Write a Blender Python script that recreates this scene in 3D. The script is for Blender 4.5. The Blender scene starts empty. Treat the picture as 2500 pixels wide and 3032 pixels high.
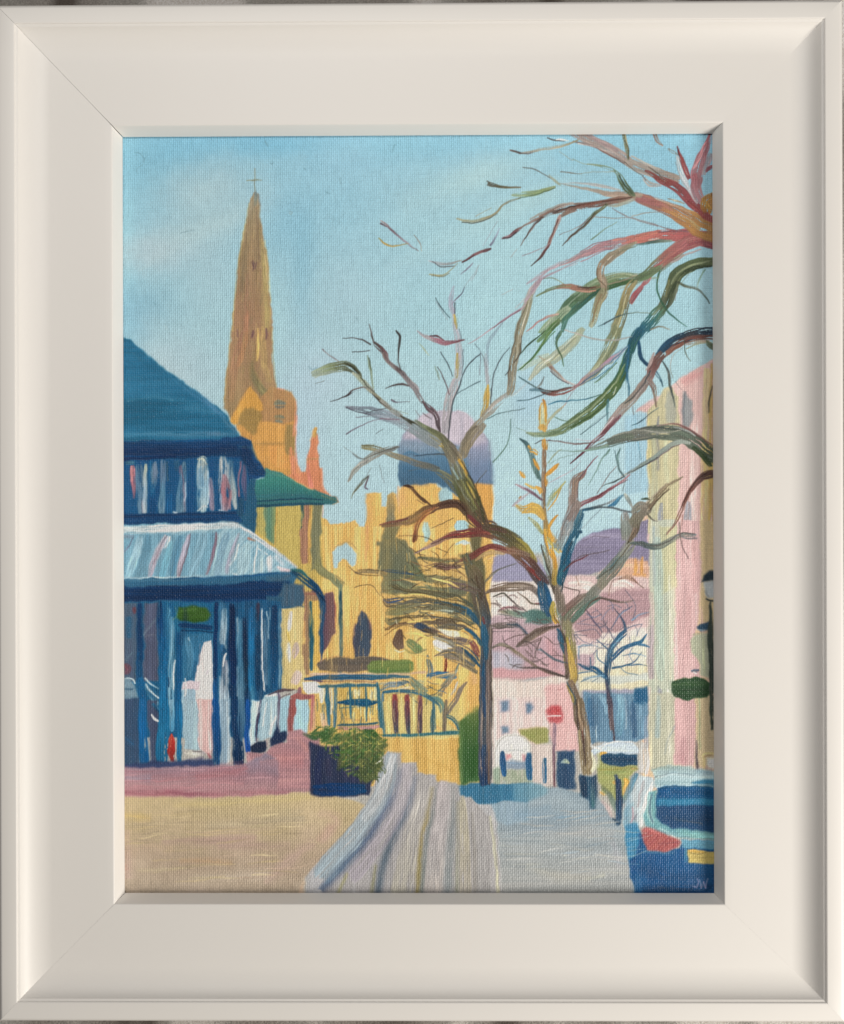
import bpy, math
import numpy as np
from mathutils import Matrix, Vector, Euler

C = bpy.context.scene.collection
SC = bpy.context.scene

# ---------------------------------------------------------------- camera, light, exposure
H = 0.030            # top of the frame's outer rim above the cloth it lies on (metres)
FLAT = H-0.0052      # flat band of the moulding
ZC = H-0.0112        # painted surface
UPX = 0.115e-3       # one photograph pixel at rim height
DCAM = 0.45
cam_d = bpy.data.cameras.new('camera'); cam = bpy.data.objects.new('camera', cam_d); C.objects.link(cam)
cam.location = (0, 0, H+DCAM)
cam.rotation_euler = (-9.47062e-4, 1.039878e-2, -2.609875e-3)
cam_d.sensor_fit = 'HORIZONTAL'; cam_d.sensor_width = 36.0
cam_d.lens = 36.0*(DCAM/UPX)/2500.0
cam_d.clip_start = 0.01; cam_d.clip_end = 50
SC.camera = cam

world = bpy.data.worlds.new('World'); SC.world = world; world.use_nodes = True
bg = world.node_tree.nodes['Background']
bg.inputs[0].default_value = (1.0, 0.93, 0.82, 1); bg.inputs[1].default_value = 0.045

def area(name, loc, target, size, power, col, sy=None):
    d = bpy.data.lights.new(name, 'AREA'); d.energy = power; d.color = col
    d.shape = 'RECTANGLE'; d.size = size; d.size_y = sy or size
    o = bpy.data.objects.new(name, d); C.objects.link(o); o.location = loc
    o.rotation_euler = (Vector(target)-Vector(loc)).to_track_quat('-Z', 'Y').to_euler()
    return o
area('window_light', (0.70, -0.46, 0.52), (0, 0, 0.02), 0.24, 8.6, (1.0, 0.955, 0.885), 0.28)
area('room_light', (-0.10, 0.33, 0.66), (0, 0.03, 0.02), 0.26, 2.0, (1.0, 0.985, 0.965))
SC.view_settings.view_transform = 'Standard'; SC.view_settings.look = 'None'
SC.view_settings.exposure = 0.05; SC.view_settings.gamma = 1.0
SC.view_settings.use_curve_mapping = False
SC.cycles.max_bounces = 8; SC.cycles.diffuse_bounces = 5

# ---------------------------------------------------------------- helpers
def nodes(m):
    m.use_nodes = True; nt = m.node_tree
    return nt, nt.nodes, nt.links, nt.nodes['Principled BSDF']

def link_mesh(name, verts, faces, mat, parent=None, smooth=None):
    me = bpy.data.meshes.new(name); me.from_pydata([tuple(v) for v in verts], [], faces); me.update()
    o = bpy.data.objects.new(name, me); C.objects.link(o); me.materials.append(mat)
    if smooth is not None:
        me.shade_smooth(); me.set_sharp_from_angle(angle=math.radians(smooth))
    if parent: o.parent = parent
    return o

def ray_plane(px, py, z):
    """where a photograph pixel lands on the horizontal plane z (used once, to size the canvas)"""
    R = np.array(Euler(cam.rotation_euler).to_matrix())
    d = np.stack([(px-1250.0)*UPX/DCAM, -(py-1516.0)*UPX/DCAM, -np.ones_like(px)], -1) @ R.T
    t = (z-cam.location.z)/d[..., 2]
    return cam.location.x+d[..., 0]*t, cam.location.y+d[..., 1]*t

# ---------------------------------------------------------------- the cloth underneath
def cloth_material():
    m = bpy.data.materials.new('patterned_cloth'); nt, N, L, B = nodes(m)
    tc = N.new('ShaderNodeTexCoord')
    n1 = N.new('ShaderNodeTexNoise'); n1.inputs['Scale'].default_value = 28; n1.inputs['Detail'].default_value = 2
    mp = N.new('ShaderNodeMapping'); mp.inputs['Scale'].default_value = (1.0, .35, 1)
    L.new(tc.outputs['Object'], mp.inputs[0]); L.new(mp.outputs[0], n1.inputs['Vector'])
    cr = N.new('ShaderNodeValToRGB'); e = cr.color_ramp.elements
    e[0].position = .36; e[0].color = (.10, .08, .065, 1); e[1].position = .44; e[1].color = (.30, .27, .24, 1)
    a = e.new(.53); a.color = (.33, .31, .28, 1); b = e.new(.60); b.color = (.62, .58, .54, 1)
    L.new(n1.outputs[0], cr.inputs[0])
    n2 = N.new('ShaderNodeTexNoise'); n2.inputs['Scale'].default_value = 1600; n2.inputs['Detail'].default_value = 2
    L.new(tc.outputs['Object'], n2.inputs['Vector'])
    mx = N.new('ShaderNodeMix'); mx.data_type = 'RGBA'; mx.blend_type = 'OVERLAY'; mx.inputs[0].default_value = .6
    L.new(cr.outputs[0], mx.inputs[6]); L.new(n2.outputs[0], mx.inputs[7]); L.new(mx.outputs[2], B.inputs['Base Color'])
    bp = N.new('ShaderNodeBump'); bp.inputs['Strength'].default_value = .6; bp.inputs['Distance'].default_value = .0006
    L.new(n2.outputs[0], bp.inputs['Height']); L.new(bp.outputs[0], B.inputs['Normal'])
    B.inputs['Roughness'].default_value = .9
    return m
gx = np.linspace(-.8, .8, 81); gv = []; gf = []
for j, y in enumerate(gx):
    for i, x in enumerate(gx):
        edge = max(abs(x)-.155, abs(y)-.175, 0)
        gv.append((x, y, -.0005+min(edge*8, 1)*(.003*math.sin(x*37+y*11)+.002*math.sin(y*53-x*17))))
for j in range(80):
    for i in range(80):
        a = j*81+i; gf.append((a, a+1, a+82, a+81))
ground = link_mesh('ground', gv, gf, cloth_material(), smooth=60)
ground['kind'] = 'structure'

# ---------------------------------------------------------------- the frame
root = bpy.data.objects.new('framed_painting', None); C.objects.link(root)
root.empty_display_size = .05
root['label'] = 'oil painting of a street with a church spire in a wide off white frame'
root['category'] = 'painting'

def frame_material():
    m = bpy.data.materials.new('off_white_lacquer'); nt, N, L, B = nodes(m)
    tc = N.new('ShaderNodeTexCoord')
    n1 = N.new('ShaderNodeTexNoise'); n1.inputs['Scale'].default_value = 9; n1.inputs['Detail'].default_value = 3
    L.new(tc.outputs['Object'], n1.inputs['Vector'])
    mx = N.new('ShaderNodeMix'); mx.data_type = 'RGBA'
    mx.inputs[6].default_value = (.835, .803, .755, 1); mx.inputs[7].default_value = (.838, .802, .765, 1)
    L.new(n1.outputs[0], mx.inputs[0])
    # rare specks of dust and tiny chips
    v = N.new('ShaderNodeTexVoronoi'); v.inputs['Scale'].default_value = 55; v.inputs['Randomness'].default_value = 1
    L.new(tc.outputs['Object'], v.inputs['Vector'])
    lt = N.new('ShaderNodeMath'); lt.operation = 'LESS_THAN'; lt.inputs[1].default_value = .018
    L.new(v.outputs['Distance'], lt.inputs[0])
    sep = N.new('ShaderNodeSeparateColor'); L.new(v.outputs['Color'], sep.inputs[0])
    gt = N.new('ShaderNodeMath'); gt.operation = 'GREATER_THAN'; gt.inputs[1].default_value = .72
    L.new(sep.outputs[0], gt.inputs[0])
    mu = N.new('ShaderNodeMath'); mu.operation = 'MULTIPLY'; L.new(lt.outputs[0], mu.inputs[0]); L.new(gt.outputs[0], mu.inputs[1])
    mu2 = N.new('ShaderNodeMath'); mu2.operation = 'MULTIPLY'; mu2.inputs[1].default_value = .45; L.new(mu.outputs[0], mu2.inputs[0])
    mx2 = N.new('ShaderNodeMix'); mx2.data_type = 'RGBA'; mx2.inputs[7].default_value = (.42, .36, .30, 1)
    L.new(mx.outputs[2], mx2.inputs[6]); L.new(mu2.outputs[0], mx2.inputs[0]); L.new(mx2.outputs[2], B.inputs['Base Color'])
    n2 = N.new('ShaderNodeTexNoise'); n2.inputs['Scale'].default_value = 700; n2.inputs['Detail'].default_value = 3
    L.new(tc.outputs['Object'], n2.inputs['Vector'])
    n3 = N.new('ShaderNodeTexNoise'); n3.inputs['Scale'].default_value = 60; n3.inputs['Detail'].default_value = 2
    L.new(tc.outputs['Object'], n3.inputs['Vector'])
    ad = N.new('ShaderNodeMath'); ad.operation = 'MULTIPLY_ADD'; ad.inputs[1].default_value = 3.0
    L.new(n3.outputs[0], ad.inputs[0]); L.new(n2.outputs[0], ad.inputs[2])
    bp = N.new('ShaderNodeBump'); bp.inputs['Strength'].default_value = .25; bp.inputs['Distance'].default_value = .00004
    L.new(ad.outputs[0], bp.inputs['Height']); L.new(bp.outputs[0], B.inputs['Normal'])
    B.inputs['Roughness'].default_value = .46
    B.inputs['Specular IOR Level'].default_value = .36
    return m
FM = frame_material()

# rectangles (x0, x1, y0, y1): inner edge of the outer rim and the opening over the canvas
RIM = (-.143369, .132325, -.167519, .166752)
OPN = (-.109009, .096484, -.133245, .130805)
RW = (.0067, .0066, .0070, .0068)     # rim widths left right bottom top

def profile(i):
    """moulding section as (x position measured inward from the rim's inner edge, height)"""
    rim, opn = RIM[i], OPN[i]
    tot = abs(opn-rim); w = RW[i]
    p = [(-w, .0), (-w, H-.0022)]
    for k in range(1, 7):                                      # rounded outer shoulder
        a = math.pi/2*k/6; p.append((-w+.0016*(1-math.cos(a)), H-.0022+.0022*math.sin(a)))
    p += [(-.0009, H), (-.0004, H-.00006), (-.00015, H-.00022), (.00002, H-.0006)]
    p += [(.0004, H-.00075), (.00075, H-.00095)]                # little step before the cove
    c0, c1 = .00075, .0106
    z0 = H-.00095; n = 26; A = math.radians(66); R = (c1-c0)/math.sin(A)
    for k in range(1, n+1):
        a = A*(1-k/n); x = c1-R*math.sin(a); z = FLAT+R*(1-math.cos(a))
        zz0 = FLAT+R*(1-math.cos(A)); p.append((x, FLAT+(z-FLAT)*(z0-FLAT)/(zz0-FLAT)))
    p += [(tot-.0098, FLAT-.00005), (tot-.0052, FLAT-.0001), (tot-.0029, FLAT-.00015)]
    for k in range(1, 6):                                      # rounded lip
        a = math.pi/2*.72*k/5; p.append((tot-.0029+.0006*math.sin(a), FLAT-.00015-.0006*(1-math.cos(a))))
    p += [(tot-.0002, ZC+.0014), (tot, ZC+.0008), (tot-.00005, ZC+.0006), (tot-.003, ZC+.0005), (tot-.003, .0)]
    return p

GAPS = {'TL': .5e-4, 'BL': .2e-4, 'TR': .02e-4, 'BR': .1e-4}
def rail(side):
    i = {'left': 0, 'right': 1, 'bottom': 2, 'top': 3}[side]
    P = profile(i); n = len(P); V = []
    # running length between the neighbours' mitre lines
    ends = {'left': (('B', 2), ('T', 3)), 'right': (('B', 2), ('T', 3)), 'bottom': (('L', 0), ('R', 1)), 'top': (('L', 0), ('R', 1))}[side]
    NS = 25
    def fr(j, q):                        # same fraction of the way inward on the neighbouring side
        tot_i = abs(OPN[i]-RIM[i]); tot_j = abs(OPN[j]-RIM[j])
        d = q*tot_j/tot_i if q > 0 else q*RW[j]/RW[i]
        return RIM[j]+d*(1 if j in (0, 2) else -1)
    for s in range(NS):
        t = s/(NS-1)
        for q, z in P:
            a = RIM[i]+q*(1 if i in (0, 2) else -1)
            g0 = GAPS[(ends[0][0]+('L' if side == 'left' else 'R')) if i < 2 else ('B' if side == 'bottom' else 'T')+ends[0][0]]
            g1 = GAPS[(ends[1][0]+('L' if side == 'left' else 'R')) if i < 2 else ('B' if side == 'bottom' else 'T')+ends[1][0]]
            near = max(0.0, 1-(abs(OPN[i]-RIM[i])-q)/.006) if q > 0 else 0.0    # the joint opens towards the lip
            g0 *= 1+3.0*near; g1 *= 1+3.0*near
            lo = fr(ends[0][1], q)+g0; hi = fr(ends[1][1], q)-g1
            b = lo+(hi-lo)*t
            V.append((a, b, z) if i < 2 else (b, a, z))
    F = []
    for s in range(NS-1):
        for k in range(n):
            k2 = (k+1) % n; f = (s*n+k, s*n+k2, (s+1)*n+k2, (s+1)*n+k)
            F.append(f if side in ('right', 'bottom') else f[::-1])
    c0 = tuple(range(n)); c1 = tuple((NS-1)*n+k for k in range(n))
    F += [c0[::-1], c1] if side in ('right', 'bottom') else [c0, c1[::-1]]
    return link_mesh('frame_rail', V, F, FM, root, smooth=24)
for s in ('left', 'right', 'bottom', 'top'): rail(s)

# board behind the canvas
def box_mesh(x0, x1, y0, y1, z0, z1):
    v = [(x, y, z) for z in (z0, z1) for y in (y0, y1) for x in (x0, x1)]
    return v, [(0, 2, 3, 1), (4, 5, 7, 6), (0, 1, 5, 4), (2, 6, 7, 3), (0, 4, 6, 2), (1, 3, 7, 5)]
bm_ = bpy.data.materials.new('brown_board'); _nt, _N, _L, _B = nodes(bm_)
_n = _N.new('ShaderNodeTexNoise'); _n.inputs['Scale'].default_value = 200
_cr = _N.new('ShaderNodeValToRGB'); _cr.color_ramp.elements[0].color = (.16, .10, .06, 1); _cr.color_ramp.elements[1].color = (.24, .16, .10, 1)
_L.new(_n.outputs[0], _cr.inputs[0]); _L.new(_cr.outputs[0], _B.inputs['Base Color']); _B.inputs['Roughness'].default_value = .9
v, f = box_mesh(OPN[0]-.0015, OPN[1]+.0015, OPN[2]-.0015, OPN[3]+.0015, ZC-.0085, ZC-.0035)
link_mesh('backing_board', v, f, bm_, root)

import math
# ---------------------------------------------------------------- oil paint rasteriser
# The picture is painted stroke by stroke on a fine grid of canvas points.
PX0, PY0, PX1, PY1, PSTEP = 351.0, 391.0, 2129.0, 2657.0, 2.0
NW = int((PX1-PX0)/PSTEP)+1
NH = int((PY1-PY0)/PSTEP)+1
rng = np.random.RandomState(7)
GX, GY = np.meshgrid(PX0+np.arange(NW)*PSTEP, PY0+np.arange(NH)*PSTEP)

def smooth_noise(sx, sy, ang=0.0):
    n = rng.randn(NH, NW)
    fy = np.fft.fftfreq(NH)[:, None]; fx = np.fft.rfftfreq(NW)[None, :]
    ca, sa = np.cos(ang), np.sin(ang)
    u = fx*ca+fy*sa; v = -fx*sa+fy*ca
    g = np.exp(-2*np.pi**2*((u*sx)**2+(v*sy)**2))
    r = np.fft.irfft2(np.fft.rfft2(n)*g, s=(NH, NW))
    return r/(r.std()+1e-9)
N_FINE = smooth_noise(.8, .8)
N_MED = smooth_noise(4, 4)
N_BIG = smooth_noise(22, 22)
N_V = smooth_noise(1.1, 22)
N_V2 = smooth_noise(4, 50)
N_H = smooth_noise(22, 1.1)
N_H2 = smooth_noise(50, 6)
N_D = smooth_noise(26, 1.2, -.75)
WX = smooth_noise(3, 3)*1.3+smooth_noise(10, 10)*1.5
WY = smooth_noise(3, 3)*1.3+smooth_noise(10, 10)*1.5
BT = np.random.RandomState(3).randn(256, 256)
BT = (BT+np.roll(BT, 1, 1)+np.roll(BT, 2, 1)+np.roll(BT, 3, 1))/2.0

RGB = np.zeros((NH, NW, 3)); RGB[:] = (.8, .8, .76)
HGT = np.zeros((NH, NW))

def hexc(s): return np.array([int(s[i:i+2], 16)/255.0 for i in (0, 2, 4)])
MUTE = [1.0]
def cols(s):
    a = np.array([hexc(c) for c in s.split('/')])
    if MUTE[0] < 1:                       # calmer pinks
        for c in a:
            if c[0]-c[1] > .12 and c[0] > .74: c[:] = c*MUTE[0]+(c.mean()+.02)*(1-MUTE[0])
    return a
def ramp(cs, t):
    n = len(cs)
    if n == 1: return np.broadcast_to(cs[0], t.shape+(3,)).copy()
    t = np.clip(t, 0, .9999)*(n-1); i = t.astype(int); f = (t-i)[..., None]
    return cs[i]*(1-f)+cs[i+1]*f
def sstep(x): x = np.clip(x, 0, 1); return x*x*(3-2*x)
def box(x0, y0, x1, y1):
    a = max(0, int((x0-PX0)/PSTEP)); b = min(NW, int((x1-PX0)/PSTEP)+2)
    c = max(0, int((y0-PY0)/PSTEP)); d = min(NH, int((y1-PY0)/PSTEP)+2)
    return (slice(c, d), slice(a, b)) if b > a and d > c else None

def lay(sl, col, al, h=0.0):
    a = al[..., None]
    RGB[sl] = RGB[sl]*(1-a)+col*a
    HGT[sl] = HGT[sl]*(1-al*.6)+h*al

def streak(sl, mode):
    if 'v' in mode: return .55*N_V[sl]+.45*N_V2[sl]
    if 'h' in mode: return .5*N_H[sl]+.5*N_H2[sl]
    if 'd' in mode: return .6*N_D[sl]+.4*N_BIG[sl]
    return .3*N_MED[sl]+.7*N_BIG[sl]

def poly(cs, mode, soft, pts, op=1.0):
    p = np.array(pts); m = soft+6
    sl = box(p[:, 0].min()-m, p[:, 1].min()-m, p[:, 0].max()+m, p[:, 1].max()+m)
    if sl is None: return
    k = .35 if soft > 12 else 1.0
    X = GX[sl]+WX[sl]*k; Y = GY[sl]+WY[sl]*k
    ins = np.zeros(X.shape, bool); d2 = np.full(X.shape, 1e9)
    q = np.roll(p, -1, 0)
    for (x1, y1), (x2, y2) in zip(p, q):
        dx, dy = x2-x1, y2-y1
        if abs(dy) > 1e-9:
            c = ((y1 > Y) != (y2 > Y)) & (X < dx*(Y-y1)/dy+x1)
            ins ^= c
        L = dx*dx+dy*dy+1e-9
        t = np.clip(((X-x1)*dx+(Y-y1)*dy)/L, 0, 1)
        d2 = np.minimum(d2, (X-x1-t*dx)**2+(Y-y1-t*dy)**2)
    sd = np.sqrt(d2)*np.where(ins, 1, -1)
    al = sstep(sd/soft*.5+.5)*op
    x0, y0 = p.min(0); x1, y1 = p.max(0)
    n = streak(sl, mode)
    if 's' in mode: n = n*.22
    if 't' in mode: t = (GY[sl]-y0)/(y1-y0)+n*.07
    elif 'l' in mode: t = (GX[sl]-x0)/(x1-x0)+n*.07
    else: t = .5+n*.27
    c = ramp(cs, t)*(1+.035*n+.012*N_FINE[sl])[..., None]
    lay(sl, c, al, .12*n+.1)

def spline(pts, w):
    P = np.array(pts, float); n = len(P)
    W = np.interp(np.linspace(0, 1, n), np.linspace(0, 1, len(w)), w) if len(w) != n else np.array(w, float)
    if n == 2: k = np.linspace(0, 1, 7)[:, None]; return P[0]*(1-k)+P[1]*k, W[0]*(1-k[:, 0])+W[1]*k[:, 0]
    Q = np.vstack([2*P[0]-P[1], P, 2*P[-1]-P[-2]]); out = []; ow = []
    for i in range(n-1):
        a, b, c, d = Q[i], Q[i+1], Q[i+2], Q[i+3]
        for t in np.arange(0, 1, .125):
            out.append(.5*(2*b+(c-a)*t+(2*a-5*b+4*c-d)*t*t+(3*b-a-3*c+d)*t**3)); ow.append(W[i]*(1-t)+W[i+1]*t)
    out.append(P[-1]); ow.append(W[-1])
    return np.array(out), np.array(ow)

SN = [0]
def stroke(cs, w, op, pts, soft=1.6, relief=1.0):
    SN[0] += 1; sid = SN[0]
    P, W = spline(pts, w)
    if soft < 5:
        q = np.concatenate([[0], np.cumsum(np.hypot(*(P[1:]-P[:-1]).T))]); e = np.minimum(q, q[-1]-q)
        W = W*(1-.22*np.exp(-(e/(.45*W+.5))**2)*np.clip((W-3)/5, 0, 1))
    W = np.maximum(W, 2.3); m = W.max()*.8+8
    sl = box(P[:, 0].min()-m, P[:, 1].min()-m, P[:, 0].max()+m, P[:, 1].max()+m)
    if sl is None: return
    y00, x00 = sl[0].start, sl[1].start
    sh = (sl[0].stop-y00, sl[1].stop-x00)
    best = np.full(sh, 1e9); O = np.zeros(sh); U = np.zeros(sh); S = np.zeros(sh); WW = np.ones(sh)
    cum = 0.0; tot = np.sqrt(((P[1:]-P[:-1])**2).sum(1)).sum()+1e-6
    for i in range(len(P)-1):
        (x1, y1), (x2, y2) = P[i], P[i+1]; dx, dy = x2-x1, y2-y1; L = np.hypot(dx, dy)+1e-6
        mm = max(W[i], W[i+1])/2+5+(W.max()*.3 if soft > 5 else 0)
        s2 = box(min(x1, x2)-mm, min(y1, y2)-mm, max(x1, x2)+mm, max(y1, y2)+mm)
        if s2 is not None:
            X = GX[s2]+WX[s2]*.45; Y = GY[s2]+WY[s2]*.45
            t = np.clip(((X-x1)*dx+(Y-y1)*dy)/L/L, 0, 1)
            ex, ey = X-x1-t*dx, Y-y1-t*dy
            tu = ((X-x1)*dx+(Y-y1)*dy)/L/L; ov = np.zeros_like(tu)
            if i == 0: ov = np.maximum(ov, -tu*L)
            if i == len(P)-2: ov = np.maximum(ov, (tu-1)*L)
            wl = W[i]*(1-t)+W[i+1]*t
            d = np.hypot(ex, ey)
            d = np.where((ov > 0) & (wl > 7), np.abs(dx*ey-dy*ex)/L+.35*ov*(ov < wl)+9*(ov >= wl), d); rel = d-wl/2
            r = (slice(s2[0].start-y00, s2[0].stop-y00), slice(s2[1].start-x00, s2[1].stop-x00))
            k = rel < best[r]
            best[r] = np.where(k, rel, best[r])
            U[r] = np.where(k, (dx*ey-dy*ex)/L, U[r])
            S[r] = np.where(k, cum+t*L, S[r]); O[r] = np.where(k, ov, O[r]); WW[r] = np.where(k, wl, WW[r])
        cum += L
    if soft > 5: soft = max(soft, W.max()*.55); best = best+soft*.35
    al = sstep(-best/soft*.5+.5)
    # bristle marks run along the stroke
    bi = (U/2.3+sid*17.3)%255; bj = (S/14.0+sid*31.7)%255
    i0 = bi.astype(int); j0 = bj.astype(int); fi = bi-i0; fj = bj-j0
    b = (BT[i0, j0]*(1-fi)*(1-fj)+BT[i0+1, j0]*fi*(1-fj)+BT[i0, j0+1]*(1-fi)*fj+BT[i0+1, j0+1]*fi*fj)
    wide = WW > 7
    al = np.where(wide, al*sstep((WW*(.16+.13*b)-O)/2.5+.5), al)
    c = ramp(cs, S/tot+b*.09)
    c = c*(1+(.02 if soft > 5 else .085)*b)[..., None]
    k = np.clip(op*(1.04+b*(.10 if soft > 5 else .22 if op < .95 else .10)), 0, 1)
    rel = np.clip(np.abs(U)/(WW/2+.1), 0, 1.2)
    lay(sl, c, al*k, (.35*b+.75*rel**3*np.clip(WW/9, .3, 1))*relief)

def blob(c, op, rx, ry, cx, cy, ang=0.0):
    r = max(rx, ry)*2.2; sl = box(cx-r, cy-r, cx+r, cy+r)
    if sl is None: return
    a = np.deg2rad(ang); X = GX[sl]+WX[sl]*2-cx; Y = GY[sl]+WY[sl]*2-cy
    u = X*np.cos(a)+Y*np.sin(a); v = -X*np.sin(a)+Y*np.cos(a)
    d = (u/rx)**2+(v/ry)**2
    al = np.exp(-d*1.1)*np.clip(op+.05*N_BIG[sl]*op, 0, 1)
    al[d > 4.4] = 0
    lay(sl, c*(1+.005*N_MED[sl])[..., None], al)

def soften(sig, amt):
    fy = np.fft.fftfreq(NH)[:, None]; fx = np.fft.rfftfreq(NW)[None, :]
    g = np.exp(-2*np.pi**2*((fx*sig)**2+(fy*sig)**2))
    mk = np.clip(amt+.5*amt*N_BIG+.25*N_MED*amt, 0, 1)[..., None]
    for c in range(3):
        b = np.fft.irfft2(np.fft.rfft2(RGB[..., c])*g, s=(NH, NW))
        RGB[..., c] += (b-RGB[..., c])*mk[..., 0]

RS = np.random.RandomState(21)
def dabs(cs, n, w, ln, cx, cy, rx, ry, ang, spread, curl, op):
    for _ in range(n):
        while True:
            u, v = RS.uniform(-1, 1, 2)
            if u*u+v*v < 1: break
        a = math.radians(ang+RS.uniform(-spread, spread)); l = ln*RS.uniform(.5, 1.3)
        x, y = cx+u*rx, cy+v*ry; k = RS.uniform(-curl, curl)
        p = [(x-math.cos(a)*l/2, y-math.sin(a)*l/2), (x-math.sin(a)*k*l, y+math.cos(a)*k*l), (x+math.cos(a)*l/2, y+math.sin(a)*l/2)]
        c = cs[RS.randint(len(cs))]*RS.uniform(.88, 1.1)
        ww = w*RS.uniform(.6, 1.3)
        stroke(np.array([c]), [ww*.5, ww, ww*.35], op, p)

ZONES = {1: (340, 380), 2: (940, 380), 3: (1540, 380), 4: (340, 980), 5: (940, 980), 6: (1540, 980), 7: (340, 1560), 8: (840, 1560),
         9: (1540, 1560), 10: (340, 2080), 11: (940, 2080), 12: (1540, 2080), 13: (1140, 1360), 14: (1240, 1760), 15: (1240, 780), 16: (640, 1160)}
ZK = 1736/600.0
def paint(text):
    zx, zy, k = 0, 0, 1.0
    for ln in text.split('\n'):
        ln = ln.split('#')[0].strip()
        if not ln: continue
        if ln[0] == '@':
            v = int(ln[1:])
            if v == 0: zx, zy, k = 0, 0, 1.0
            else: (zx, zy), k = ZONES[v], ZK
            continue
        f = ln.split()
        def pt(s): x, y = s.split(','); return (float(x)/k+zx, float(y)/k+zy)
        def ep(s):
            x, y = pt(s)
            return (330 if x < 372 else 2150 if x > 2107.5 else x, 2690 if y > 2638 else y)
        def sp(s):
            x, y = pt(s)
            return (x-30 if x < 370 else x+40 if x > 2112 else x, y+40 if y > 2634 else y-25 if y < 406 else y)
        if f[0] == 'P': poly(cols(f[1]), f[2], float(f[3]), [ep(s) for s in f[4:]])
        elif f[0] == 'Q': poly(cols(f[1]), f[2], float(f[3]), [pt(s) for s in f[5:]], float(f[4]))
        elif f[0] == 'S': stroke(cols(f[1]), [float(x)/k for x in f[2].split(',')], float(f[3]), [sp(s) for s in f[4:]])
        elif f[0] == 'D': stroke(cols(f[1]), [float(x)/k for x in f[2].split(',')], float(f[3]), [sp(s) for s in f[4:]], 7.0, .2)
        elif f[0] == 'M': MUTE[0] = float(f[1])
        elif f[0] == 'G': soften(float(f[1]), float(f[2]))
        elif f[0] == 'F':
            cx, cy = pt(f[5]); rx, ry = [float(x)/k for x in f[6].split(',')]
            dabs(cols(f[1]), int(f[2]), float(f[3])/k, float(f[4])/k, cx, cy, rx, ry, float(f[7]), float(f[8]), float(f[9]), float(f[10]))
        elif f[0] == 'B':
            rx, ry = [float(x)/k for x in f[3].split(',')]; cx, cy = pt(f[4])
            blob(hexc(f[1]), float(f[2]), rx, ry, cx, cy, float(f[5]) if len(f) > 5 else 0.0)
        else: raise ValueError(ln)

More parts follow.
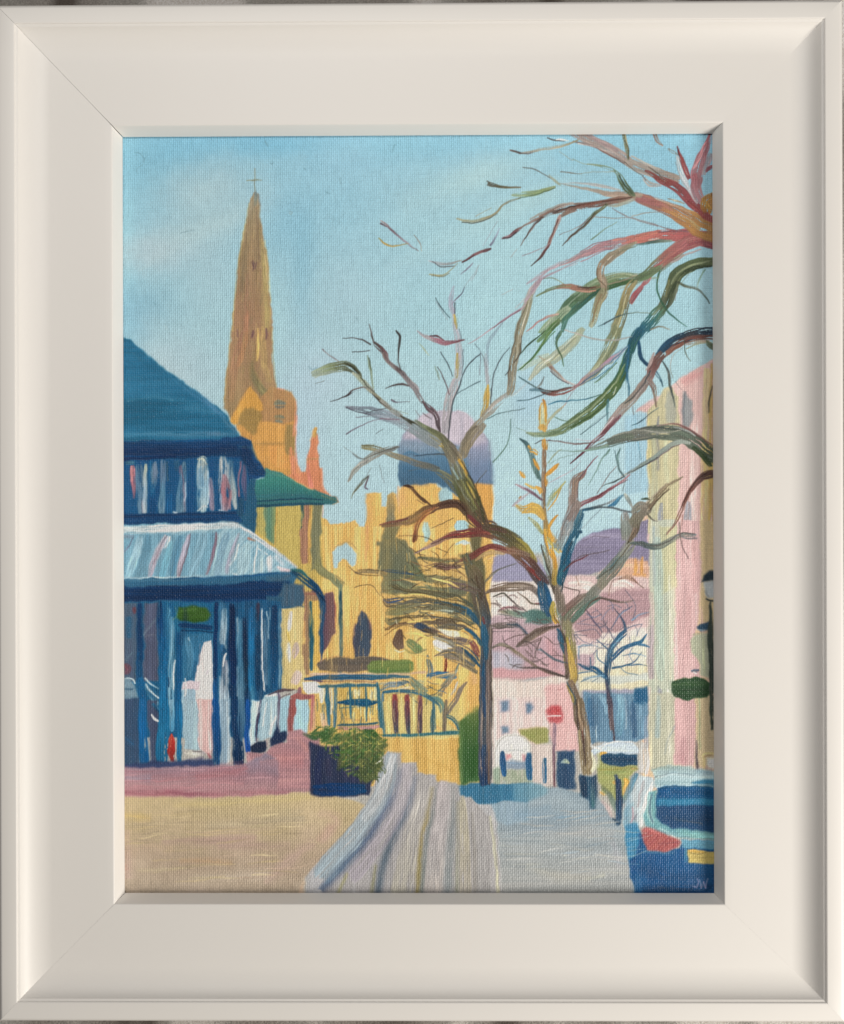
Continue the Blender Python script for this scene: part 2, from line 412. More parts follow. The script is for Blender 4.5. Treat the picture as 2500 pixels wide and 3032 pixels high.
PAINTING = []
PAINTING.append('''
@0
# sky
P 86bfd9/92c7dc/a0cedb/abd1db/aed2dd/abd0dc ts 30 300,340 2180,340 2180,1800 300,1800
B 93d0e0 .7 40,500 372,800
B 6fb3d6 .75 260,45 800,430
B 74b6d8 .6 150,60 560,460
B 7fbfdb .6 200,40 1200,435
B 79bcd8 .5 120,130 440,520
B abccd5 .85 170,90 610,560 -15
B a9cbd3 .8 240,60 560,690 -20
B b1c9d4 .7 140,60 470,750
B a3c9d6 .6 90,200 620,800
B 85b9cf .55 120,70 440,900
B 7db0cd .5 60,120 390,960
B aac9d6 .7 160,80 560,1080 35
B b7cfd8 .6 90,60 480,1100 35
B 88bfda .5 60,110 850,640
B 79b4d2 .45 40,200 900,800
B 9cc9de .6 140,90 1000,470
B a2d0dc .6 160,200 1250,640
B acd2d6 .6 180,60 1430,520 -20
B b4d6d6 .5 200,50 1560,600 -25
B 8fc8de .5 150,50 1580,430
B a9d4dd .6 200,200 1500,760
B 9dcad8 .6 250,200 1900,860
B a3c6d5 .5 130,160 1010,900
B b0c9db .7 70,190 900,1230
B b7c9da .5 90,90 960,1130
B abd0de .5 120,150 1090,1330
B a4bfdb .5 60,80 1570,1180
B 9fc3dd .6 40,120 1890,1330
B b0d4e2 .5 100,100 1830,1450
D 7fb8d0/9cc7d6 60,80,50 .2 400,470 620,500 900,470
D b9d4d8 40,60,30 .25 420,800 560,700 700,640
D 86bcd8 50,60,40 .2 900,500 1150,480 1400,430
D b5d9de 40,70,40 .22 1150,800 1300,730 1480,620
D b6dbe0 40,60,40 .2 1500,700 1650,640 1830,560
D 9ccbdc 40,60,40 .2 1050,1000 1200,960 1350,930
# toned ground
P b9b6ae/b4b2ac nv 12 300,1500 2200,1700 2200,2700 300,2700
P cdb494/c6ac94 nh 8 300,2340 900,2340 900,2700 300,2700
P e2b8ac/dcc090 nv 6 1900,1500 2200,1300 2200,2400 1900,2400
# spire
@1
P a88f6a/a18a66/a58863/a88360/ad8260 tv 2 1195,540 1208,530 1228,560 1245,640 1270,900 1300,1050 1330,1350 1345,1800 1000,1800 1020,1450 1045,1250 1065,1100 1100,900 1130,760 1152,640 1180,580
@4
P ad8560/ac8a62/a08a60 tv 3 1000,-40 1345,-40 1360,300 1390,500 1530,560 1500,800 1200,900 1000,770 930,660 955,400 985,150
@1
S b8a672/bfab6c/b8a268 18,26,40,50 .65 1275,980 1290,1150 1305,1400 1315,1740
D b8a268 30,45,50 .6 1280,1100 1270,1400 1275,1740
S d2c37e 6,7,6 .8 1290,960 1310,1120 1330,1350 1338,1500
S c5b26b 6,8,8 .8 1150,640 1110,860 1075,1080 1040,1250 1025,1440 1008,1736
S 8f7a55 8,10,8 .6 1110,1000 1085,1200 1070,1400
S 95795a 8,14,10 .5 1165,700 1140,900 1120,1150 1095,1500
S 8e7454 8,12,10 .5 1215,680 1220,900 1235,1150
S a0745c/b47c5c 20,30,50 .4 1140,1250 1130,1450 1120,1740
S c48560 14,30,40 .45 1160,1480 1140,1600 1110,1740
S a8875c 14,20,24 .5 1225,1150 1225,1400 1215,1700
S 5f7076/8a8a6f 20,36,24 .8 1208,545 1212,590 1205,650
S 7c6d55 30,44,30 .5 1210,620 1200,660
S 6d5c52 5,6 .8 1232,560 1250,660
S 8b8d74 5,7,5 .95 1195,338 1198,430 1204,530
S 8d8a65 5,9,5 .95 1133,442 1195,436 1256,444
S 7f8468 8,9 .9 1175,440 1225,440
S 6e4a50 16,20,10 .7 1185,1140 1190,1170 1188,1210
S 6a444c 6,8,6 .8 1170,1150 1190,1185 1185,1220
S 6a444c 5,8,5 .8 1212,1150 1205,1210
@4
S a65f54/b98a5c 12,60,70,40 .35 1090,0 1060,150 1020,350 1000,600
S c98a58 20,50,40 .45 1130,0 1110,120 1060,300
S c4a466/b89c66 30,60,60,40 .7 1270,-30 1270,120 1290,300 1330,440
S d6b466 14,26,20 .7 1225,-20 1225,100 1220,250
S a08653/8c8257 20,50,80,60 .6 1200,180 1180,320 1220,450 1290,560
S 9b8256 20,30,20 .5 1190,100 1190,250 1160,420
S 6e4350 14,20,14 .75 1185,0 1180,30 1170,60
S 6e4350 14,22,12 .75 1300,-20 1300,20 1295,70
S 6e4350 12,16,10 .6 1050,-10 1050,50
S c7b36d 8,8 .7 1345,-20 1365,260 1388,480
S c9ab66 7,9 .6 995,0 965,320 935,620
# spire modelling: cool left face, pale right face, cracks of dark
@1
S 8c7a5c/94805c/8c7c60 14,30,40,50 .5 1190,640 1160,850 1120,1100 1085,1400
S a0925f/b0a068/bcaa6c 10,22,34,40 .6 1240,860 1265,1100 1290,1350 1305,1700
S c8b880/ccbc84 5,9,8 .7 1262,940 1290,1150 1318,1400
S 6c5c48/74644c 4,6,5 .6 1222,700 1228,900 1236,1120
S 6c5c48/7c6850 4,6,5 .5 1130,900 1105,1150 1075,1420
F 847454/9c8c64/b4a06c/a08058 60 5 60 1180,1200 110,520 92 10 .04 .5
@4
S 7c7450/747050/8c8458 20,50,70,50 .5 1180,260 1200,420 1290,540 1350,620
F 8c7c54/b09c68/a8845c/c8b070 50 6 60 1180,260 150,300 90 12 .04 .5
F dca858/e8b45c/c89850/e8a060 50 7 70 1380,900 150,240 88 14 .05 .5
F e0b050/d4a450 24 8 70 1150,700 80,160 100 20 .08 .45
# tower
P d79c55/dda04f/d9a052 nv 3 1100,800 1160,760 1240,600 1330,490 1410,492 1520,520 1550,575 1556,620 1540,760 1550,900 1545,1060 1570,1170 1605,1210 1650,1215 1740,1300 1760,1420 1500,1300 1290,1230 1200,1060 1170,950 1080,905 1030,800
P b98b5c/bf8f5a/ab8a5b nv 5 1230,600 1330,480 1410,492 1520,520 1552,580 1540,760 1440,790 1260,780
P e3a648/e0a850 nv 3 1155,475 1200,520 1250,590 1275,680 1200,700 1100,690 1060,790 1020,800 985,765 1040,650 1100,540
S c08e50 10,14,10 .7 1150,480 1080,590 1000,730
P b08d4c/a8884c nv 6 1190,650 1250,690 1265,760 1235,850 1190,895 1130,860 1075,800 1070,720 1120,660
P e2a550/dda455 nv 4 1255,770 1450,795 1450,960 1330,960 1230,985 1170,960 1240,850
D b08a4e 26,40,30 .8 1190,960 1280,970 1440,965
P a38a55/b8904e nv 5 1460,800 1540,790 1545,900 1550,1080 1470,1060 1450,950
P e8a24e/e9a558 nv 4 1320,985 1445,985 1460,1080 1500,1180 1400,1180 1330,1120
S 858b74/6f7f78 40,46,30 .85 1370,620 1410,612 1460,618
S 5f7276 20,26,20 .7 1380,650 1410,655 1450,648
S 8a8b6b/6e7d70 40,44,34 .8 1375,740 1410,740 1450,745
S 6b7d78 20,24 .6 1380,770 1430,775
S e8906a 14,20,20 .7 1552,600 1545,760 1530,900
S f0a48a 14,16 .6 1400,490 1450,500
S e88d5c/ef8f60 30,60,70 .75 1510,1000 1530,1120 1580,1230
S ee9b72 12,20,30 .8 1555,1050 1570,1180 1640,1250
@16
S d97e55/e98a5e/ee8b60/ed8f62 50,60,80,100,130 .97 850,360 835,480 820,560 840,660 850,800
P e58b5b/ec8f62/e89660 nv 3 778,690 790,560 805,440 830,370 868,375 868,470 880,560 882,640 905,660 905,760 915,840 980,880 800,850 600,730 690,700
S c49a54/d2a55a 36,40,40 .95 855,315 845,350 840,385
S e8c9a0 6,6 .8 835,318 822,370 805,420
S c49260 16,18,14 .7 780,575 830,572 875,575
S ef8071 16,30,40 .6 790,620 800,720 820,820
S f09873 8,8 .8 905,650 915,800 935,850
S eda090 8,10,10 .8 690,200 685,420 692,600
S ee9070 30,60 .5 660,560 660,700
D ee8c66 40,60 .5 650,640 720,740
D b8894c 30,40,30 .5 430,560 440,660 400,600
# castle skyline and main wall
@5
P e8b966/ebbc68/e4b562/efc270 nv 3 -40,1560 40,1600 90,1625 110,1665 180,1660 215,1640 240,1660 260,1640 330,1625 345,1660 360,1700 410,1705 425,1395 470,1385 545,1380 552,1500 595,1500 605,1400 640,1375 680,1390 695,1500 690,1400 705,1325 750,1300 1020,1312 1030,1345 1160,1390 1250,1440 1320,1310 1400,1300 1492,1315 1500,1500 1500,1740 1500,2500 -40,2600
@0
P edc06c/e7b862/f1c87a/eabd6a nv 3 930,1560 1458,1560 1458,1900 1452,2150 1440,2330 900,2330 880,2000 860,1800 880,1620
P e4bc68/e2b75e/e8c070 nv 4 870,1640 960,1600 960,1760 930,1900 880,1850
@5
P c29f5c/8a8468/8f8560 tv 3 605,1400 650,1375 665,1480 660,1800 580,1800 600,1560
D e9a96b 60,70,60 .6 740,1340 730,1420 760,1500
D d9a05e 50,60,40 .6 430,1400 440,1560 430,1730
S e8a36f 16,20,16 .5 690,1330 695,1450 700,1560
D e9a548 50,60,60 .7 1440,1330 1450,1500 1440,1730
@16
# green roof building
P 3f8486/3a8a80/2f7a7c/336f78 tv 3 330,760 405,742 415,655 560,702 700,775 800,825 900,862 1030,900 1052,940 1000,965 700,975 340,990 290,985
S 5f9a84 14,20,10 .5 420,680 600,740 820,850
S 2e7480/276878 30,40,30 .5 350,900 600,890 820,900
S 7f8468 16,24,20 .6 900,890 980,915 1040,935
S e2a486 6,8,6 .9 960,885 1030,905 1050,945
S c9a27a 6,6 .8 1048,945 1000,966
S d8a35e 5,7 .8 580,708 720,785 830,838
P d2b35c/ccb25f/d6b35a nv 3 340,985 910,965 915,1080 920,1300 900,1800 640,1700 500,1400 330,1200
@16
P c2ae60/b5ab62 nv 3 340,990 415,985 420,1250 330,1170
P 7f9a6c/5d8d78/8fa062 lv 3 405,985 512,980 510,1330 420,1240
P cdb560/c6b262 nv 2 520,985 720,975 722,1420 700,1490 505,1350
S e3ab50 8,10,8 .9 520,990 510,1150 500,1340
S 0f4a62/1e5a68/5f7a68 26,24,14 .95 735,960 738,1100 730,1230
P b58362/a8765c/c08a68 nv 2 752,970 800,968 795,1250 785,1460 730,1470 725,1240
S d5a558 40,36,30 .9 815,970 805,1200 800,1470
S b9a45c 20,24,20 .7 830,970 828,1200 820,1450
P 8c8b63/7f8262/8f8a60 nv 3 835,970 910,965 905,1200 895,1500 820,1530 815,1200
S e9b29a 8,12,8 .7 915,970 920,1040 915,1080
D 0c4862/11506a 22,24,12 .95 310,985 500,972 740,958 900,960
S 0d4a66 10,14,12,10 .95 340,940 560,925 760,915 910,925
S 12506b 20,22,16 .95 320,980 600,968 920,962
# dome
@5
P bdb4c6/b0abc0/8494b0/56769a/446488/4a6888 tn 3 695,1315 690,1150 700,1000 740,900 850,780 900,720 960,695 1050,690 1200,680 1280,710 1340,780 1400,840 1440,890 1470,950 1485,1050 1500,1150 1500,1315 1300,1320 1250,1440 1160,1390 1060,1340 1020,1312
P aaa6c0/8c92b0/7480a4/6c789c tn 14 1260,900 1470,950 1490,1050 1500,1312 1300,1315
P b9b3c8/c8bccc/c2b6c8 nv 12 830,800 900,720 1200,690 1290,720 1400,850 1440,950 1300,1000 1000,930 760,930
D 7d89a4 30,50,40 .8 740,960 860,950 960,970 1060,1020
S 3f678f 30,40,20 .5 720,1080 800,1050 880,1070
D 38608a 60,90,80 .6 740,1180 850,1200 980,1260
D 4c6480 60,60 .6 720,1290 950,1300
S dfc3cc 6,8,6 .5 1200,682 1290,720 1360,810
S 7d7386 6,8 .6 1480,960 1495,1280
# castle windows of sky
P a8cdd4/9fcbd6 nv 3 1030,1400 1060,1360 1110,1345 1150,1380 1160,1440 1130,1470 1040,1465
@13
P a9d3db/a4cdd6 nv 2 615,525 690,520 720,560 710,610 625,620 605,580
S a9cfcf/a5cdd0 50,60,55,30 .9 350,545 355,600 365,640 350,700
S b0d4d8 20,24,12 .95 615,728 680,705 720,715
P d8dcd2/b9d4dc nv 2 640,715 720,700 745,715 690,735
S dfe0d0 16,10,8 .8 735,710 745,760 745,800
P bfe0e4/a9d2e0 nv 3 905,690 980,700 995,740 925,735
P e0aa56/e0a450 nv 3 770,215 830,212 915,215 922,400 918,560 860,540 830,400 790,300
S efe0c0 6,8,6 .8 924,220 928,400 920,540
@16
P aecfd8/a9ccd6 nv 2 1005,1380 1040,1330 1110,1305 1180,1330 1215,1390 1205,1480 1180,1500 1130,1440 1090,1430 1050,1470 1040,1510 1010,1510
S 8a7a58 4,6,4 .7 1010,1340 1080,1300 1160,1300 1210,1350
D dda14c 10,14 .5 1000,1400 1000,1500
S d98f62 20,30,20 .35 1300,1150 1300,1300 1290,1450
# shaded tower of the castle behind the branches
@8
P 8b8258/7c7c5c/6f7458/6f735c tv 4 865,0 1000,0 960,80 1050,130 1120,230 1170,330 1200,440 1100,520 1080,570 840,560 850,440 810,350 830,200
S 6f7254 14,18,10 .8 1000,130 1080,210 1160,330 1200,450
D 687058 120,160,120 .5 900,200 960,300 960,520
D 89926a 60,80 .6 870,480 920,560
P 7c7a5c/8a835e nv 4 810,140 860,150 850,175 805,170
@13
P 7c7048/6b6646/7d7a50/7a6a50 tv 5 700,560 830,640 840,900 860,1100 880,1400 700,1250 720,1000 690,880 640,830 760,800 735,640
D 6c6648 60,70,60 .6 790,680 800,900 820,1100

# dust fibres and hairs caught in the wet sky
@1
S 5c94a8/6c9cb0 3,4,3,3 .7 175,210 215,220 245,255 250,290
S 5c94a8 5,3 .7 260,250 250,285
S 74a8ba 3,3,3 .6 240,310 190,350 200,390
S 5c8c9c 4,5,3 .7 1290,120 1310,150 1290,110
S 5c8898 3,5,3 .75 1335,300 1348,308 1360,296
S 5c8898 3,4 .7 1620,345 1640,355
S 7ca0a8 4,4,4,4 .7 1500,710 1522,715 1510,735 1496,722
S c0dce0 6,8,6 .6 420,1690 440,1700 435,1720
S 5c8c9c 3,4 .7 325,1490 338,1508
S 6c9cac 3,3,3 .6 560,900 620,880 680,872
@2
S 5c8c9c 3,4,3 .7 660,140 648,170 640,200
S 5c8c9c 3,4 .7 65,548 100,556
S 6c98a4 3,3 .6 195,420 200,480
S 5c8898 3,4 .7 330,1620 345,1640
@4
S 4c8898 3,4,3 .6 1660,300 1690,330 1736,310
''')
PAINTING.append('''
@16
# gutter, yellow building lower right corner
S 8a8a5e/8f8d60 60,66,70,60 .9 860,1440 900,1540 990,1590 1090,1650
@8
S 8b8a5c/8d8d60/7f8a68 60,60,50 .9 270,330 400,430 490,520
S 7f8e6c/6f8a78/58787a/6f8a78 34,30,34,26 .9 490,500 488,700 492,1000 490,1320
S 12455c/1b5068/3a6670 14,30,34,26,8 .9 492,560 490,660 488,800 492,880 490,960
D 506a64 14,20,14 .5 495,950 493,1100 490,1280
# arched window in the castle wall
P 4c4f63/44506a/585566 nv 2 670,715 700,740 735,800 758,880 752,1000 725,1105 610,1105 592,1000 598,880 630,780
S 9a5248 8,8 .7 735,800 745,880
S 6a4c60 16,10 .6 610,830 596,930 605,1080
P 5f5c56/6d6258/7a6a58 nh 3 270,1190 340,1140 480,1115 720,1105 850,1115 960,1140 900,1180 720,1240 500,1250 300,1230
P 6d8a3c/7a9048/608040 nh 3 720,1190 760,1150 900,1135 1080,1130 1115,1160 1110,1220 1080,1250 900,1262 760,1262 725,1250
S a3a85e 8,8 .4 740,1180 900,1160 1090,1150
S 3f6a38 10,10 .4 740,1240 900,1240 1090,1220
S 8a6a50/c09058 10,12 .6 270,1180 400,1120 560,1108
# greenish shopfront on yellow
S dfbcae/e0c0a8/c9a890 26,22,20 .8 220,1265 500,1262 900,1262 1210,1245
S 3f6384/2a5a86/36608c/5b7b86/7f9088 14,40,46,30,20 .9 190,1305 300,1290 560,1290 850,1285 1090,1290
S 74506a/5c4a66 16,28,20 .85 150,1330 220,1305 330,1325
S 6c4a60 8,8 .6 330,1325 600,1325 800,1330
S e3cdbb/e0c8b0 14,14 .7 280,1345 500,1350 740,1345
P e2bf72/ddb764/e5c98a nv 3 280,1350 830,1350 840,1720 260,1720
P d9b55e/e2c06a nv 3 470,1370 800,1370 800,1690 480,1690
S f3e6c8 50,40 .8 340,1380 330,1500
S f2dcc8 40,30 .7 400,1360 405,1600
S e9c8b8/e8b4a4 50,60 .6 330,1600 360,1720
S 2f6d86/3c7a88 22,26 .9 310,1370 500,1360 800,1355
S 2a6484/3f7a90/4d7888 24,34,20,14 .9 375,1360 375,1500 385,1620 390,1700
S 4a7f92/5a8494 26,30,30 .85 450,1370 445,1550 435,1720
S 33708a 18,20,10 .85 570,1370 570,1450 570,1600
S 45809a 10,12,8 .7 640,1370 645,1450 640,1480
S 3b7488 14,20,8 .85 700,1370 705,1500 705,1650
S 2f7088 26,28,34 .9 800,1340 815,1500 835,1720
S f5e8c0 30,24 .7 780,1380 785,1480
S f4e9c6 20,14 .7 610,1400 640,1440
S e9d79a/efe3bb 18,10 .7 690,1560 700,1650
S d9b050/caa050 20,20 .7 520,1400 525,1620
S 0c527c/14628a/0c527c 10,50,60,20 .95 470,1500 560,1500 700,1505 790,1500
S 2a6c80 8,8 .7 480,1545 600,1540 760,1540
S 3a5f62/2f5c70 10,16,10 .9 490,1690 640,1690 790,1680
S c0905c 14,14 .5 500,1640 640,1650 780,1640
S a9bcb4/e6cdb4 24,20 .8 830,1350 900,1345 1000,1330
S 5d7888/8296a0/49708c 20,50,40,16 .9 830,1400 900,1360 980,1350 1070,1330
S 2e6284 12,14 .8 850,1430 1000,1400 1100,1400
S e4e0cc/e9cab0 10,14 .8 970,1390 1040,1380 1090,1375
P cfc07c/d6b868/c0b878 nv 3 840,1420 1350,1430 1380,1720 840,1720
S 46749a/5c8494/5b8890 20,26,30 .9 845,1430 850,1550 855,1720
S 3d7288/4f7f86 22,20,24 .85 850,1420 1000,1405 1180,1440 1330,1520
S a83f3c/86424a/6d4a56 44,46,40 .92 950,1440 955,1560 965,1720
S a8433e/8d4050/5c4a60 36,38,40 .92 1055,1440 1060,1560 1065,1720
S 8d5a52/7d4a50/6a4a52 44,42,40 .92 1165,1450 1170,1560 1172,1720
S a0a468 30,30 .7 1215,1470 1225,1720
S 4d7a7a 26,30 .8 1280,1500 1290,1720
S e8d48a/dfc06c 30,20 .6 900,1460 910,1720
S d8cf94 26,24 .6 1010,1460 1015,1700
S cfc684 26,24 .6 1112,1460 1118,1700
@11
P d8c074/cfc07c nv 2 545,0 1210,0 1230,300 560,300
S 527e90/4f7f86 24,30,20 .9 548,0 560,150 575,290
S 7b4848/6a4c54/6a5058 40,40,34 .92 660,-10 665,120 672,262
S 92444c/6a4a58/4a5560 34,40,30 .92 765,-10 770,120 780,262
S 86444c/634a56/5a4c58 34,38,34 .92 880,-10 880,120 878,262
S 4d7a78/4a6870 22,30,26 .85 990,80 985,180 985,255
S 8a7a5c/7f6f58 26,36,30 .8 1105,-20 1095,120 1085,260
S e6cf84 30,26 .7 600,0 612,260
S e9d894/e0c070 20,18 .6 715,0 720,255
S dcd694 22,20 .7 825,0 830,250
S dfc468/e6c070 26,24 .8 1030,140 1035,255
S e4a868 16,14 .6 1010,200 1060,230
S e2ba58/e4a860 30,30 .9 1130,170 1200,230
S 4f8588/4a8080/3d7f84 14,20,20,24 .95 560,290 800,280 1000,268 1210,262
S dcc084/e6d090 8,8 .9 560,305 900,310 1210,300
# yellow low wall
P dbb360/d9ad58/e0ba6a/d6b264 nv 2 540,310 1215,305 1222,700 1215,800 1160,680 1020,700 1010,620 860,620 850,520 720,520 640,430 600,400 540,380
D c9a04c 40,40 .4 800,420 1190,600
D e4c880 14,30,14 .5 1130,420 1190,600 1195,700
# left building roof
@4
P 14678f/126a94/1b6c98/256f98 nh 3 70,20 130,72 220,150 330,240 430,318 520,382 600,440 700,520 800,600 900,668 960,730 1000,790 1040,840 1070,905 930,905 880,930 600,935 60,942
D 16638a/1b648a 40,60,50 .5 120,150 240,260 420,380
D 2e7ba5/3a84ae 30,60,60,30 .6 90,570 300,560 520,580 760,640
D 3f87b0/4a8ab0 30,70,60 .5 400,700 650,660 860,700
D 5d86b4/6f8ebb 20,40,60,30 .7 520,410 650,520 800,620 940,740
D 6a7f9e 40,50 .5 930,760 1030,850
D 15648a/0f5f86 30,50,50,20 .75 80,830 300,830 600,825 850,830
D 4487ae/5c8fb4/6f86ac 40,50,50,40 .75 80,895 350,880 650,885 900,870
D 8a8ba8 20,40,20 .5 800,890 930,880 1040,880
S 0d5070/1f6f92 4,5,4 .8 85,438 300,415 480,408
S 3a88a8 4,4 .6 90,400 180,395 240,410
S 2c7ca0 6,4 .6 80,590 220,575 390,545
S 5797b4 4,5 .5 100,600 300,570 500,590
S 0f5a7a 5,5 .5 500,380 560,440 640,500
S 35809c 5,5 .5 90,190 160,200 250,260
S 0c5878 6,6 .5 100,260 150,290
S 7fa9c4 5,5 .5 130,70 300,210
# dark eaves, wall, first floor
P 10386e/0a3368/0b3a78/0d4482 nh 3 60,942 600,935 880,928 930,903 1085,905 1170,948 1185,1010 1210,1080 1250,1150 1285,1215 1278,1252 1200,1272 1140,1275 1120,1500 60,1500
P 1f5c86/255a80/1a4a72 nv 3 1110,1260 1200,1270 1215,1500 1205,1740 1060,1740 1050,1500
P 0d4c8c/12508a/0c3f7c nv 3 60,1110 480,1095 860,1080 1060,1100 1130,1150 1150,1270 1110,1560 600,1580 60,1580
S 07245c/0a2a62 50,70,60 .8 75,1040 400,1040 760,1030 1040,1000
S 06205a 26,24 .8 75,1092 300,1090 520,1070
S 0d4a84 14,20,18 .7 75,950 400,946 900,935
S 06245a/0a3468 60,80,70,30 .9 1110,990 1130,1080 1190,1180 1260,1240
S 3f5a6a 5,6 .7 1060,990 1170,1000
S 1c6078 6,8 .7 1170,950 1220,1090 1280,1190
S 58404e 5,6 .8 1080,1120 1065,1230
# first-floor windows
S 27506e/3c6a88 40,40 .8 100,1130 160,1130
S 1c6098/0d5a94 40,40,30 .8 310,1120 300,1250 330,1440
S c8747e/c06a76/8a5a74 30,56,44,12 .95 150,1155 160,1230 165,1290 160,1430
S d98a8c 16,20 .8 145,1165 150,1280
S 566f92/56749a/5f7a9a 60,80,80,70 .95 205,1150 215,1280 225,1420 230,1560
S c9cdb0/a8b8bc/93a8c0/aeb8c0 24,30,36,40 .95 262,1145 255,1280 258,1420 262,1560
S c8b8c4 8,10 .7 235,1460 240,1565
S 6f7f9c/6d7898/1f66a0 36,64,50,20 .9 340,1130 335,1210 330,1290 310,1380
S 66799c/5f6f94/527a9c/6a86a4 44,56,60,60 .92 415,1110 410,1240 400,1400 405,1560
S 55626e 10,12 .7 445,1120 455,1280
S 3f7fa8/8a9cae 14,12 .7 310,1160 320,1300
S 0a3c78 60,60 .6 320,1420 330,1560
S 185fa4 50,50 .6 470,1400 470,1560
S 2e5c84/1b4a78 60,50 .8 530,1120 545,1200
S c06a84 8,8 .7 560,1160 560,1230
S 63809c/587ca4/5a80a4/6c8aa6 30,60,80,90 .92 600,1120 585,1250 575,1400 560,1560
S a06c80/8f88a0 10,14,24 .8 570,1150 600,1400 600,1550
S e4e0e8 5,7,5 .95 608,1300 612,1400 600,1460
S d0d4dc 16,10 .85 505,1550 540,1560
S a9bcb8/b2c4c8/8fb2c8/8fb0c4/a8c0c8 60,96,100,100,90 .95 752,1090 755,1180 752,1280 755,1400 748,1540
S dfe2c8/d3d8c8 20,36,14 .95 720,1100 770,1092 795,1150
S eef2f4 5,8,5 .95 805,1200 808,1360 800,1490
S 6f94b8/5f86ae 40,50 .8 740,1180 740,1330
S 86809c/8a7f98 30,40,40 .9 820,1260 830,1400 835,1540
S d8dcdc 14,12 .9 705,1540 760,1500 800,1510
S b6bec2/b0b8c4/9a98ac 50,80,90,60 .95 925,1085 935,1180 930,1290 920,1400
S d2d0c8 16,20 .85 910,1090 905,1180
S 8896a4/8fa4ac/a7b2b4 30,50,60,50,30 .9 990,1110 990,1200 1005,1300 1025,1420 1035,1530
S a07c8c/a86a78/b06a76/9a8a9c 40,80,90,70 .92 935,1240 950,1330 955,1440 935,1550
S d58a90 14,16 .8 1000,1370 985,1530
S 8f9cb8 20,16 .8 910,1400 915,1530
S dce0e8 14,18 .95 895,1540 960,1560
S 0a3566 24,30 .8 1060,1350 1080,1580
S b26a80/c07888 10,14,10 .85 1085,1125 1062,1250 1065,1420
S 6a5a7a/4a507a 30,50,20 .8 1110,1150 1110,1300 1120,1450
S 12325f 20,20 .7 1130,1080 1110,1140
S 254c6c 50,60 .6 1090,1440 1070,1580
# sill band
P 0a2c66/0e3c78/104580 nh 3 60,1570 600,1560 1050,1555 1090,1640 700,1670 60,1690
S 07275a 20,22 .6 90,1590 600,1570 1040,1570
# tin roof of the market hall
@7
P 8db8cb/7fb0c8/9cc0cf/8fb9c8 nd 3 60,-20 700,-30 1080,-20 1200,60 1300,140 1400,210 1480,280 1545,340 1560,365 1510,375 1500,390 1250,412 1000,425 800,432 500,440 60,455
P 6f9db8/7fb0c8 nv 4 60,70 640,55 860,50 850,400 560,435 60,450
S c8d8dc/d3d8da/c9d4d8 50,66,60,40 .95 60,25 350,20 700,0 1080,-5
S eef0f0 8,10,6 .8 300,0 600,-8 850,-22
S e3dfe4/d8d4d8 24,36,30,16 .9 1080,5 1200,80 1350,190 1560,345
S f2f0f0 6,8,6 .9 1230,180 1310,235
S 8a8a98/7f8aa4 30,34 .6 75,90 160,80
S 5d5678/8a8aa8 10,12,8 .85 155,90 110,180 80,290
S a7c8da/9cc8dc 50,70,60 .85 220,80 190,200 110,440
S 5d8cab/6a94ac 60,70,60 .8 290,80 260,240 190,430
S c3c4cf/c0b4c4/b0a8bc 50,60,50 .9 440,80 370,200 320,340 300,430
S eef0f0/e6dfe2 14,30,12 .95 470,85 455,150 425,180
S 7c5a70/8a6a80 6,8 .85 440,80 390,160 330,320
S 78b8cc/70b4cf 50,60,50 .85 480,130 440,280 400,430
S 5f8cab/5584a6 60,60,50 .85 560,80 520,240 480,420
S a9a8bb/b2abc0/aea0b0 30,50,50,40 .9 640,70 610,170 570,300 540,430
S 6d4c60/7a5a6a 8,10,8 .9 650,60 635,160 600,280 550,430
S 86aec4 90,90,80 .8 760,60 720,240 660,420
S 6d5868/86607a/9a7888 18,26,30,22 .92 868,50 862,150 830,280 790,400
S 9cc4cf 26,20 .8 900,60 870,250 830,410
S 7a9cb8/88a8c0 60,70 .8 960,60 910,240 880,410
S 9c98aa/a6a4ba 20,40,36 .85 1060,60 1000,230 960,400
S e0eaec/d4e0e6 10,16,12 .9 1060,150 1035,260 990,330
S f0f2f2 8,14 .9 1010,400 1050,415
S 6f8aa0/7f98a8 10,14 .6 1050,100 1010,330
S c0705a/9c8c7a 26,20 .75 1140,100 1200,115
S a6cbd6/a9cbd8 90,100,90 .85 1130,150 1110,280 1080,400
S d8e6ea/eef0f2 10,14,10 .9 1225,150 1205,260 1190,390
S 9cc0d0/b3ccd6 50,60 .8 1260,200 1250,400
S d6d6de/dcd8e0 60,70,30 .8 1330,260 1330,390
S e7cdd2/e9c0c4 20,40,26 .85 1400,350 1450,375 1510,380
S c9ced8 40,30 .7 1380,260 1450,330
S eaf0f0 6,8,6 .8 80,442 400,432 780,428
# lower eaves
P 3c6f98/2f6592/3a6688/54687e nh 3 60,452 500,440 860,432 1200,410 1500,388 1560,420 1530,500 1000,500 60,522
P 06265c/082b66/0a3370/0f3c78 nh 3 60,520 500,510 860,495 1180,468 1500,470 1500,560 1420,620 1330,650 900,655 500,640 60,650
D 4f6276/5c6070 40,60,50 .8 1300,440 1420,450 1500,430
S 0a3a78 10,12 .8 500,450 860,430 1230,415 1400,395
S 5f8cae 8,10 .5 90,465 400,460 700,450
P 54627a/3c5f80/4f5870 nv 4 1460,480 1620,510 1640,620 1600,690 1420,695 1400,600
S 0d4c88/164e80 20,30,20 .8 1430,690 1520,695 1615,690
P 2b5a80/305478 nv 3 1300,600 1440,600 1430,720 1300,680
''')
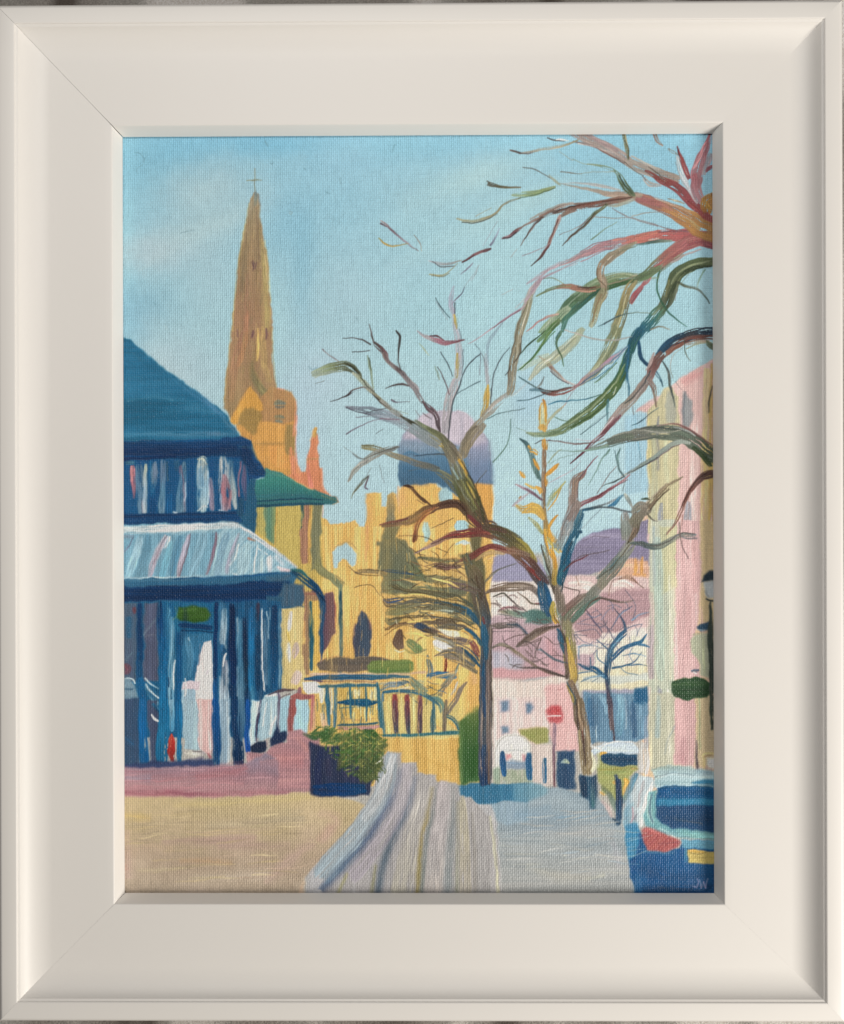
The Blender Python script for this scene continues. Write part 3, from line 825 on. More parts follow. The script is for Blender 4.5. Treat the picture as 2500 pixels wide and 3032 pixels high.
PAINTING.append('''
# market hall ground floor
@7
P 155888/1d5f92/124f86 nv 3 60,640 1420,640 1430,1400 1260,1440 1260,1800 60,1800
P 1a3f70/1c5c8f nv 3 860,640 1420,640 1420,1400 1260,1440 1230,1800 860,1800
P 3d4c68/52607e/474c6c nv 4 60,650 190,650 190,1320 60,1320
P 50536f/5a5f7f nv 4 250,660 380,650 390,1330 250,1330
S 803a48 30,26 .8 170,690 172,740
D 175c90 60,60 .7 120,780 120,940
S 7a9ab0/5c6a84 8,12 .8 145,1080 90,1150
S 8a4250/7c4c64 40,60,40 .8 90,1180 120,1215 100,1260
S 6a7c8c/85909c 6,8 .8 370,770 290,870 250,930
S 8a8c98/5c6078 6,8 .8 260,945 340,930 370,1050 375,1190
S 0b2b66/0a3068/0f4a84 46,54,50 .95 215,660 215,1000 215,1320
P 5f7e98/7f98ac/54708c nh 4 60,1290 130,1290 190,1360 200,1500 60,1500
S a9c0cc/c0ccd4 10,16 .8 75,1310 140,1300 180,1340
S d0dce2 8,10 .7 80,1490 140,1480 190,1510
S 2c4c70 10,12 .7 80,1400 160,1390
S e0e8ec/9ab8c8 10,14,10 .9 265,1300 310,1350 375,1390
S 4d7c9c/2a6090/6f98b4 40,70,60 .9 270,1360 330,1440 380,1520
S cfdce2 10,12 .9 270,1350 300,1400 380,1470
S 7fa8bc 8,10 .8 280,1430 340,1510 375,1560
P 3e4766/474d6e nv 4 60,1490 200,1500 205,1800 60,1800
S 155c98/0f5490/124a80 60,66,66 .95 225,1300 235,1500 232,1740
S 484c70 60,60 .8 300,1500 320,1740
S e8f0f2/a9c4d0 10,26,12 .95 310,1610 345,1640 370,1660
S 07265e/0c3c7c/12589a 40,60,60 .95 385,640 390,900 400,1100
S 0e5490/176aa4/1a6ea8 70,100,100 .95 415,950 430,1250 435,1740
S 3f7ca4/1a5c94 40,50,40 .85 465,650 460,900 450,1150
S c9dce8/5c9cc4 5,8,5 .8 465,660 468,730 460,780
S 4a82a8/6a9cba/7fa8c0/4f88b0 50,60,56,50 .9 490,780 490,1100 485,1400 490,1740
S e8f0f4/d0e0e8 4,8,6 .95 515,1140 505,1250 505,1390
S a9c8dc 6,10,6 .8 500,780 490,1000 480,1100
S 0c2c62 8,10 .8 460,1290 465,1370
S 0f4a80/124f88/14609c 46,50,50 .9 550,860 550,1200 550,1740
P 14589a/1b6494/1d6a94 nv 4 440,650 860,650 860,900 540,900
P 3d6a1c/3f6c24/2f5c14 nh 4 545,690 700,680 790,700 822,750 800,795 700,815 560,812 530,790 530,720
S 4f8c7c 8,10 .7 510,690 530,760 500,800
S 5a8838 16,16 .5 560,720 700,705
S 0a2e6a/0b3066 34,42,44 .9 550,845 700,850 830,862
P 2c6a98/3572a0/346c9c nv 3 575,900 860,900 850,1400 590,1400
S 07264f 8,10 .8 575,890 700,885 840,900
S 5a8cb0/4a80a8 40,60,50 .7 620,950 650,1100 640,1280
S 245c8e 40,40 .7 690,1150 690,1290
S cfdde6 4,5 .8 635,940 640,970
P a6b8cc/9fbacc/8fb2cc nv 3 585,1330 730,1320 740,1800 585,1800
P e8d0d2/f0dfdc/e8c8c4 nv 3 760,975 835,965 842,1400 838,1800 705,1800 700,1400 720,1100
P e4cfd8/dccbd6 nh 3 590,1330 730,1315 730,1390 590,1395
S f8f0ee/f5e4e0 20,36,24 .9 805,985 815,1100 825,1300 800,1400
S ecb8b4/e8b0ae 40,60,60 .8 740,1480 745,1600 750,1740
S 9cb8cc/aac8d8 40,50 .7 680,1400 660,1740
S 5c6f90 14,14 .6 730,1000 720,1180
S 8a98b4 10,12 .5 820,1200 790,1260
S e9e2e6/e8f0f4 8,10 .8 830,1400 822,1740
# slatted folding doors
S 08205a/0a2c68/0d4890/1556a0 30,30,36,50 .95 865,650 865,900 862,1200 860,1740
S 3a6c9a/30608c/2a5484 70,70,60 .85 920,660 920,900 910,1050
S 8ea4b8/e0e8ec/9fb0bc 14,20,14 .9 930,820 945,960 960,1040
S 7f9cb2/a2b4c4 40,60,50 .85 935,700 930,900 925,1000
S e0e4e8/f2f4f4 8,20,18,6 .95 960,1080 940,1120 925,1200
S 88889c/9aa4b4/a4b4c4/b4c8d4 50,60,80,90 .92 945,1150 940,1300 935,1500 940,1740
S dfe6ea 6,8,6 .8 900,1280 905,1500 900,1700
S f0f2f2 5,7 .9 975,1290 972,1380 980,1500
S 071d52/08225a/0a2c60/0d3a72 50,60,70,70 .95 1000,660 1005,1000 1015,1350 1030,1740
S 16406f 20,20 .6 1030,700 1020,900
S a9c4d4/7ca4bc/5f8cac 12,20,16 .9 1050,780 1058,1000 1062,1250
S dfe8ee/f0f4f4 4,7,5 .9 1045,790 1050,880 1052,900
S e0e8ee/eef2f6 5,8,5 .9 1052,1200 1050,1330 1050,1450
S 4d7ca0/3a6c94/5a7c98 40,60,70 .85 1080,800 1085,1100 1085,1500
S 5a809c/6a8ca8 50,60 .8 1080,1500 1085,1740
S 0a2050/0c1f4a/15304f/0c3068 30,44,40,30 .95 1110,780 1120,1050 1130,1300 1125,1500
S 1c5c98/1868a4/1a6aa0 40,50,50 .85 1170,700 1172,1000 1170,1400
S 1048a0/1a4c98 26,30 .9 1140,1500 1140,1740
S c4d8e4/dfe8f0 16,40,50 .9 1200,1600 1185,1680 1190,1740
S 4a8cb4 30,26 .8 1180,1360 1175,1560
S 3a2c48/3f3450 40,34,20 .8 1230,660 1228,740 1225,800
S 0e3560/0c3460 40,44,40 .92 1220,750 1222,1050 1225,1400
S 30507c/5c7090 20,20 .8 1245,1400 1240,1600
S f0f2f4/dde6ee/f0f4f4 5,11,8 .97 1265,705 1258,900 1262,1150 1275,1410
S 4c6c90/5f7c9c 24,34,24 .85 1285,800 1290,1000 1295,1350
S c9d8e0/e4ecf0 4,7,4 .9 1300,730 1315,830 1308,960
S a4bccc 4,5 .8 1330,700 1325,800
S 0c2c60/0e3868/124a80 50,70,70 .92 1370,680 1365,1000 1360,1380
S 2c5c84 20,26 .7 1320,1000 1320,1380
S 4a6c8c/7f9cb0 14,18 .8 1410,700 1410,1380
# yellow wall with round lamps, brown post
P d8c078/dcc88a/d6bc6c nv 3 1430,700 1620,700 1630,1380 1560,1400 1430,1390
S b8b07a/c4b880 16,20 .7 1440,720 1440,1380
S d6cfc8/dcd4cc 30,40,30 .85 1510,730 1505,820 1500,880
S f5f2ee 10,14 .9 1500,800 1495,890
S c9b4b0/c4aab0 36,60,40 .85 1560,990 1555,1060 1530,1120
S faf6f2/f5f0ec 20,40,36,12 .97 1490,1000 1490,1070 1492,1110 1498,1160
S d8c0b8/d4bcb8 60,90,80 .8 1570,1240 1560,1280 1540,1340
S e9c84c 12,16 .7 1480,880 1500,970
S e6d896/ede0a8 20,20 .6 1540,700 1550,950
@8
P 96725a/a88460/9c7a58 nv 2 180,570 300,560 300,635 235,635 222,800 215,1260 178,1270 165,1100 175,800
S d99a58/e0b868 12,16 .85 180,800 178,1000
P dfb85a/e2b85c nv 2 215,630 300,625 310,800 300,1150 260,1240 225,1200
S 1a5c70/155468/20607a 26,40,40,30 .92 232,640 235,800 238,1000 238,1230
P 2a5880/274a78/1b3f6c nv 2 300,570 370,590 400,900 350,1050 318,1160 300,1000 305,800
P 5c3f5c/6a4860/7a4a54 nv 2 350,565 425,568 445,640 440,900 380,1010 345,1060 335,900 350,760
S b05048/c25a4c 6,10,8 .9 430,590 442,700 440,860
S 9a7488 5,8,5 .8 310,1000 322,1080 320,1170
S 9a5a4c/9a6050 12,14 .8 190,580 300,575
S 6a4260/7a4440 30,20 .8 240,550 300,560
S 0c3c68/0b4870/0a3a68/0e3568 40,70,80,60,50 .95 70,380 150,430 230,490 290,540 335,620
S 12606c/1a6a78 20,30,20 .85 60,370 150,380 200,430
S 06284c 14,20 .8 250,540 310,580 350,640
@7
S a06a58 14,14 .7 1620,540 1640,620 1625,800
# street furniture by the hall corner
@7
P c0d8dc/9cc0cc/b4d0d8 nv 3 1260,1440 1400,1420 1400,1560 1380,1700 1380,1800 1230,1800 1250,1600
S d8e8ec/e8f0f0 20,30 .8 1290,1450 1390,1440
S e0ecee 10,14 .7 1270,1480 1260,1700
P a8cdd8/9cc8d8 nv 3 1400,1480 1510,1440 1500,1800 1410,1800
S 6a5c78/7a6a80 24,26,20 .85 1395,1420 1410,1540 1415,1740
S 4c4458/5a4a58/6a5048 10,26,20,8 .95 1310,1440 1420,1405 1480,1400 1540,1395
S 5c4c58 10,10 .8 1400,1470 1500,1430
P e8e4d4/f2ecdc nh 2 1610,1340 1736,1320 1800,1420 1660,1440 1610,1400
S 96626c/8a5a68 30,50,40 .85 1580,1380 1590,1440 1640,1450
P a8505a/b46a64/a04a4c nv 2 1500,1450 1560,1430 1660,1440 1720,1450 1665,1480 1550,1490 1545,1600 1535,1740 1490,1740 1495,1600
P a9d0e0/b2d4e0 nv 2 1548,1500 1665,1495 1660,1800 1540,1800
S b86068/c07070 26,24 .8 1700,1440 1690,1600 1680,1740
S c89a84 16,20 .7 1710,1500 1710,1740
# lower part of the facade
@10
P 384f7c/3c4c74/464f74 nv 4 60,-30 200,-30 205,560 60,560
D 2a5a94 30,60 .6 90,300 150,350
S 1a60a4/0f5aa0/0d4f94 66,76,96 .95 235,-20 240,300 252,535
P 484f74/505878 nv 4 295,-20 370,-20 370,520 300,540
S e8eef0 8,20,14 .95 315,100 345,140 375,160
S 2a6a98/0d3c6c 30,24 .8 330,10 370,70
S 136ba4/1a72a6/126090 90,100,110,100 .95 425,-20 420,200 405,400 400,525
S 8cb0c8/4a8cb8 34,36,20 .9 490,-20 490,150 488,240
S 17629a/1c6ca0 44,44 .95 555,-20 555,520
P b2c8d4/a0bccc/a4c4cc nv 3 585,-20 730,-20 735,410 600,400
P ecc4c0/e8b4b0/ecd0cc nv 3 705,-20 838,-20 835,440 780,440 720,400
S f0ece8 10,12 .8 805,0 800,200 820,400
S c4606a/b25062 20,40,30 .8 800,440 820,480
S d4452e/bb2a24/a02a24 20,60,72,40 .97 490,270 488,340 486,420 492,500
S ef7050 6,8 .7 480,290 478,380
S c9c4bc/e8e8d8/a49ca0 14,50,60,20 .95 600,430 650,440 720,440 770,435
S 98909c/8a8494 30,50,30 .9 640,490 700,500 760,470
S 5c5058 10,10 .8 670,415 740,425
P 343c6c/3d4878 nh 5 300,505 850,490 850,555 60,570 60,540
S 0a4498/0c3f88/0b3878 66,76,66 .95 860,-20 870,250 875,540
P a0b4c8/90a8c0/b0c4cc nv 3 905,-20 990,-20 990,480 960,535 905,540
S c9d8e0/e0e8ec 14,20,12 .8 960,0 975,300 970,520
S 0d3068/0f2f64/0a2454 50,70,90,110 .95 1030,-20 1040,150 1055,350 1062,520
S 4c7094/3c5c84 60,60,30 .85 1080,-20 1085,200 1090,330
S 0f3f9c/1040a8/0c34a0 36,46,50 .95 1138,-20 1140,200 1140,420
P c8d8e4/dce8f0/b4cce0 nv 3 1165,-20 1250,-20 1225,160 1215,340 1165,370
S 4c4868/443c58 20,26,16 .9 1250,-20 1225,150 1215,330
P b4cad8/9cbccc/c4d8dc nv 3 1250,-20 1395,-20 1395,160 1340,290 1240,330
S eef2f2/dce8ec 14,26 .85 1380,120 1320,270
S e0e8e4 8,12 .7 1300,0 1270,200
P a4ccdc/98c4d6 nv 3 1400,-20 1510,-20 1500,240 1470,260 1400,250
S 6a5c78/705870 24,20 .8 1405,-20 1400,150 1405,250
P 9c4c50/a85a58/ac4c44 nv 2 1490,-20 1550,-20 1535,200 1530,260 1485,260
P a8d4e4/a4d0e0 nv 2 1548,-20 1660,-20 1655,230 1540,235
P 2a2f50/1f2a4c/28304c nh 3 1165,380 1230,340 1290,320 1305,380 1290,430 1180,440 1160,430
P 26325c/1f2c58/30365c nh 3 1330,330 1370,230 1390,150 1400,260 1470,250 1480,320 1430,365 1340,370
# pink pavement
P c08f94/b8808a/c48a8e/c98f8e nh 3 1300,440 1340,375 1480,350 1480,250 1600,235 1680,280 1760,300 1760,760 1600,765 1400,790 1130,810 1130,520 1120,430
P 8c86a4/a88498/b07f8c/b8888e/bf8088 tn 6 60,560 400,555 850,545 1130,520 1300,440 1400,500 1400,790 1130,812 800,820 400,810 60,805
D c07078/bb6e78 60,120,140 .7 700,640 900,600 1100,560
D ca8484/c97c80 80,150,140 .7 1250,520 1450,480 1600,500
D 9c9ab8 60,60 .5 100,640 300,650
D a4566a/a8505e/9c4c62/b46a74 24,44,50,20 .85 80,770 300,775 600,780 950,795
D b46870 20,30 .6 950,770 1300,770 1500,760
D d08c84 40,60 .6 1560,300 1650,400
D cf8a90 60,60 .5 700,700 1100,700
S dca8ac 14,12 .7 1135,450 1150,500
S d8b4b4 10,10 .7 1300,320 1310,380
# sandy ground
P ccb98c/c4b088/bfab8a/b8a28a/baa892/b8a694 tn 4 60,805 400,812 800,825 1130,812 1400,790 1600,765 1730,758 1760,780 2000,830 2200,900 1960,1300 1736,1400 1600,1530 1540,1640 60,1660
D d8c078/d4b878 40,80,50 .8 80,960 200,980 300,990
D d9c488/d0bc84 40,60,60 .7 500,880 900,870 1300,840 1700,810
D c4b48c 60,90 .6 700,960 1100,960 1500,930
D bdae92/b4a890 80,120 .6 800,1050 1200,1030 1600,980
D b8948c/bb908c 60,90,60 .6 420,1190 850,1180 1200,1160
D b28c84/b8948c 50,80,50 .5 900,1230 1200,1230 1500,1220
D ccb090 50,60 .5 250,1220 500,1260
D c9a074/cfa878 30,60,40 .6 560,1360 800,1355 1000,1375
D d4b4a4/d2aea4 60,100 .6 100,1100 110,1500
D c9bca4/d0bfae 80,120 .6 700,1500 1300,1480
D d2b0a4/c9a498 60,120,80 .6 1300,1550 1500,1350 1700,1200
D cfc09c 30,40 .6 200,1440 600,1420
S e4cf90/d8c490 5,6 .6 200,950 400,965 700,955
S 9c8c6c 4,4 .5 510,940 700,938 860,940
S e0d0a8 4,4 .5 90,1045 500,1040 1100,1045
S d0b890 4,4 .5 340,1360 600,1340
S c9907c 4,5 .6 100,1390 90,1430 120,1425
D d0a898 50,90,60 .6 1750,950 1900,1000 1780,1200
D c49888 60,100 .5 1740,1180 1850,1060
''')
PAINTING.append('''
# far hills and pale pink houses on the right
@13
P a3a2c0/9a97b8/8f8cb0 nh 3 918,840 1100,800 1300,850 1450,1000 1450,1080 1290,1040 1100,1050 915,1065
P ecdfd6/e8d8d2/e6d6d2 nv 3 905,1050 1100,1055 1290,1040 1450,1080 1500,1100 1800,1000 1800,1500 905,1500
P c6aab4/bfa0aa/cbb0b8 nv 5 900,1360 1060,1330 1200,1380 1450,1370 1800,1380 1800,1800 900,1800
@9
P 8f87a6/857da0/9a92b0 nh 3 340,330 410,240 470,150 540,90 620,60 740,30 860,10 980,-40 1110,-80 1115,340 1000,360 940,330 860,300 760,330 680,390 600,410 480,415 400,430
P d8b49c/d9a88c/dcb8a0 nh 4 680,400 860,300 960,270 1100,300 1110,440 1000,440 860,430 760,450
P dfc9c4/d9bab8/cfaeb0 nv 4 380,430 500,415 620,420 780,430 1000,430 1110,440 1115,700 1115,1000 330,1000 330,600
P c39a98/b48c94/bd9498 nh 5 560,720 640,680 700,560 780,560 900,520 1110,520 1110,760 900,860 700,1000 480,900 450,800
S e9dbd2/ead9d0 60,90,60 .7 420,500 560,500 680,560
S e4cfc8/dfc4bc 40,70,50 .7 800,500 880,480 960,520
S e2a35a/e8ac58 22,30,26 .95 990,275 995,330 990,400
S e2a352/e0a050 20,26,30 .95 1050,265 1040,330 1045,400
S e3a25c/e0a868 26,30 .9 970,410 1080,415
S c9a87c/d8b894 14,24 .7 860,340 960,330
P e0d4cc/dfd0c8 nv 4 450,1020 640,1000 700,900 900,900 1110,860 1115,1060 480,1100
P e6dcd0/e0d8c0 nv 4 640,1040 700,960 1000,930 1110,980 1110,1200 800,1240 640,1200
P dcd4b4/d8d0b0/ddd6ba nv 4 490,1240 1110,1180 1110,1380 500,1410
P c9ccc0/c4ccc4 nh 4 540,1290 760,1280 1100,1260 1105,1330 760,1340 540,1330
@14
P c8a4ac/c09aa6/d0a4aa tv 5 620,300 900,280 1250,260 1300,400 1350,700 1000,700 800,690 620,720
P b8acc0/b4b4c4/c0b0bc nv 10 630,480 760,490 900,560 880,640 630,650
P d8a4a8/d49aa0/dca8a8 nh 5 635,640 900,650 1200,640 1250,690 1100,710 800,725 640,725
D d08c90 80,110,80 .6 1110,390 1150,520 1160,620
S a0a8b4/a8b0b4 8,14,10 .8 660,745 800,755 1000,720 1100,715
P dfd2c6/e2cfc6/e6ccc4 nv 4 630,730 1000,735 1250,700 1280,800 1290,900 1000,900 640,900
P e0cdc6/dfc6c2/e3cfca nv 4 630,880 1000,880 1100,900 1100,1250 1000,1300 960,1500 960,1650 630,1650
P e8bab8/e6b2b0/e8aea8 nv 5 1080,780 1260,760 1330,960 1370,1340 1170,1340 1120,1200 1090,1000
P cfc0b8/d4c4bc nv 4 960,1290 1170,1280 1170,1650 960,1640
P b4b0a8/b8b4ac nv 4 1170,1650 1370,1340 1400,1650
D e8d0c8 20,20 .5 1000,760 1060,1100
S f0dcd4 6,6 .8 700,905 830,900 840,990
S b07a7c 4,4 .8 1080,812 1135,814
S b07a7c 4,4 .8 1190,814 1240,814
P 6c7c9c/8090ac nv 8 695,915 770,905 770,1000 700,1005
D 6c7c9c 40,50 .8 740,920 735,990
P 5d7396/7488a8 nv 8 915,930 965,925 985,970 960,1015 920,1010
D 5f7498 40,40 .8 935,940 935,1000
P 687c9c/7488a4 nv 7 705,1140 760,1130 762,1190 715,1205
# no entry sign
P da5a60/d04a52/dc6c70 nh 7 1095,990 1130,950 1190,945 1225,970 1240,1030 1230,1085 1180,1105 1110,1095 1090,1050
D e03438 50,60,40 .8 1150,990 1170,1000 1200,990
S f2c4c4/f4d0cc 10,14,10 .85 1100,1043 1160,1040 1220,1042
S e07c80 8,8 .5 1140,975 1180,1010
S 8a6c84/7c5c74/6c3c50/7a4450 26,26,20,18 .9 1162,1105 1160,1250 1158,1450 1162,1660
# green awning
P aba867/9c9f58/aca46a nh 4 850,1165 960,1150 1090,1145 1112,1175 1105,1260 1010,1285 940,1240 870,1205
S c0b47c 6,8,6 .6 860,1160 980,1150 1080,1145
S 8f9a50 14,20 .6 880,1200 1000,1220
# white van
P e2dfd4/dcdcd6/e6e2d8 nv 4 640,1340 665,1280 720,1225 800,1205 880,1215 940,1255 970,1300 960,1420 970,1500 640,1500
S f2f0ea/f0eee4 8,12,8 .9 640,1360 680,1260 760,1212 850,1208
S c8c4b4 5,6 .8 860,1210 930,1250 968,1290
S f6f4f0 30,40,30 .7 720,1300 820,1260 900,1310
S b8c0c8 10,10 .6 730,1330 820,1340 920,1330
S c8ccd0 8,8,8 .6 880,1340 850,1370 880,1400
P d27c84/dc9498 nv 6 750,1375 785,1370 795,1410 755,1420
P c87c88/d89aa0 nv 6 890,1385 925,1380 925,1420 895,1425
P 7c8aa4/a4acc0 nh 6 755,1430 925,1430 920,1500 760,1500
P a9b4a4/a4b098/b4b0a4 nv 5 640,1500 960,1490 980,1640 640,1650
P 9ab09c nv 8 640,1490 700,1485 700,1600 640,1590
D 8ca080 50,60 .5 800,1530 880,1600
D b4bcc8 40,50 .6 730,1600 750,1640
S 1f4478/1c4678/204c80 40,50,30 .95 718,1350 725,1450 738,1560
S 2f5a90/205088/2a6494 40,60,40 .95 950,1360 945,1450 955,1590
S 265c88/1f5890 34,40,30 .95 1082,1405 1080,1500 1080,1620
P 33507c/2c446f/344a78 nv 5 1185,1345 1335,1335 1340,1440 1345,1670 1195,1680 1175,1600 1180,1450
S 9ab4b8/c0cc9c 20,40,16 .8 1225,1440 1260,1425 1290,1440
D 2c3c68 60,60 .5 1250,1500 1260,1640
# right shop behind the small tree
@9
P a4a4b4/9c9cb4/a8a8b4 nh 5 530,1405 760,1390 980,1390 1105,1400 1105,1460 530,1470
P 5c7ca0/6a8aa8/55749a nv 4 550,1450 1105,1440 1105,1600 1110,1800 560,1800
@12
P 5c7ca0/6c8cac/4f7098 nv 4 540,-80 1110,-80 1100,300 1000,340 700,340 600,360 540,100
S 86a8c0/88aac4 40,50,30 .8 680,-60 740,0 740,100
S 406894/3c6090 50,60 .7 600,-30 610,200
S c4dce6/d8e8ee 6,10,8 .9 655,200 650,260 655,330
S 88b0c4/6a98b4 60,70,60 .8 850,-60 870,60 850,280
S c8e0e8/dceef2 6,10,6 .9 890,-60 915,40 905,230
S e4f0f2 5,8,5 .9 962,30 955,90 962,140
S e4f0f2 4,6,4 .9 968,190 965,260
S 7496b4 40,50 .8 1040,20 1040,280
S 34507c 40,50 .7 970,0 985,300
S 7484a4/a0a8b8 40,50 .7 1090,120 1080,400
@9
S 4f5f80/305a84 12,16 .6 780,1480 800,1700
P 20598a/245c8c/1c4c78 nv 5 985,1385 1100,1375 1108,1500 1060,1520 975,1510
S 90a8bc 8,8 .6 1050,1500 1090,1520
M .70
# right-hand building
@6
P e8a6a0/eab2aa/e8b8ae nv 3 1000,690 1150,590 1330,440 1500,330 1640,245 1740,180 1740,1800 1100,1800 1090,1100 1085,700
P cac29a/c4be98/d0c6a0 nv 3 1090,690 1180,600 1240,480 1290,470 1360,560 1370,800 1360,1740 1095,1740
P a4c8da/9cc2d8 nv 4 900,730 1085,700 1090,1000 1095,1380 900,1400
S e69a9c/f0b4b0 16,20 .8 1000,690 1080,630 1180,560
D e88080 80,90,60 .7 1400,440 1500,380 1580,340
S d8b878/e0c084/dcc07c/e0c080 60,80,80,80 .85 1600,330 1600,800 1590,1200 1590,1740
S c0a45c/c8ac64 30,40,50 .85 1640,280 1640,700 1640,1740
S f0c0b8/ecc4bc 50,60,60 .6 1500,700 1490,1000 1480,1740
S e8aca8 50,60,60 .5 1400,980 1400,1300 1400,1740
P 9c9ca0/94989c/a8a8a4 nv 4 1405,510 1440,560 1480,600 1480,760 1440,830 1395,820 1390,680
S 6f7480 14,18,10 .7 1420,520 1405,650 1400,800
P b0ac9c/a4a898 nv 5 1270,500 1330,540 1350,700 1330,800 1250,780 1240,620
S 7c808c/8a8a94 12,26,20 .8 1185,740 1180,900 1182,1190
S a8ae94/b0b498 50,70,60 .6 1140,900 1150,1200 1150,1740
S d4c888/d8cc90 30,40,30 .6 1110,760 1110,1000 1110,1300
S c4c8a4 40,50 .6 1250,900 1260,1300
S 9098a4/8c8c9c 30,50,50 .7 1215,1480 1205,1600 1210,1740
S 9c9ca8/8f94a0/a09ca8 40,70,80 .7 1450,1470 1440,1600 1440,1740
S f0e4b8 5,6 .5 1095,800 1100,1300
S 3c3c38/3f4038 10,14,10 .8 1645,470 1625,600 1620,700
@9
P c2c8b6/bcc4b0/cccab4 nv 3 1115,-60 1330,-60 1330,1000 1330,1740 1108,1740 1108,800
P e6a8a8/e4a4a4/e8b4b0 nv 3 1340,-60 1550,-60 1550,600 1500,900 1520,1100 1540,1300 1320,1300 1330,700
P e5c488/dcbc7c/e2c080 nv 3 1550,-60 1645,-60 1645,900 1560,800
S e8a09c/e89c9c 60,70 .6 1500,100 1500,560
P c8cca8/c4c49c/d0c8a4 nv 4 1200,0 1330,0 1340,500 1200,600
S c8a8a0/c8a4a4/c4a8a4 30,50,40 .6 1130,560 1130,800 1130,1300
S a9bcb4/acc0b4/b0c0b0 60,80,70,70 .8 1180,100 1190,500 1200,900 1210,1300
S dfe0c8/dfdcc0 20,26,20 .8 1280,420 1290,800 1290,1300
S 98a8ac/9ca8a8 26,30 .6 1145,0 1150,500
S ac9ca4 40,60,60 .6 1130,850 1120,1100 1130,1300
S d8c4bc 30,40 .7 1110,1380 1115,1740
S a4a4ac/949cac/a4a8b0 30,50,60 .85 1205,1390 1200,1500 1200,1740
S 7c849c 20,24 .5 1190,1370 1185,1450
S d8dcc4/d8d8c0 30,50,50 .8 1265,1400 1280,1550 1290,1740
S e49c9c/e4a4a4 50,60 .5 1450,600 1430,1290
P a9ae98/b4b89c/a0a890 nv 4 1480,930 1560,900 1620,900 1640,1300 1540,1280 1530,1150 1460,1080 1460,980
S b8c094 20,26 .6 1570,950 1580,1260
S 93987c/8c9478 10,8 .7 1480,920 1570,900
@12
P c0c4ac/bcbca4/cac8b4 nv 4 1110,-80 1330,-80 1325,540 1110,600
P e4a6a4/dc9898/e0a0a0 nv 3 1328,-80 1505,-80 1510,540 1440,545 1320,530
P d4c09c/c8b48c nv 4 1505,-80 1560,-80 1640,-80 1660,440 1560,560 1505,540
S d48890/cc7c84 40,80,70 .6 1400,300 1400,420 1400,510
S b0b48c/a8ac84 14,20,20 .8 1540,-60 1540,200 1545,400
S a4b8b4/9cb4b8 40,50 .7 1190,-60 1180,300
S e4dcb8/dcd4b0 14,30,20 .8 1130,250 1125,400 1125,540
S 90a0a4/a0a8a0 10,14 .7 1330,200 1260,340 1240,440
S c4c8c8/c4c4c4 60,80,90 .8 1060,350 1070,500 1060,600
S dcdcc8 30,30 .7 1270,300 1270,500
M 1
# wall lamps and signs
@9
P 2c3c4c/243444 nv 3 1555,470 1580,410 1620,378 1655,380 1658,450 1600,455
P d8dcdc/b8c0c4/c4c8c8 nh 3 1580,460 1658,450 1658,620 1610,610 1585,540
S 8c9498 10,14 .7 1590,550 1620,600
S 1c2c38 14,14,10 .9 1600,620 1640,635 1655,640
P 2c4466/34506c nh 3 1505,840 1530,820 1615,815 1618,880 1540,885 1510,865
S b0bcc4 6,8 .7 1520,878 1580,885
S 5c6c84/3c5070 24,30 .9 1475,1240 1530,1235
S d0d4d0 8,10 .8 1490,1250 1510,1260
P 2c5030/2f5634/3a5c34 nh 3 1292,1370 1310,1320 1350,1298 1560,1300 1625,1345 1628,1420 1600,1465 1400,1478 1310,1440
S 4f7048 10,10 .6 1310,1350 1450,1330 1590,1340
S 1f4024 10,10 .6 1330,1440 1480,1450 1590,1440
S 3d4a44/35423c/3c4a40 20,50,50,50 .9 1636,650 1632,900 1645,1200 1650,1740
@12
S 3a443c/343c38/3c4440 50,50,40,20 .9 1660,-60 1655,200 1665,400 1662,430
# parking meter pole
S 5c4a58/4c3c4c/3f3444/4c3440 10,16,16,20 .95 1515,330 1518,450 1522,540 1528,600
P 4c3444/54404c nv 3 1505,605 1530,590 1558,610 1545,640 1525,648 1505,625
S e8d890/e4d08c 10,16,10 .9 1565,460 1600,440 1655,450
S e8d490/e0c880 14,20,8 .8 1575,470 1580,530 1580,590
P f4f0e4/e8e0d0 nv 4 1600,480 1660,470 1660,560 1620,560 1595,520
S b8884c 8,8 .8 1580,470 1640,455
# street and small cars
P 8c9eac/94a2ae/9ca6aa/a2a6a6/a2a2a0 th 4 -700,700 330,740 660,800 760,960 880,1060 910,1200 930,1400 960,1550 1000,1700 -700,1700
@11
P bdbcbc/b4b4b8/c0bcb8 nv 4 550,440 710,435 720,520 850,520 855,610 1020,620 1025,680 1180,690 1220,800 1300,810 1330,860 1480,870 1540,1000 1560,1300 1590,1650 -100,1660 -100,1480 0,1380 120,1270 300,1070 440,860 490,700
P 3a7496/34709a/40789c nv 3 1215,700 1380,690 1500,700 1800,690 1800,850 1600,860 1500,880 1360,865 1320,810 1225,800
@12
P 5488a8/6a98ae/7ca4b4 lv 6 -60,690 180,700 230,740 240,780 120,830 -60,860
@11
P 84a0b4/94a8b8/8c9cb0 nv 6 1480,880 1600,860 1800,850 1800,1010 1640,1050 1540,1020
@12
D 8098b4/90a4b8 60,90,60 .7 -40,960 200,970 400,980
D a8b4bc/a8b8c0 60,120,60 .6 100,860 350,850 560,900
D 7c9cbc 20,36,16 .6 300,980 440,985 600,990
D 8aa0b4 30,60 .6 0,930 260,900
D a8acac/aaaaaa 90,160,140 .6 200,1150 500,1100 780,1150
D b0b0a4/b0aca0 60,120,80 .6 60,1400 300,1480 600,1500
D b4b8c0 60,100 .5 400,1300 850,1300
D c8c8b0 20,40 .5 560,1520 720,1480
D 9ca8b8 40,80 .5 0,1100 400,1060
D b0a8b4 60,60 .4 800,1200 850,1400
S d8dcc8 5,5 .6 370,1310 400,1305
@12
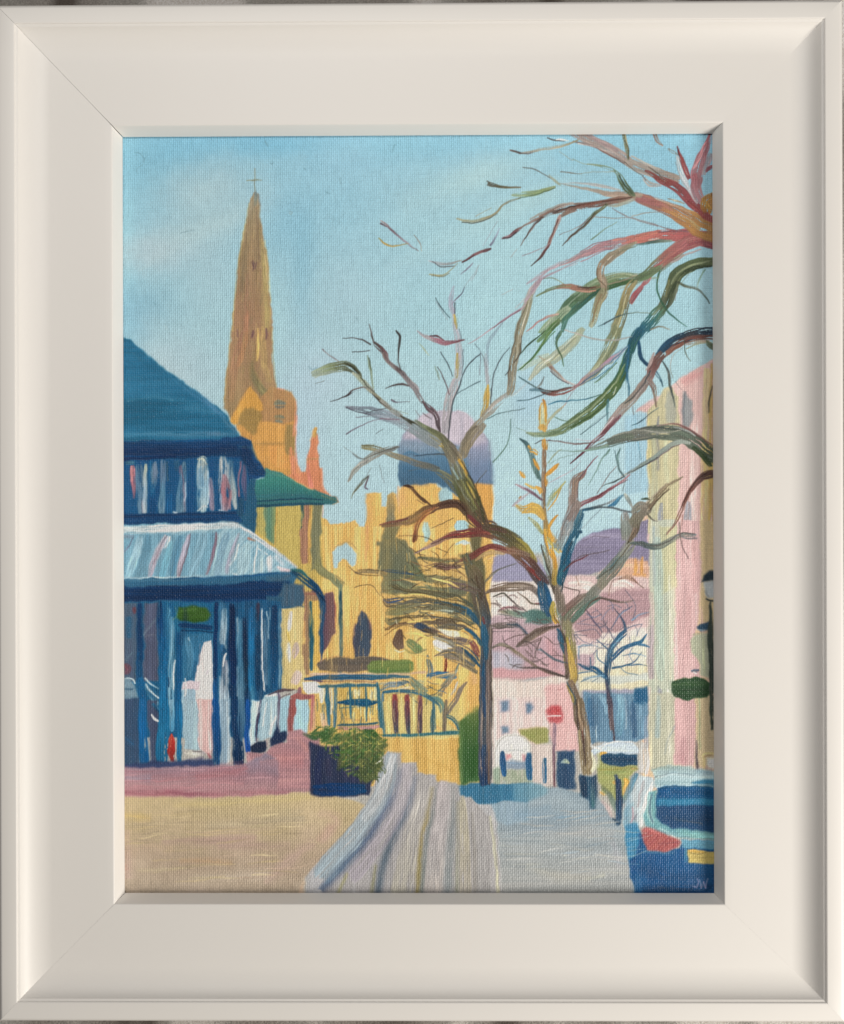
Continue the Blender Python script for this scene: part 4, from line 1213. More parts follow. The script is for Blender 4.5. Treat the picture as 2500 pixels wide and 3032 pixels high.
# foot of the second trunk and of the small tree
S 7c6c54/847058/7c6c58/847458/8c7c5c 90,100,106,110,100 .96 500,-30 520,100 545,260 560,420 580,610
S a4947c/a8987c 12,20,20,12 .8 545,60 570,240 590,420 600,560
S 5c4438/4c3830 10,18,18,10 .85 510,-20 530,200 548,400 560,540
S 8c4c3c 10,14,8 .8 520,80 530,200 540,320
S a89c74 14,20,14 .75 490,60 500,200 520,400
S 6c6070/64585c/5c4850/4c303c 40,36,30,16 .93 775,-40 780,80 795,200 812,330
S 8c8490 6,10,8 .7 760,-20 765,80 780,200
@11
S 7c6c68 8 .1 1400,0 1400,20
# stepped paving ridges
@11
P a8a6aa/aca8a8/a6a4a6 nv 3 590,440 710,436 722,520 850,522 857,610 1020,620 1026,680 1180,690 1222,800 1310,812 1480,980 1540,1200 1590,1660 -10,1660 60,1560 330,1180 500,900 560,680
S 9ca6b0/a4acb4/a0acb6/9caab6 130,150,180,220 .9 640,450 560,780 360,1100 40,1480
S c0c4c8/c4c4c6/b4bac0 50,70,80,60 .8 650,450 600,620 520,820 400,1010
S b4acb4/aea8b0/aaa2ac/a69eaa 90,110,120,140 .85 770,540 730,800 600,1100 300,1500
S b6b2b0/b0aca8/aaa69e/a8a498 120,120,140,180 .85 930,640 870,900 790,1200 690,1640
S bcb2b4/b4acae/aea8a6/aca49e 110,120,150,170 .85 1085,690 1070,900 1030,1200 980,1640
S b6b09a/b0a996/aaa49a 50,80,110 .85 1240,810 1260,1100 1270,1640
S aaa6a6/a2a0a0/a09e9c 80,120,150 .75 1350,890 1400,1150 1430,1640
D 8088a0/666e90/545e84/5a6688/4e5a7e 40,60,80,90,80 .95 712,560 672,730 550,980 370,1240 40,1600
D 8088a0/6c748c/545f74/4e5a70/505c70 34,54,70,84,80 .95 838,640 800,830 690,1080 580,1340 490,1640
D 9c9678/a08c4c/94843e/8c7c44 30,44,50,54 .9 985,720 945,960 890,1240 845,1640
D 7c8484/6c7878/68746e 20,34,44,40 .85 1020,740 985,960 930,1240 880,1640
D 8c9494/7c888c/7c888c/848c90 30,60,84,100 .9 1168,710 1165,950 1140,1250 1115,1640
D 9c9a84/90927c 30,30,40 .8 1205,850 1200,1200 1195,1640
D 948f84/908c84 20,40,50 .7 1330,950 1345,1250 1350,1640
D 7c7c44/8c8c50 20,40 .8 500,1400 445,1650
D 9c9844/8c8c48 20,44 .9 250,1470 120,1650
S c8c8a8/d0ccb0 16,26,30 .75 1480,980 1520,1250 1560,1640
S 8c8a84 10,12 .6 1495,1020 1540,1400
# planter and bush
P 303458/2c3458/383a5c nv 3 -60,340 20,370 60,380 200,380 260,340 440,460 500,640 460,690 440,800 330,812 100,808 -60,790
@10
P 2a2f5c/262f5c nv 3 1722,470 1736,420 1780,400 1780,780 1720,765 1715,640
@11
S 0c2c6c/0a2c70/0c3c74 100,110,100 .9 -20,745 200,745 400,740
D 4c3c64/40385c 90,110,90 .6 240,580 340,600 420,660
D 3c3858 80,80 .5 80,500 100,620
P 5f6c3a/56683a/6c7440/4f6034 nd 5 190,330 330,260 420,260 520,300 600,380 560,420 540,470 560,520 520,620 500,660 420,690 370,640 360,560 260,540 180,560 170,480 220,380
S 3c6438/44683c 40,70,50 .9 -60,300 0,280 60,270
S 3f6c34/3a6430/446c34 30,80,90,60 .9 60,220 70,250 120,310 210,300
S 4f7038/5c7844 30,60,40 .9 30,300 130,330 240,290
S 3c6834/38642c 60,90,80 .9 400,230 440,250 500,300
S 50703c/6c7c40 50,60 .85 340,280 460,310 560,370
S 8a8c48/a09c54 8,14,10 .8 180,330 200,310 280,290
S b0a858 8,10,6 .8 240,350 300,330 360,340
S 98984c 8,12 .8 300,400 280,440
S a4a054 8,12 .8 380,400 420,430
S 8c904c 8,12 .8 460,380 520,390
S 3c5430 20,24 .7 300,460 400,480
S 6c7c3c 12,20,8 .85 350,600 370,660 380,690
S 7c8444 10,16,6 .85 500,640 520,600 540,560
S 647840 14,20,6 .85 540,500 560,440 600,400
S 384c30 16,20 .7 420,540 480,600
S 5c5c48 12,20 .7 200,500 180,540
S e6d884 6,6 .8 500,520 540,510
S e4e4d8 8,10 .9 505,525 545,500
@10
S 4f7050/3f6840 20,40,40 .9 1620,270 1690,300 1740,310
# hedge left of the trunk and green bank
@14
P 6c8440/4f7436/3f6c34/3a6a30/40703c tv 4 345,1100 400,1050 500,960 520,1000 520,1300 520,1605 350,1625
D 9ca058/b4a050 60,70 .7 400,1040 500,960
D 2f6028 80,90,70 .7 470,1300 460,1420 480,1560
S 5c8444/6c8c4c 20,24 .6 370,1140 360,1400 370,1600
D d8a85a/dcaa58 100,120,80 .8 460,720 440,880 440,1000
D e0b088 40,60 .6 470,660 480,760
# parked cars on the right
@12
P c0c8d4/b8c4d4/c8d0dc nh 4 610,420 650,385 720,345 830,330 960,340 1010,400 1020,440 860,450 720,440 620,460
S e8f0f4/eef4f4 8,14,10 .9 700,375 800,340 960,345
S e8ecec/dce4e0 14,20,14 .9 610,350 620,380 700,400
P b4b884/a8ac68/a0a860/b0a86c nh 4 670,440 700,430 1010,540 1010,590 950,650 900,830 840,850 780,830 700,760 665,640
P e4b850/dca84c nv 3 700,420 750,430 760,450 700,470 690,450
P 1c4068/204870/18385c nh 3 700,500 705,460 760,440 860,440 1010,450 1010,545 860,548 760,540 715,530
S 4c6c84 6,8 .6 740,450 860,445
S e0e0c0/d8d8b8 20,36,26 .85 620,440 640,540 620,600
S c8ccb4 20,30 .7 680,430 670,560
S 8c9c58 40,60 .6 730,600 900,580
S e0a444/e4a84c 26,34 .9 800,680 820,690
S e0a848/dcac58 40,50,30 .9 900,660 915,700 890,790
S d8a850 20,20 .8 690,770 720,790
S b8a850 14,14 .8 740,760 780,800
S 748058/687c70 30,40,50 .85 700,720 760,780 810,860
S 6c7c6c/7c9084 40,60 .85 760,780 830,920
S dca870 12,10 .7 960,580 1005,570
S 4f7c98/6c90a4 40,60,40 .7 1000,620 930,760 880,860
P c8d4d8/b4c4cc/c4d0d4 nv 4 1020,640 1140,640 1160,700 1110,820 1060,960 1060,1050 1000,1060 960,1050 880,1040 890,860 960,760
P 9cbcc8/8cb0c0 nv 4 890,900 960,860 1000,1050 920,1120 890,1050
S e4ecec/f0f4f0/dce8e8 20,40,50,30 .9 1140,690 1090,820 1060,940 1040,1060
S f6f8f6 6,12,8 .95 1130,720 1110,790 1080,850
S b0a4a8 20,30,20 .8 1060,680 1030,800 1010,900
S c8909c/c890a0 14,20,14 .8 960,900 970,980 950,1040
S 4c3c58/5c4460 8,10 .8 1000,960 985,1010
S dcb8bc/e0b8b4 20,30,20 .7 700,850 750,900 780,980
# bollards
S 2c3c5c/2f4464/3a4c64/2c4c70 30,40,44,50 .95 828,630 840,740 850,820 845,900
S 2c4468/24406c/284870/24406a 50,50,46,60,50 .95 855,830 845,900 850,960 845,1020 850,1040
S 1f3450/24405c 20,26 .9 800,1000 860,1040
S 384c6c 30,30 .8 815,620 835,640
P 2c3c5c/2c4c70/345c74 nv 4 520,620 560,640 610,650 660,630 665,800 640,860 645,920 600,900 590,840 520,790 508,700
S 4c6c7c/3f7c84 30,40,30 .8 620,700 625,800 625,900
S 1f3858 20,20 .7 550,650 550,780
# big blue car
P 8cb4c0/9cc0c8/a8c4cc/9cc4cc nh 4 1160,600 1260,545 1400,545 1500,570 1660,600 1670,760 1400,760 1200,750 1150,740
P 9cb8b8/a4bcb4/a8c0c0 nh 4 1120,590 1250,550 1500,560 1520,600 1300,600 1180,660
S 8ca098/a4b4b0 14,18,12 .8 1130,580 1250,555 1480,550
S 6f8490 8,10,8 .8 1160,640 1280,612 1420,612 1500,620
S c4d8dc/b4d0d8 12,20,16 .85 1180,640 1350,620 1500,640 1660,640
S d8e8e8/c8dce0 10,14,10 .85 1170,735 1300,715 1500,712
S 3a80a8/3078a4 14,40,50 .9 1480,690 1580,685 1660,690
P 14508c/0f4c88/104888 nh 3 1170,740 1250,720 1670,720 1670,1110 1400,1100 1230,1060 1180,1020 1155,940 1160,820
P 1f5c98/14508c nh 3 1250,780 1270,735 1340,722 1670,722 1670,810 1330,818 1270,812
P 2a74a4/3080ac nh 4 1180,830 1330,825 1670,815 1670,880 1170,890
P 1c3c74/20447c/203c70 nv 3 1160,890 1300,880 1670,880 1670,1120 1440,1110 1280,1090 1190,1040 1155,960
P 66a4ac/70acb0/5c9cac nv 4 1110,780 1165,760 1160,900 1170,990 1210,1040 1300,1080 1480,1100 1670,1115 1670,1190 1400,1160 1240,1130 1130,1080 1080,1060 1060,960
S 94c0c0/84b8b4/7cb8b8/74b0b8 14,20,40,50 .85 1190,1080 1290,1120 1450,1140 1670,1150
S a4c8c4 30,50,30 .7 1120,800 1110,940 1140,1040
S d8ece8 5,7,5 .9 1200,1080 1260,1115 1330,1155
S a8806c/98705c 8,10 .6 1330,990 1400,1020 1560,1040
P 4c90b8/3c84b4/347cac nv 4 900,1050 1000,1040 1030,1100 1060,1200 1080,1280 1000,1300 990,1400 945,1400 905,1200
P 1c4c8c/184a90/1c5090/204884 nv 3 1030,1100 1080,1200 1090,1290 1260,1280 1370,1240 1400,1200 1480,1180 1670,1200 1670,1650 995,1650 985,1560 945,1500 935,1340 990,1300 1020,1200
P 66a4c0/5c9cbc nh 4 1380,1170 1500,1180 1670,1190 1670,1260 1500,1255 1440,1250 1400,1240
P b85454/b45058/bc5c54/ac505c nd 4 1050,1090 1090,1070 1160,1090 1240,1130 1370,1185 1375,1215 1330,1250 1260,1280 1090,1285 1070,1220 1045,1140
S d87878/dc7c74 12,16 .6 1060,1100 1110,1090 1200,1130
S 7c4458 8,10 .5 1180,1210 1360,1200
S 3c6c9c 20,26,20 .7 1060,1280 1200,1290 1320,1290
P c8b868/d0b868/bcb060 nh 3 1438,1260 1540,1268 1670,1290 1670,1390 1560,1375 1445,1370 1435,1300
S dfae50/d8b054 20,26,20 .85 1450,1270 1520,1275 1580,1285
S 7c6c3c 5,6 .7 1450,1285 1530,1300 1600,1285
S 8c7c44 4,5 .6 1480,1320 1600,1330
S 5ca0bc/3c80a8 16,24 .8 1425,1260 1420,1360
D 123c7c 80,100 .5 1100,1500 1600,1500
D 2c6090 60,80 .6 1000,1480 1010,1640
D 245490 60,60 .6 1500,1420 1640,1440
S 0c1430/10183c/0c1434 16,26,30 .9 1210,1605 1400,1610 1660,1615
S 4c4438 6,8,6 .6 1200,1590 1250,1600 1300,1605
@11
F 3f6a34/4f7438/5f7c3c/8a9048/3a6430 70 14 50 380,440 190,220 -40 60 .3 .85
F 8f9448/a09c50/6c8040 26 8 40 400,430 170,200 -40 60 .3 .8
F 3c6834/4c7438/5c7c44 40 14 46 200,290 260,70 -20 50 .3 .85
F 32502c/3c4c3c/2f3c48 26 16 44 330,560 160,90 60 40 .3 .6
G 1.2 .42
''')
PAINTING.append('''
# ---------------- bare trees
# thin floating twigs in the sky
@2
S b8a0a4/6f4f5c/a890a0/b0a0a8 12,22,18,16,6 .85 545,795 600,830 680,910 760,980 860,1050
S 5c3844/6a4450 14,8 .9 545,815 590,838
S 8a8440/bc9444/b09c60/a8a078 10,18,14,8 .9 528,940 580,985 660,1008 770,990
S 6f7078/7c7c80 5,7,4 .8 790,1010 860,1050
S 7c6c60/8c7c70/a8a898 4,7,6 .85 825,918 870,970 892,1050
S c0a8b0/a8a0a4/8f8080/a09484 6,26,22,10 .75 960,1130 1040,1160 1130,1160 1230,1130
S 3c3034/504040 5,8,6 .85 990,1140 1060,1185 1170,1180
S 5c4044/7c4048/8a5a5c/5c3840 14,22,26,30,16 .92 1240,1145 1320,1100 1400,1060 1440,1045 1480,1030
S 3c2c30 8,10 .8 1240,1150 1340,1095
S b09c60/a89c6c/9c9c88 10,16,10,6 .85 965,1250 1040,1260 1110,1235 1200,1160
S 7c6c4c 4,6 .8 980,1262 1060,1268 1130,1240
S 6c6480/a09cb8 20,14,6 .8 1480,1000 1520,940 1560,860
S 9ca0b0/88909c 4,6,4 .6 1420,1000 1480,900 1540,800
S 7c6c88/8c8098 6,14,10 .8 1230,1245 1290,1200 1330,1160
S 949ca4/a4a8b0 6,10,4 .6 1380,1180 1360,1240 1320,1300
S a4a88c/a09c78/8c8468/9c9c88 12,24,20,14,16 .85 1200,770 1290,790 1400,780 1520,730 1600,650 1740,590
S 3f3a30/5c5848 6,10,6 .85 1240,798 1330,808 1430,788 1540,730
S 4c4434/5c5438/746c54 40,34,22,14 .92 1462,475 1500,485 1580,500 1740,505
S 2f2c20/5c5440 10,14 .9 1455,455 1480,470
S a0a090 4,4 .7 1360,750 1490,680
S 6c5044/3f2c28 14,20 .9 1650,185 1740,215
S 805060/9c8088/6a3c44/8c5c60 10,26,30,24 .9 1580,945 1640,925 1700,880 1740,850
S 3c2028 10,10 .85 1590,945 1660,925 1700,895
S a0a4a4 3,5 .6 1655,1105 1712,1030
S 9ca4a8 3,5 .6 1580,1425 1670,1375
@15
S b0a8c0/a49cb4/a8a4b4 14,40,44,30 .75 300,200 280,280 280,360 310,450
S 9c90ac/5c4c64/4c5068 8,10,8,5 .85 290,350 320,310 370,260 395,200
S 30303c/4c4858 8,8 .9 312,340 314,430
S 9cacb4/a4acb4 6,10,4 .5 395,200 450,120 520,20
S 1f3840/34505a 5,9,5 .9 145,300 190,370 270,465
S 80909c/9cacb4 6,10 .6 150,330 250,480
S b4b0bc/b0acb8/acaab4 26,36,46,60,70 .75 300,440 310,540 330,620 345,720 350,800
S c0a84c/a89c60 26,30,10 .85 312,440 320,500 325,560
S 5c5c6c 5,6 .7 345,560 368,650
S a498a4/b0a4a8/a8687c/9c5c68/6f4850 10,30,44,40,30,10 .9 -20,580 60,630 150,660 230,685 320,670 390,655
S 4c2c38/7c3c44 8,16,8 .9 100,625 160,625 220,665
S 7c4450 8,8,6 .85 240,668 320,668 388,655
S a0b090/a8b49c 6,16,6 .7 5,690 50,740 95,785
S b8b0bc/b4b0b8 60,70,64 .75 345,780 345,880 330,1000
S c4a848/b8a050/a8a070 24,30,30,20 .9 335,780 335,860 330,930 325,980
S 4c4c5c/5c5c6c 4,6,4 .7 385,740 385,850 375,960
S b4a8b0/a8a0a4/9c98a0 70,80,74,60 .8 315,1000 290,1080 250,1200 225,1450
S 2c3440/3c4450/4c5058 5,10,8,6 .9 530,770 430,870 370,990 330,1120
S 3c4450/505860/3c4048/2c3038 8,12,14,12 .9 370,1000 300,1170 270,1320 255,1570
S 2c4450/48606c 5,7,5 .85 530,1005 420,1065 340,1110
S 1f2c38/303c44 5,8,5 .9 190,755 250,860 290,965
S 6c7c60/8c9480 8,16,8 .55 140,880 165,960 180,1000
S 3c4440/5c4c50/6c4c58 5,9,8 .9 160,885 210,980 265,1125
S 6c6c78/a8acb4 6,26,30 .7 540,770 580,900 595,1050
S 9ca4b0/a8a8b4/b4b4b8 20,40,40 .6 575,780 585,900 600,1020
S 5c6070/747884 4,5 .75 525,780 525,960
S 445c6c/7c909c 4,5 .7 485,685 540,770
S 8ca0b0/88a0b4 10,30,20,8 .65 720,510 620,640 590,740 600,860
S c8a850/c4a04c/b8984c/b0a070 30,56,60,50,40 .9 595,1040 585,1150 570,1230 540,1310
S 3c4450/4c5860 5,10,7 .85 780,720 690,840 640,980 620,1200
S 30343c 6,5 .8 625,1070 620,1200
S 9c9c98/a0988c/8c8474/8c8678 20,50,70,60,50,80,90 .85 780,1090 720,1150 620,1250 520,1350 440,1460 400,1560 370,1650
S 6c6454/746c58/7c7460 40,70,90 .8 500,1390 430,1500 390,1640
S c0b8b4 10,14 .6 740,1130 600,1260
S c8d4d8/a8b8b8 12,24,8 .6 920,1030 820,1110 740,1150
# the long streaked limb
S b8a4b0/a8a09c/a09c88 30,60,66,70 .85 1050,130 970,240 930,340 900,430
S 9c9c80/8c8870/847c68/948c78 60,76,76,70,70,64,50 .92 960,270 900,470 860,600 845,720 815,850 800,960 790,1060 770,1120
S 5c5448/6c6454/5c5440/6c6458 6,10,12,10,8 .8 930,340 880,450 825,640 790,800 770,930 770,1040
S c8c8b0/c4c0a8/c0c0ac 5,8,8,8 .85 965,280 910,470 855,640 840,800 810,1000
S dcd8c8/d0ccbc 4,5,5 .8 950,330 895,520 870,680
S 4c4438 8,14,8 .8 885,620 880,700 870,770 820,850
S 3c3c3c/303438 5,6,4 .85 790,880 765,930 745,955
S c09cac/a8889c/a87c8c/b08c98 6,18,16,8,6 .85 920,340 860,400 780,450 680,520 560,610 430,685
S 6c4458/7c5464 3,5,4 .8 870,395 780,455 640,550
S d8d0d4 4,6 .6 840,380 900,300
S b8c4c8/a4b4bc 4,8,4 .7 1000,200 900,310 830,380
S b8a4b4/a48498/a890a0/b8b0b8 24,30,20,14,6 .8 910,330 1000,200 1060,130 1200,60 1360,0
S 6c7450/7c7c5c/8c906c 5,8,4 .85 1075,128 1160,125 1250,175
# lone strokes between
S 8c7c74/8c6c64/9c8878/b8a8a4/b0acac 10,34,30,26,14 .9 1030,800 1100,850 1180,940 1260,1010 1370,1050
S 5c3c40/3c3438/5c4048 5,6,5 .85 1130,920 1190,980 1290,1035
S 1f4c54/507074/40605c 6,14,10 .9 860,970 940,1025 1020,1070
S 3c2820/6c4038/9c5c50/8c4c48/a86c64/b08c94 10,40,42,40,30,20,12 .95 1030,1070 1080,1100 1160,1110 1240,1100 1310,1075 1360,1050 1400,1010
S 2c1c14/4c3028/5c3c34 10,16,12,8 .9 1035,1065 1100,1090 1200,1085 1310,1060
S 5c6464/7c8888 6,18,10 .85 1075,970 1050,1030 1010,1070
S 547080/4c7484/90a8b0 24,26,14 .7 950,1080 1010,1080 1130,1100
S 2c4c5c/4c707c/2c3c48/4c6874 5,8,8,6 .9 850,1175 940,1165 1040,1130 1110,1105
S c8a0b0/a898a8/9890a8/8c98ac/6c8ca0 14,30,30,30,24 .85 1360,1050 1450,960 1560,870 1640,820 1740,740
S 2c6490/3c6c8c 3,5,5,4 .9 1380,1040 1500,990 1640,890 1740,770
S b08490/b898a8 4,6 .8 1240,1210 1330,1090 1370,1050
S 4c6c60/3c5c3c 4,8,4 .85 1520,1010 1620,920 1700,850
S 3c6060/4c6870/5c7c7c 4,7,6,8 .85 590,1330 680,1285 800,1260 910,1235
S 2c4c40/4c6c5c/3c5c44 4,6,7,5 .85 790,1330 780,1450 740,1580 640,1705
S 1f4858/14648c/3c8098/2c6480/4c6c5c 5,10,10,10,8 .9 1110,1212 1180,1180 1300,1172 1420,1165 1560,1120
S 3c5c38/546c50 4,7,4 .85 1165,1315 1230,1345 1300,1355
S 6c9098/98b8bc 3,4,3 .8 1390,1470 1500,1370 1600,1290
S c4aca0/a8a078/a8ac88/b0ac80 4,26,24,30 .75 1260,1195 1200,1250 1130,1330 1090,1390
S a07850/c49468 6,10,10 .8 1130,1350 1110,1380 1095,1420
S 4c6c64/a4b4a8 4,6 .6 840,1400 930,1440
# big green arching limb
@3
S 5c6c48/5c7450/6c8058/5c7850/4c6c4c/547c60 20,70,100,130,140,130,90 .93 1130,1260 1000,1290 860,1300 700,1340 560,1420 440,1520 340,1640
S 7c8c6c/8c9c78/7c9470/6c8c70 30,50,60,60,50 .85 1080,1260 940,1260 800,1260 640,1320 480,1430
S a8b090/9cac8c/90a488 10,14,14,10 .8 1000,1260 820,1245 660,1310 440,1430
S 3c5c34/3c6038/2c5c40 20,34,40,30 .8 1100,1270 900,1320 740,1370 600,1440
S 34543c/2c5c54/4c8070/3c6c5c 20,40,60,50,30 .8 700,1370 560,1480 460,1560 390,1640 360,1740
S a8b8a0/98b0a0 8,10,10 .7 560,1380 430,1500 300,1620
S b09488/a8847c/9c8474 6,10,8 .6 1000,1250 900,1300 760,1330
S 98a88c/8ca484/8ca080/7c9c78 60,70,80,90 .85 420,1540 340,1600 260,1680 190,1760
S b4c0a8/a8b8a4 8,12 .7 330,1560 180,1740
S 6c8454/4c7440/5c8454/6c905c 40,50,40,30 .85 340,1640 280,1700 230,1760 150,1830
S 4c6c3c/34582c 10,12 .8 330,1660 250,1760
S 7c8c68/6c7c58/8c7460/a0705c/8c6050/7c7454 12,26,44,56,44,30 .92 140,1440 280,1370 400,1350 500,1370 580,1380 700,1350
S 3f2c20/5c3c30 6,16,8 .9 500,1355 580,1365 650,1360
S c08c78/b88470 10,16,10 .8 490,1390 580,1400 650,1390
S c0847c/b87c7c/b08480/b89c8c 8,16,26,20 .85 60,1740 160,1660 250,1610 330,1590
S 7c8c68 8,10 .8 220,1380 340,1350 440,1350
# red branch
S b87070/c47060/c46860/b85c5c/b45858/a84c50/94484c 70,84,90,90,100,130,150 .95 880,970 1000,950 1100,930 1220,910 1340,920 1480,930 1700,1000
S a88488/b07880/ac7c84/b08488/b898a0/b0a0ac 90,80,70,50,36,20,8 .9 900,965 800,990 680,1020 560,1070 440,1130 320,1180 180,1240
S c87c70/cc7868/d07c68 14,20,14 .8 800,960 1000,930 1180,890
S 7c3444/8c3c4c 8,10,10 .8 1180,890 1340,880 1520,880
S 4c6c64/3c5c54/5c6c60/7c8c80 10,26,30,16 .9 1000,1000 1100,980 1200,960 1300,960
S e4d8c8 5,6 .8 1100,960 1190,940
S 8c4450/9c5060/a0606c 6,8,6 .8 780,962 640,985 520,1060
S a05868/a86474 5,6,5 .8 780,1030 640,1080 520,1140
S c09ca8/b090a0 24,30,20 .6 400,1130 240,1210 60,1330
S a89098/986c7c/a08894 6,6 .7 510,1130 380,1190
S 989880/8c8068/9c9080/a8a090 26,60,70,60 .85 1000,980 880,1040 780,1100 720,1160
S 7c8060/8c8c70 8,10,8 .8 1000,1010 900,1040 800,1090
# descending red-brown limb
S a85c60/a85858/a0605c/a06c68/8c7860/6c7858/5c6c50 80,120,120,110,100,80,60 .93 1640,960 1500,960 1380,1010 1280,1090 1180,1170 1100,1240 1000,1290
S 9c4c54/a84c54/ac5c5c 30,50,50,40 .8 1560,980 1400,1020 1280,1100 1160,1190
S 8c8c78/7c8470 30,50,50 .8 1400,1080 1280,1150 1150,1240
S b49494/a89898 12,16,14 .8 1550,1040 1420,1080 1300,1150
S 6c3c44/94404c 30,60,60 .8 1660,1060 1620,1000 1560,960
# crook
S 8c8470/948068/a0907c/988470/8c7c60 56,66,72,76,70,70 .95 740,1120 695,1180 690,1260 720,1330 720,1400 690,1480
S 8c8c6c/948c6c/8c8c68/a0a488 70,74,66,56,50 .95 720,1380 680,1470 650,1560 630,1640 610,1700
S c4b8a8/b8ac98/b4ac94 6,8,8,8 .85 730,1130 690,1220 710,1310 740,1370
S b49888/a88c74/a88c70 8,8,8 .8 700,1170 690,1260 700,1330
S 5c4c38/544830/5c5438 6,7,6 .8 660,1200 670,1290 735,1360 700,1460
S c0b89c/b8b498 6,8,7 .8 725,1390 690,1490 650,1650
S 8c6c50/7c6044 6,8,6 .8 700,1420 650,1540 620,1660
# top right branches
S 9c8c8c/a49494/988880/a49490/a09088 80,90,80,80,90,90 .92 220,60 400,70 560,90 720,150 860,230 960,310
S 786c6c/8c8078/8c7c74 16,22,22 .8 460,110 640,160 800,240 900,290
S a08484/9c8484 30,40,36 .7 500,70 680,110 840,190
S 6c3c40/7c5048/5c3830 5,8,8,6 .85 540,135 660,170 790,240 920,320
S c4b8b0/c8bcb8 8,10,8 .7 500,130 640,160 800,210
S 3c2824/5c3c3c 10,14,6 .8 240,80 300,100 380,110
S f0e8e0 6,14,5 .9 310,95 360,95 420,105
S a88c74/b09c80/b0a48c/8c8468 8,20,24,14 .85 0,215 150,185 330,160 500,100
S 4c3430/6c5048 12,10,5 .9 -10,215 60,215 110,203
S a09890/989088/a0948c/98887c/9c8c80 80,90,100,100,100 .92 920,290 1020,330 1120,370 1240,410 1360,440
S b4aca4/a8a49c 14,18,16 .8 960,240 1080,300 1200,360
S 5c5448/6c5c50 5,7,6 .8 900,290 1000,370 1060,410
S 8c443c/94403c/8c4448/943c44/9c404c 20,40,80,90,80,60 .95 1075,365 1140,400 1220,450 1340,500 1440,600 1560,720 1650,820
S a0585c/9c484c 10,14,12 .8 1180,450 1320,530 1460,640
S 6c5c4c/5c5040 8,12,8 .8 1100,330 1160,370 1220,430
S b0a8a0/a89c94/b0a4a4 30,40,24 .8 1060,430 1120,480 1200,490
S 6c5450/5c4444 6,8 .7 1050,410 1080,450
S 5c6044/6c6c48/7c7c58/6c6c50 34,30,30,14 .92 880,55 905,110 918,180 935,270
S b0a888 6,8 .8 895,60 930,180
S 3c4030 6,6 .8 900,100 930,170 938,260
S 8c7c70/8c6c5c/a08878 36,34,16 .9 1140,50 1170,100 1220,150
S 8c8474/9c9484 20,26,10 .85 1275,180 1320,205 1360,225
S 8c2c34/94403c/a04044/8c3c40 10,36,44,40 .92 1350,150 1385,260 1420,350 1450,430
S e09488/f0b0a0 4,6,4 .9 1400,300 1430,380 1445,400
S 4c1c24 6,8 .8 1350,160 1370,230
S b8c4c8/c8ccd0/b8b8c0/a8a4a8 20,40,50,30,20 .85 1350,240 1380,370 1430,480 1480,570 1520,640
S 7c9098 4,5 .7 1340,290 1380,420 1440,520
S b05c68/a85864/a87078/a06068 20,60,90,110,100 .95 1650,60 1600,160 1550,260 1520,380 1510,500
S c87c84/d08488 20,30,20 .8 1600,120 1550,220 1490,340
S a08890/a898a0 50,50,40 .8 1640,220 1600,320 1580,400
S 8c4450/944c58 40,40 .8 1640,330 1600,370
S a0545c/a06870/9c7078 60,90,80 .9 1500,400 1510,520 1550,620
S a87434/b8843c/b07c3c/a87030 90,120,110 .95 1680,560 1620,620 1600,720
S c89840/b88c3c 20,40 .8 1560,600 1630,690
S 84502c/704428 20,30 .8 1640,560 1660,700
# orange-brown fork
S 9c6464/a46c5c/a87450/ac7c48/a8783c/a07038 80,100,110,130,170,200,200 .95 980,580 1100,620 1220,670 1340,720 1460,790 1580,860 1700,920
S b88458/b88c50/b88844 20,30,40 .8 1220,680 1400,770 1540,860
S b06868/a86464/a8705c 30,50,50,20 .85 1000,590 1100,620 1200,650 1300,700
S 8c3c38/9c4444/943840 14,40,60,60 .95 1440,620 1520,690 1600,760 1680,840
S 6c5848/b0a890/8c7c64 8,16,8 .9 1270,600 1340,620 1410,645
S c0a898/b89c84 12,16,14 .7 1160,600 1320,660 1460,720
S a09080/9c8474/a49080/a0988c/989890 50,60,50,30,16,8 .85 1040,570 900,570 760,560 640,530 480,500 330,470
S b0a8a4/a8a09c/b0acac 16,30,14,5 .7 860,530 700,490 540,470 380,470
S 6c7c50/5c6c44/4c5c3c/5c6c50 10,36,60,60 .92 800,350 850,400 890,480 970,580
S 90a080/7c8c68/8ca08c 8,20,26,20 .85 580,300 700,320 780,345 850,390
S 2c3c28/3c4c34 8,12,8 .85 850,400 890,470 960,560
S 8c9878/a0a890 5,6,4 .7 460,260 560,300 640,310
S 9ca494/a8a898 4,4 .6 340,200 460,270
S 5c4434/8c8474 4,9,5 .85 350,365 440,375 530,385
S a0a490 4,5 .7 530,385 660,370 800,365
S 4c4038/5c5048/8c8c7c 4,8,8,5 .85 20,335 120,350 240,410 340,480
S a8ac98/98a088 8,24,10 .8 250,400 300,450 350,490
S 9ca880/7c9060/8ca474/a0b080 12,40,46,20 .85 300,500 200,540 100,560 -60,570
S 3c5430/4c6840 5,7,5 .8 300,510 160,560 -20,600
S 8c9c6c 6,7 .8 300,495 180,525 20,545
# long brown limb sweeping left
S 9c8c78/8c6c5c/7c5448/8c6c60/6c5044/84685c 30,60,50,56,70,50,30 .93 990,600 850,610 700,640 540,660 400,680 280,710 170,760
S 4c3028/5c342c/6c4034/3f2820/4c3430 8,14,16,14,8 .9 960,590 760,620 600,640 440,670 280,720
S 94503c/8c4834 10,20,10 .8 700,630 580,650 480,665
S a89c94/989088/9c948c 20,36,26,10 .8 460,640 360,660 240,700 90,780
S c0b4b0 8,8 .7 420,650 300,690
S a8a89c/a0a08c/9c9c8c 20,36,24,10 .8 980,610 900,640 820,660 740,660
S 6c5044/8c7c78/7c6458 20,24,14,8 .9 200,760 120,790 60,820 -40,870
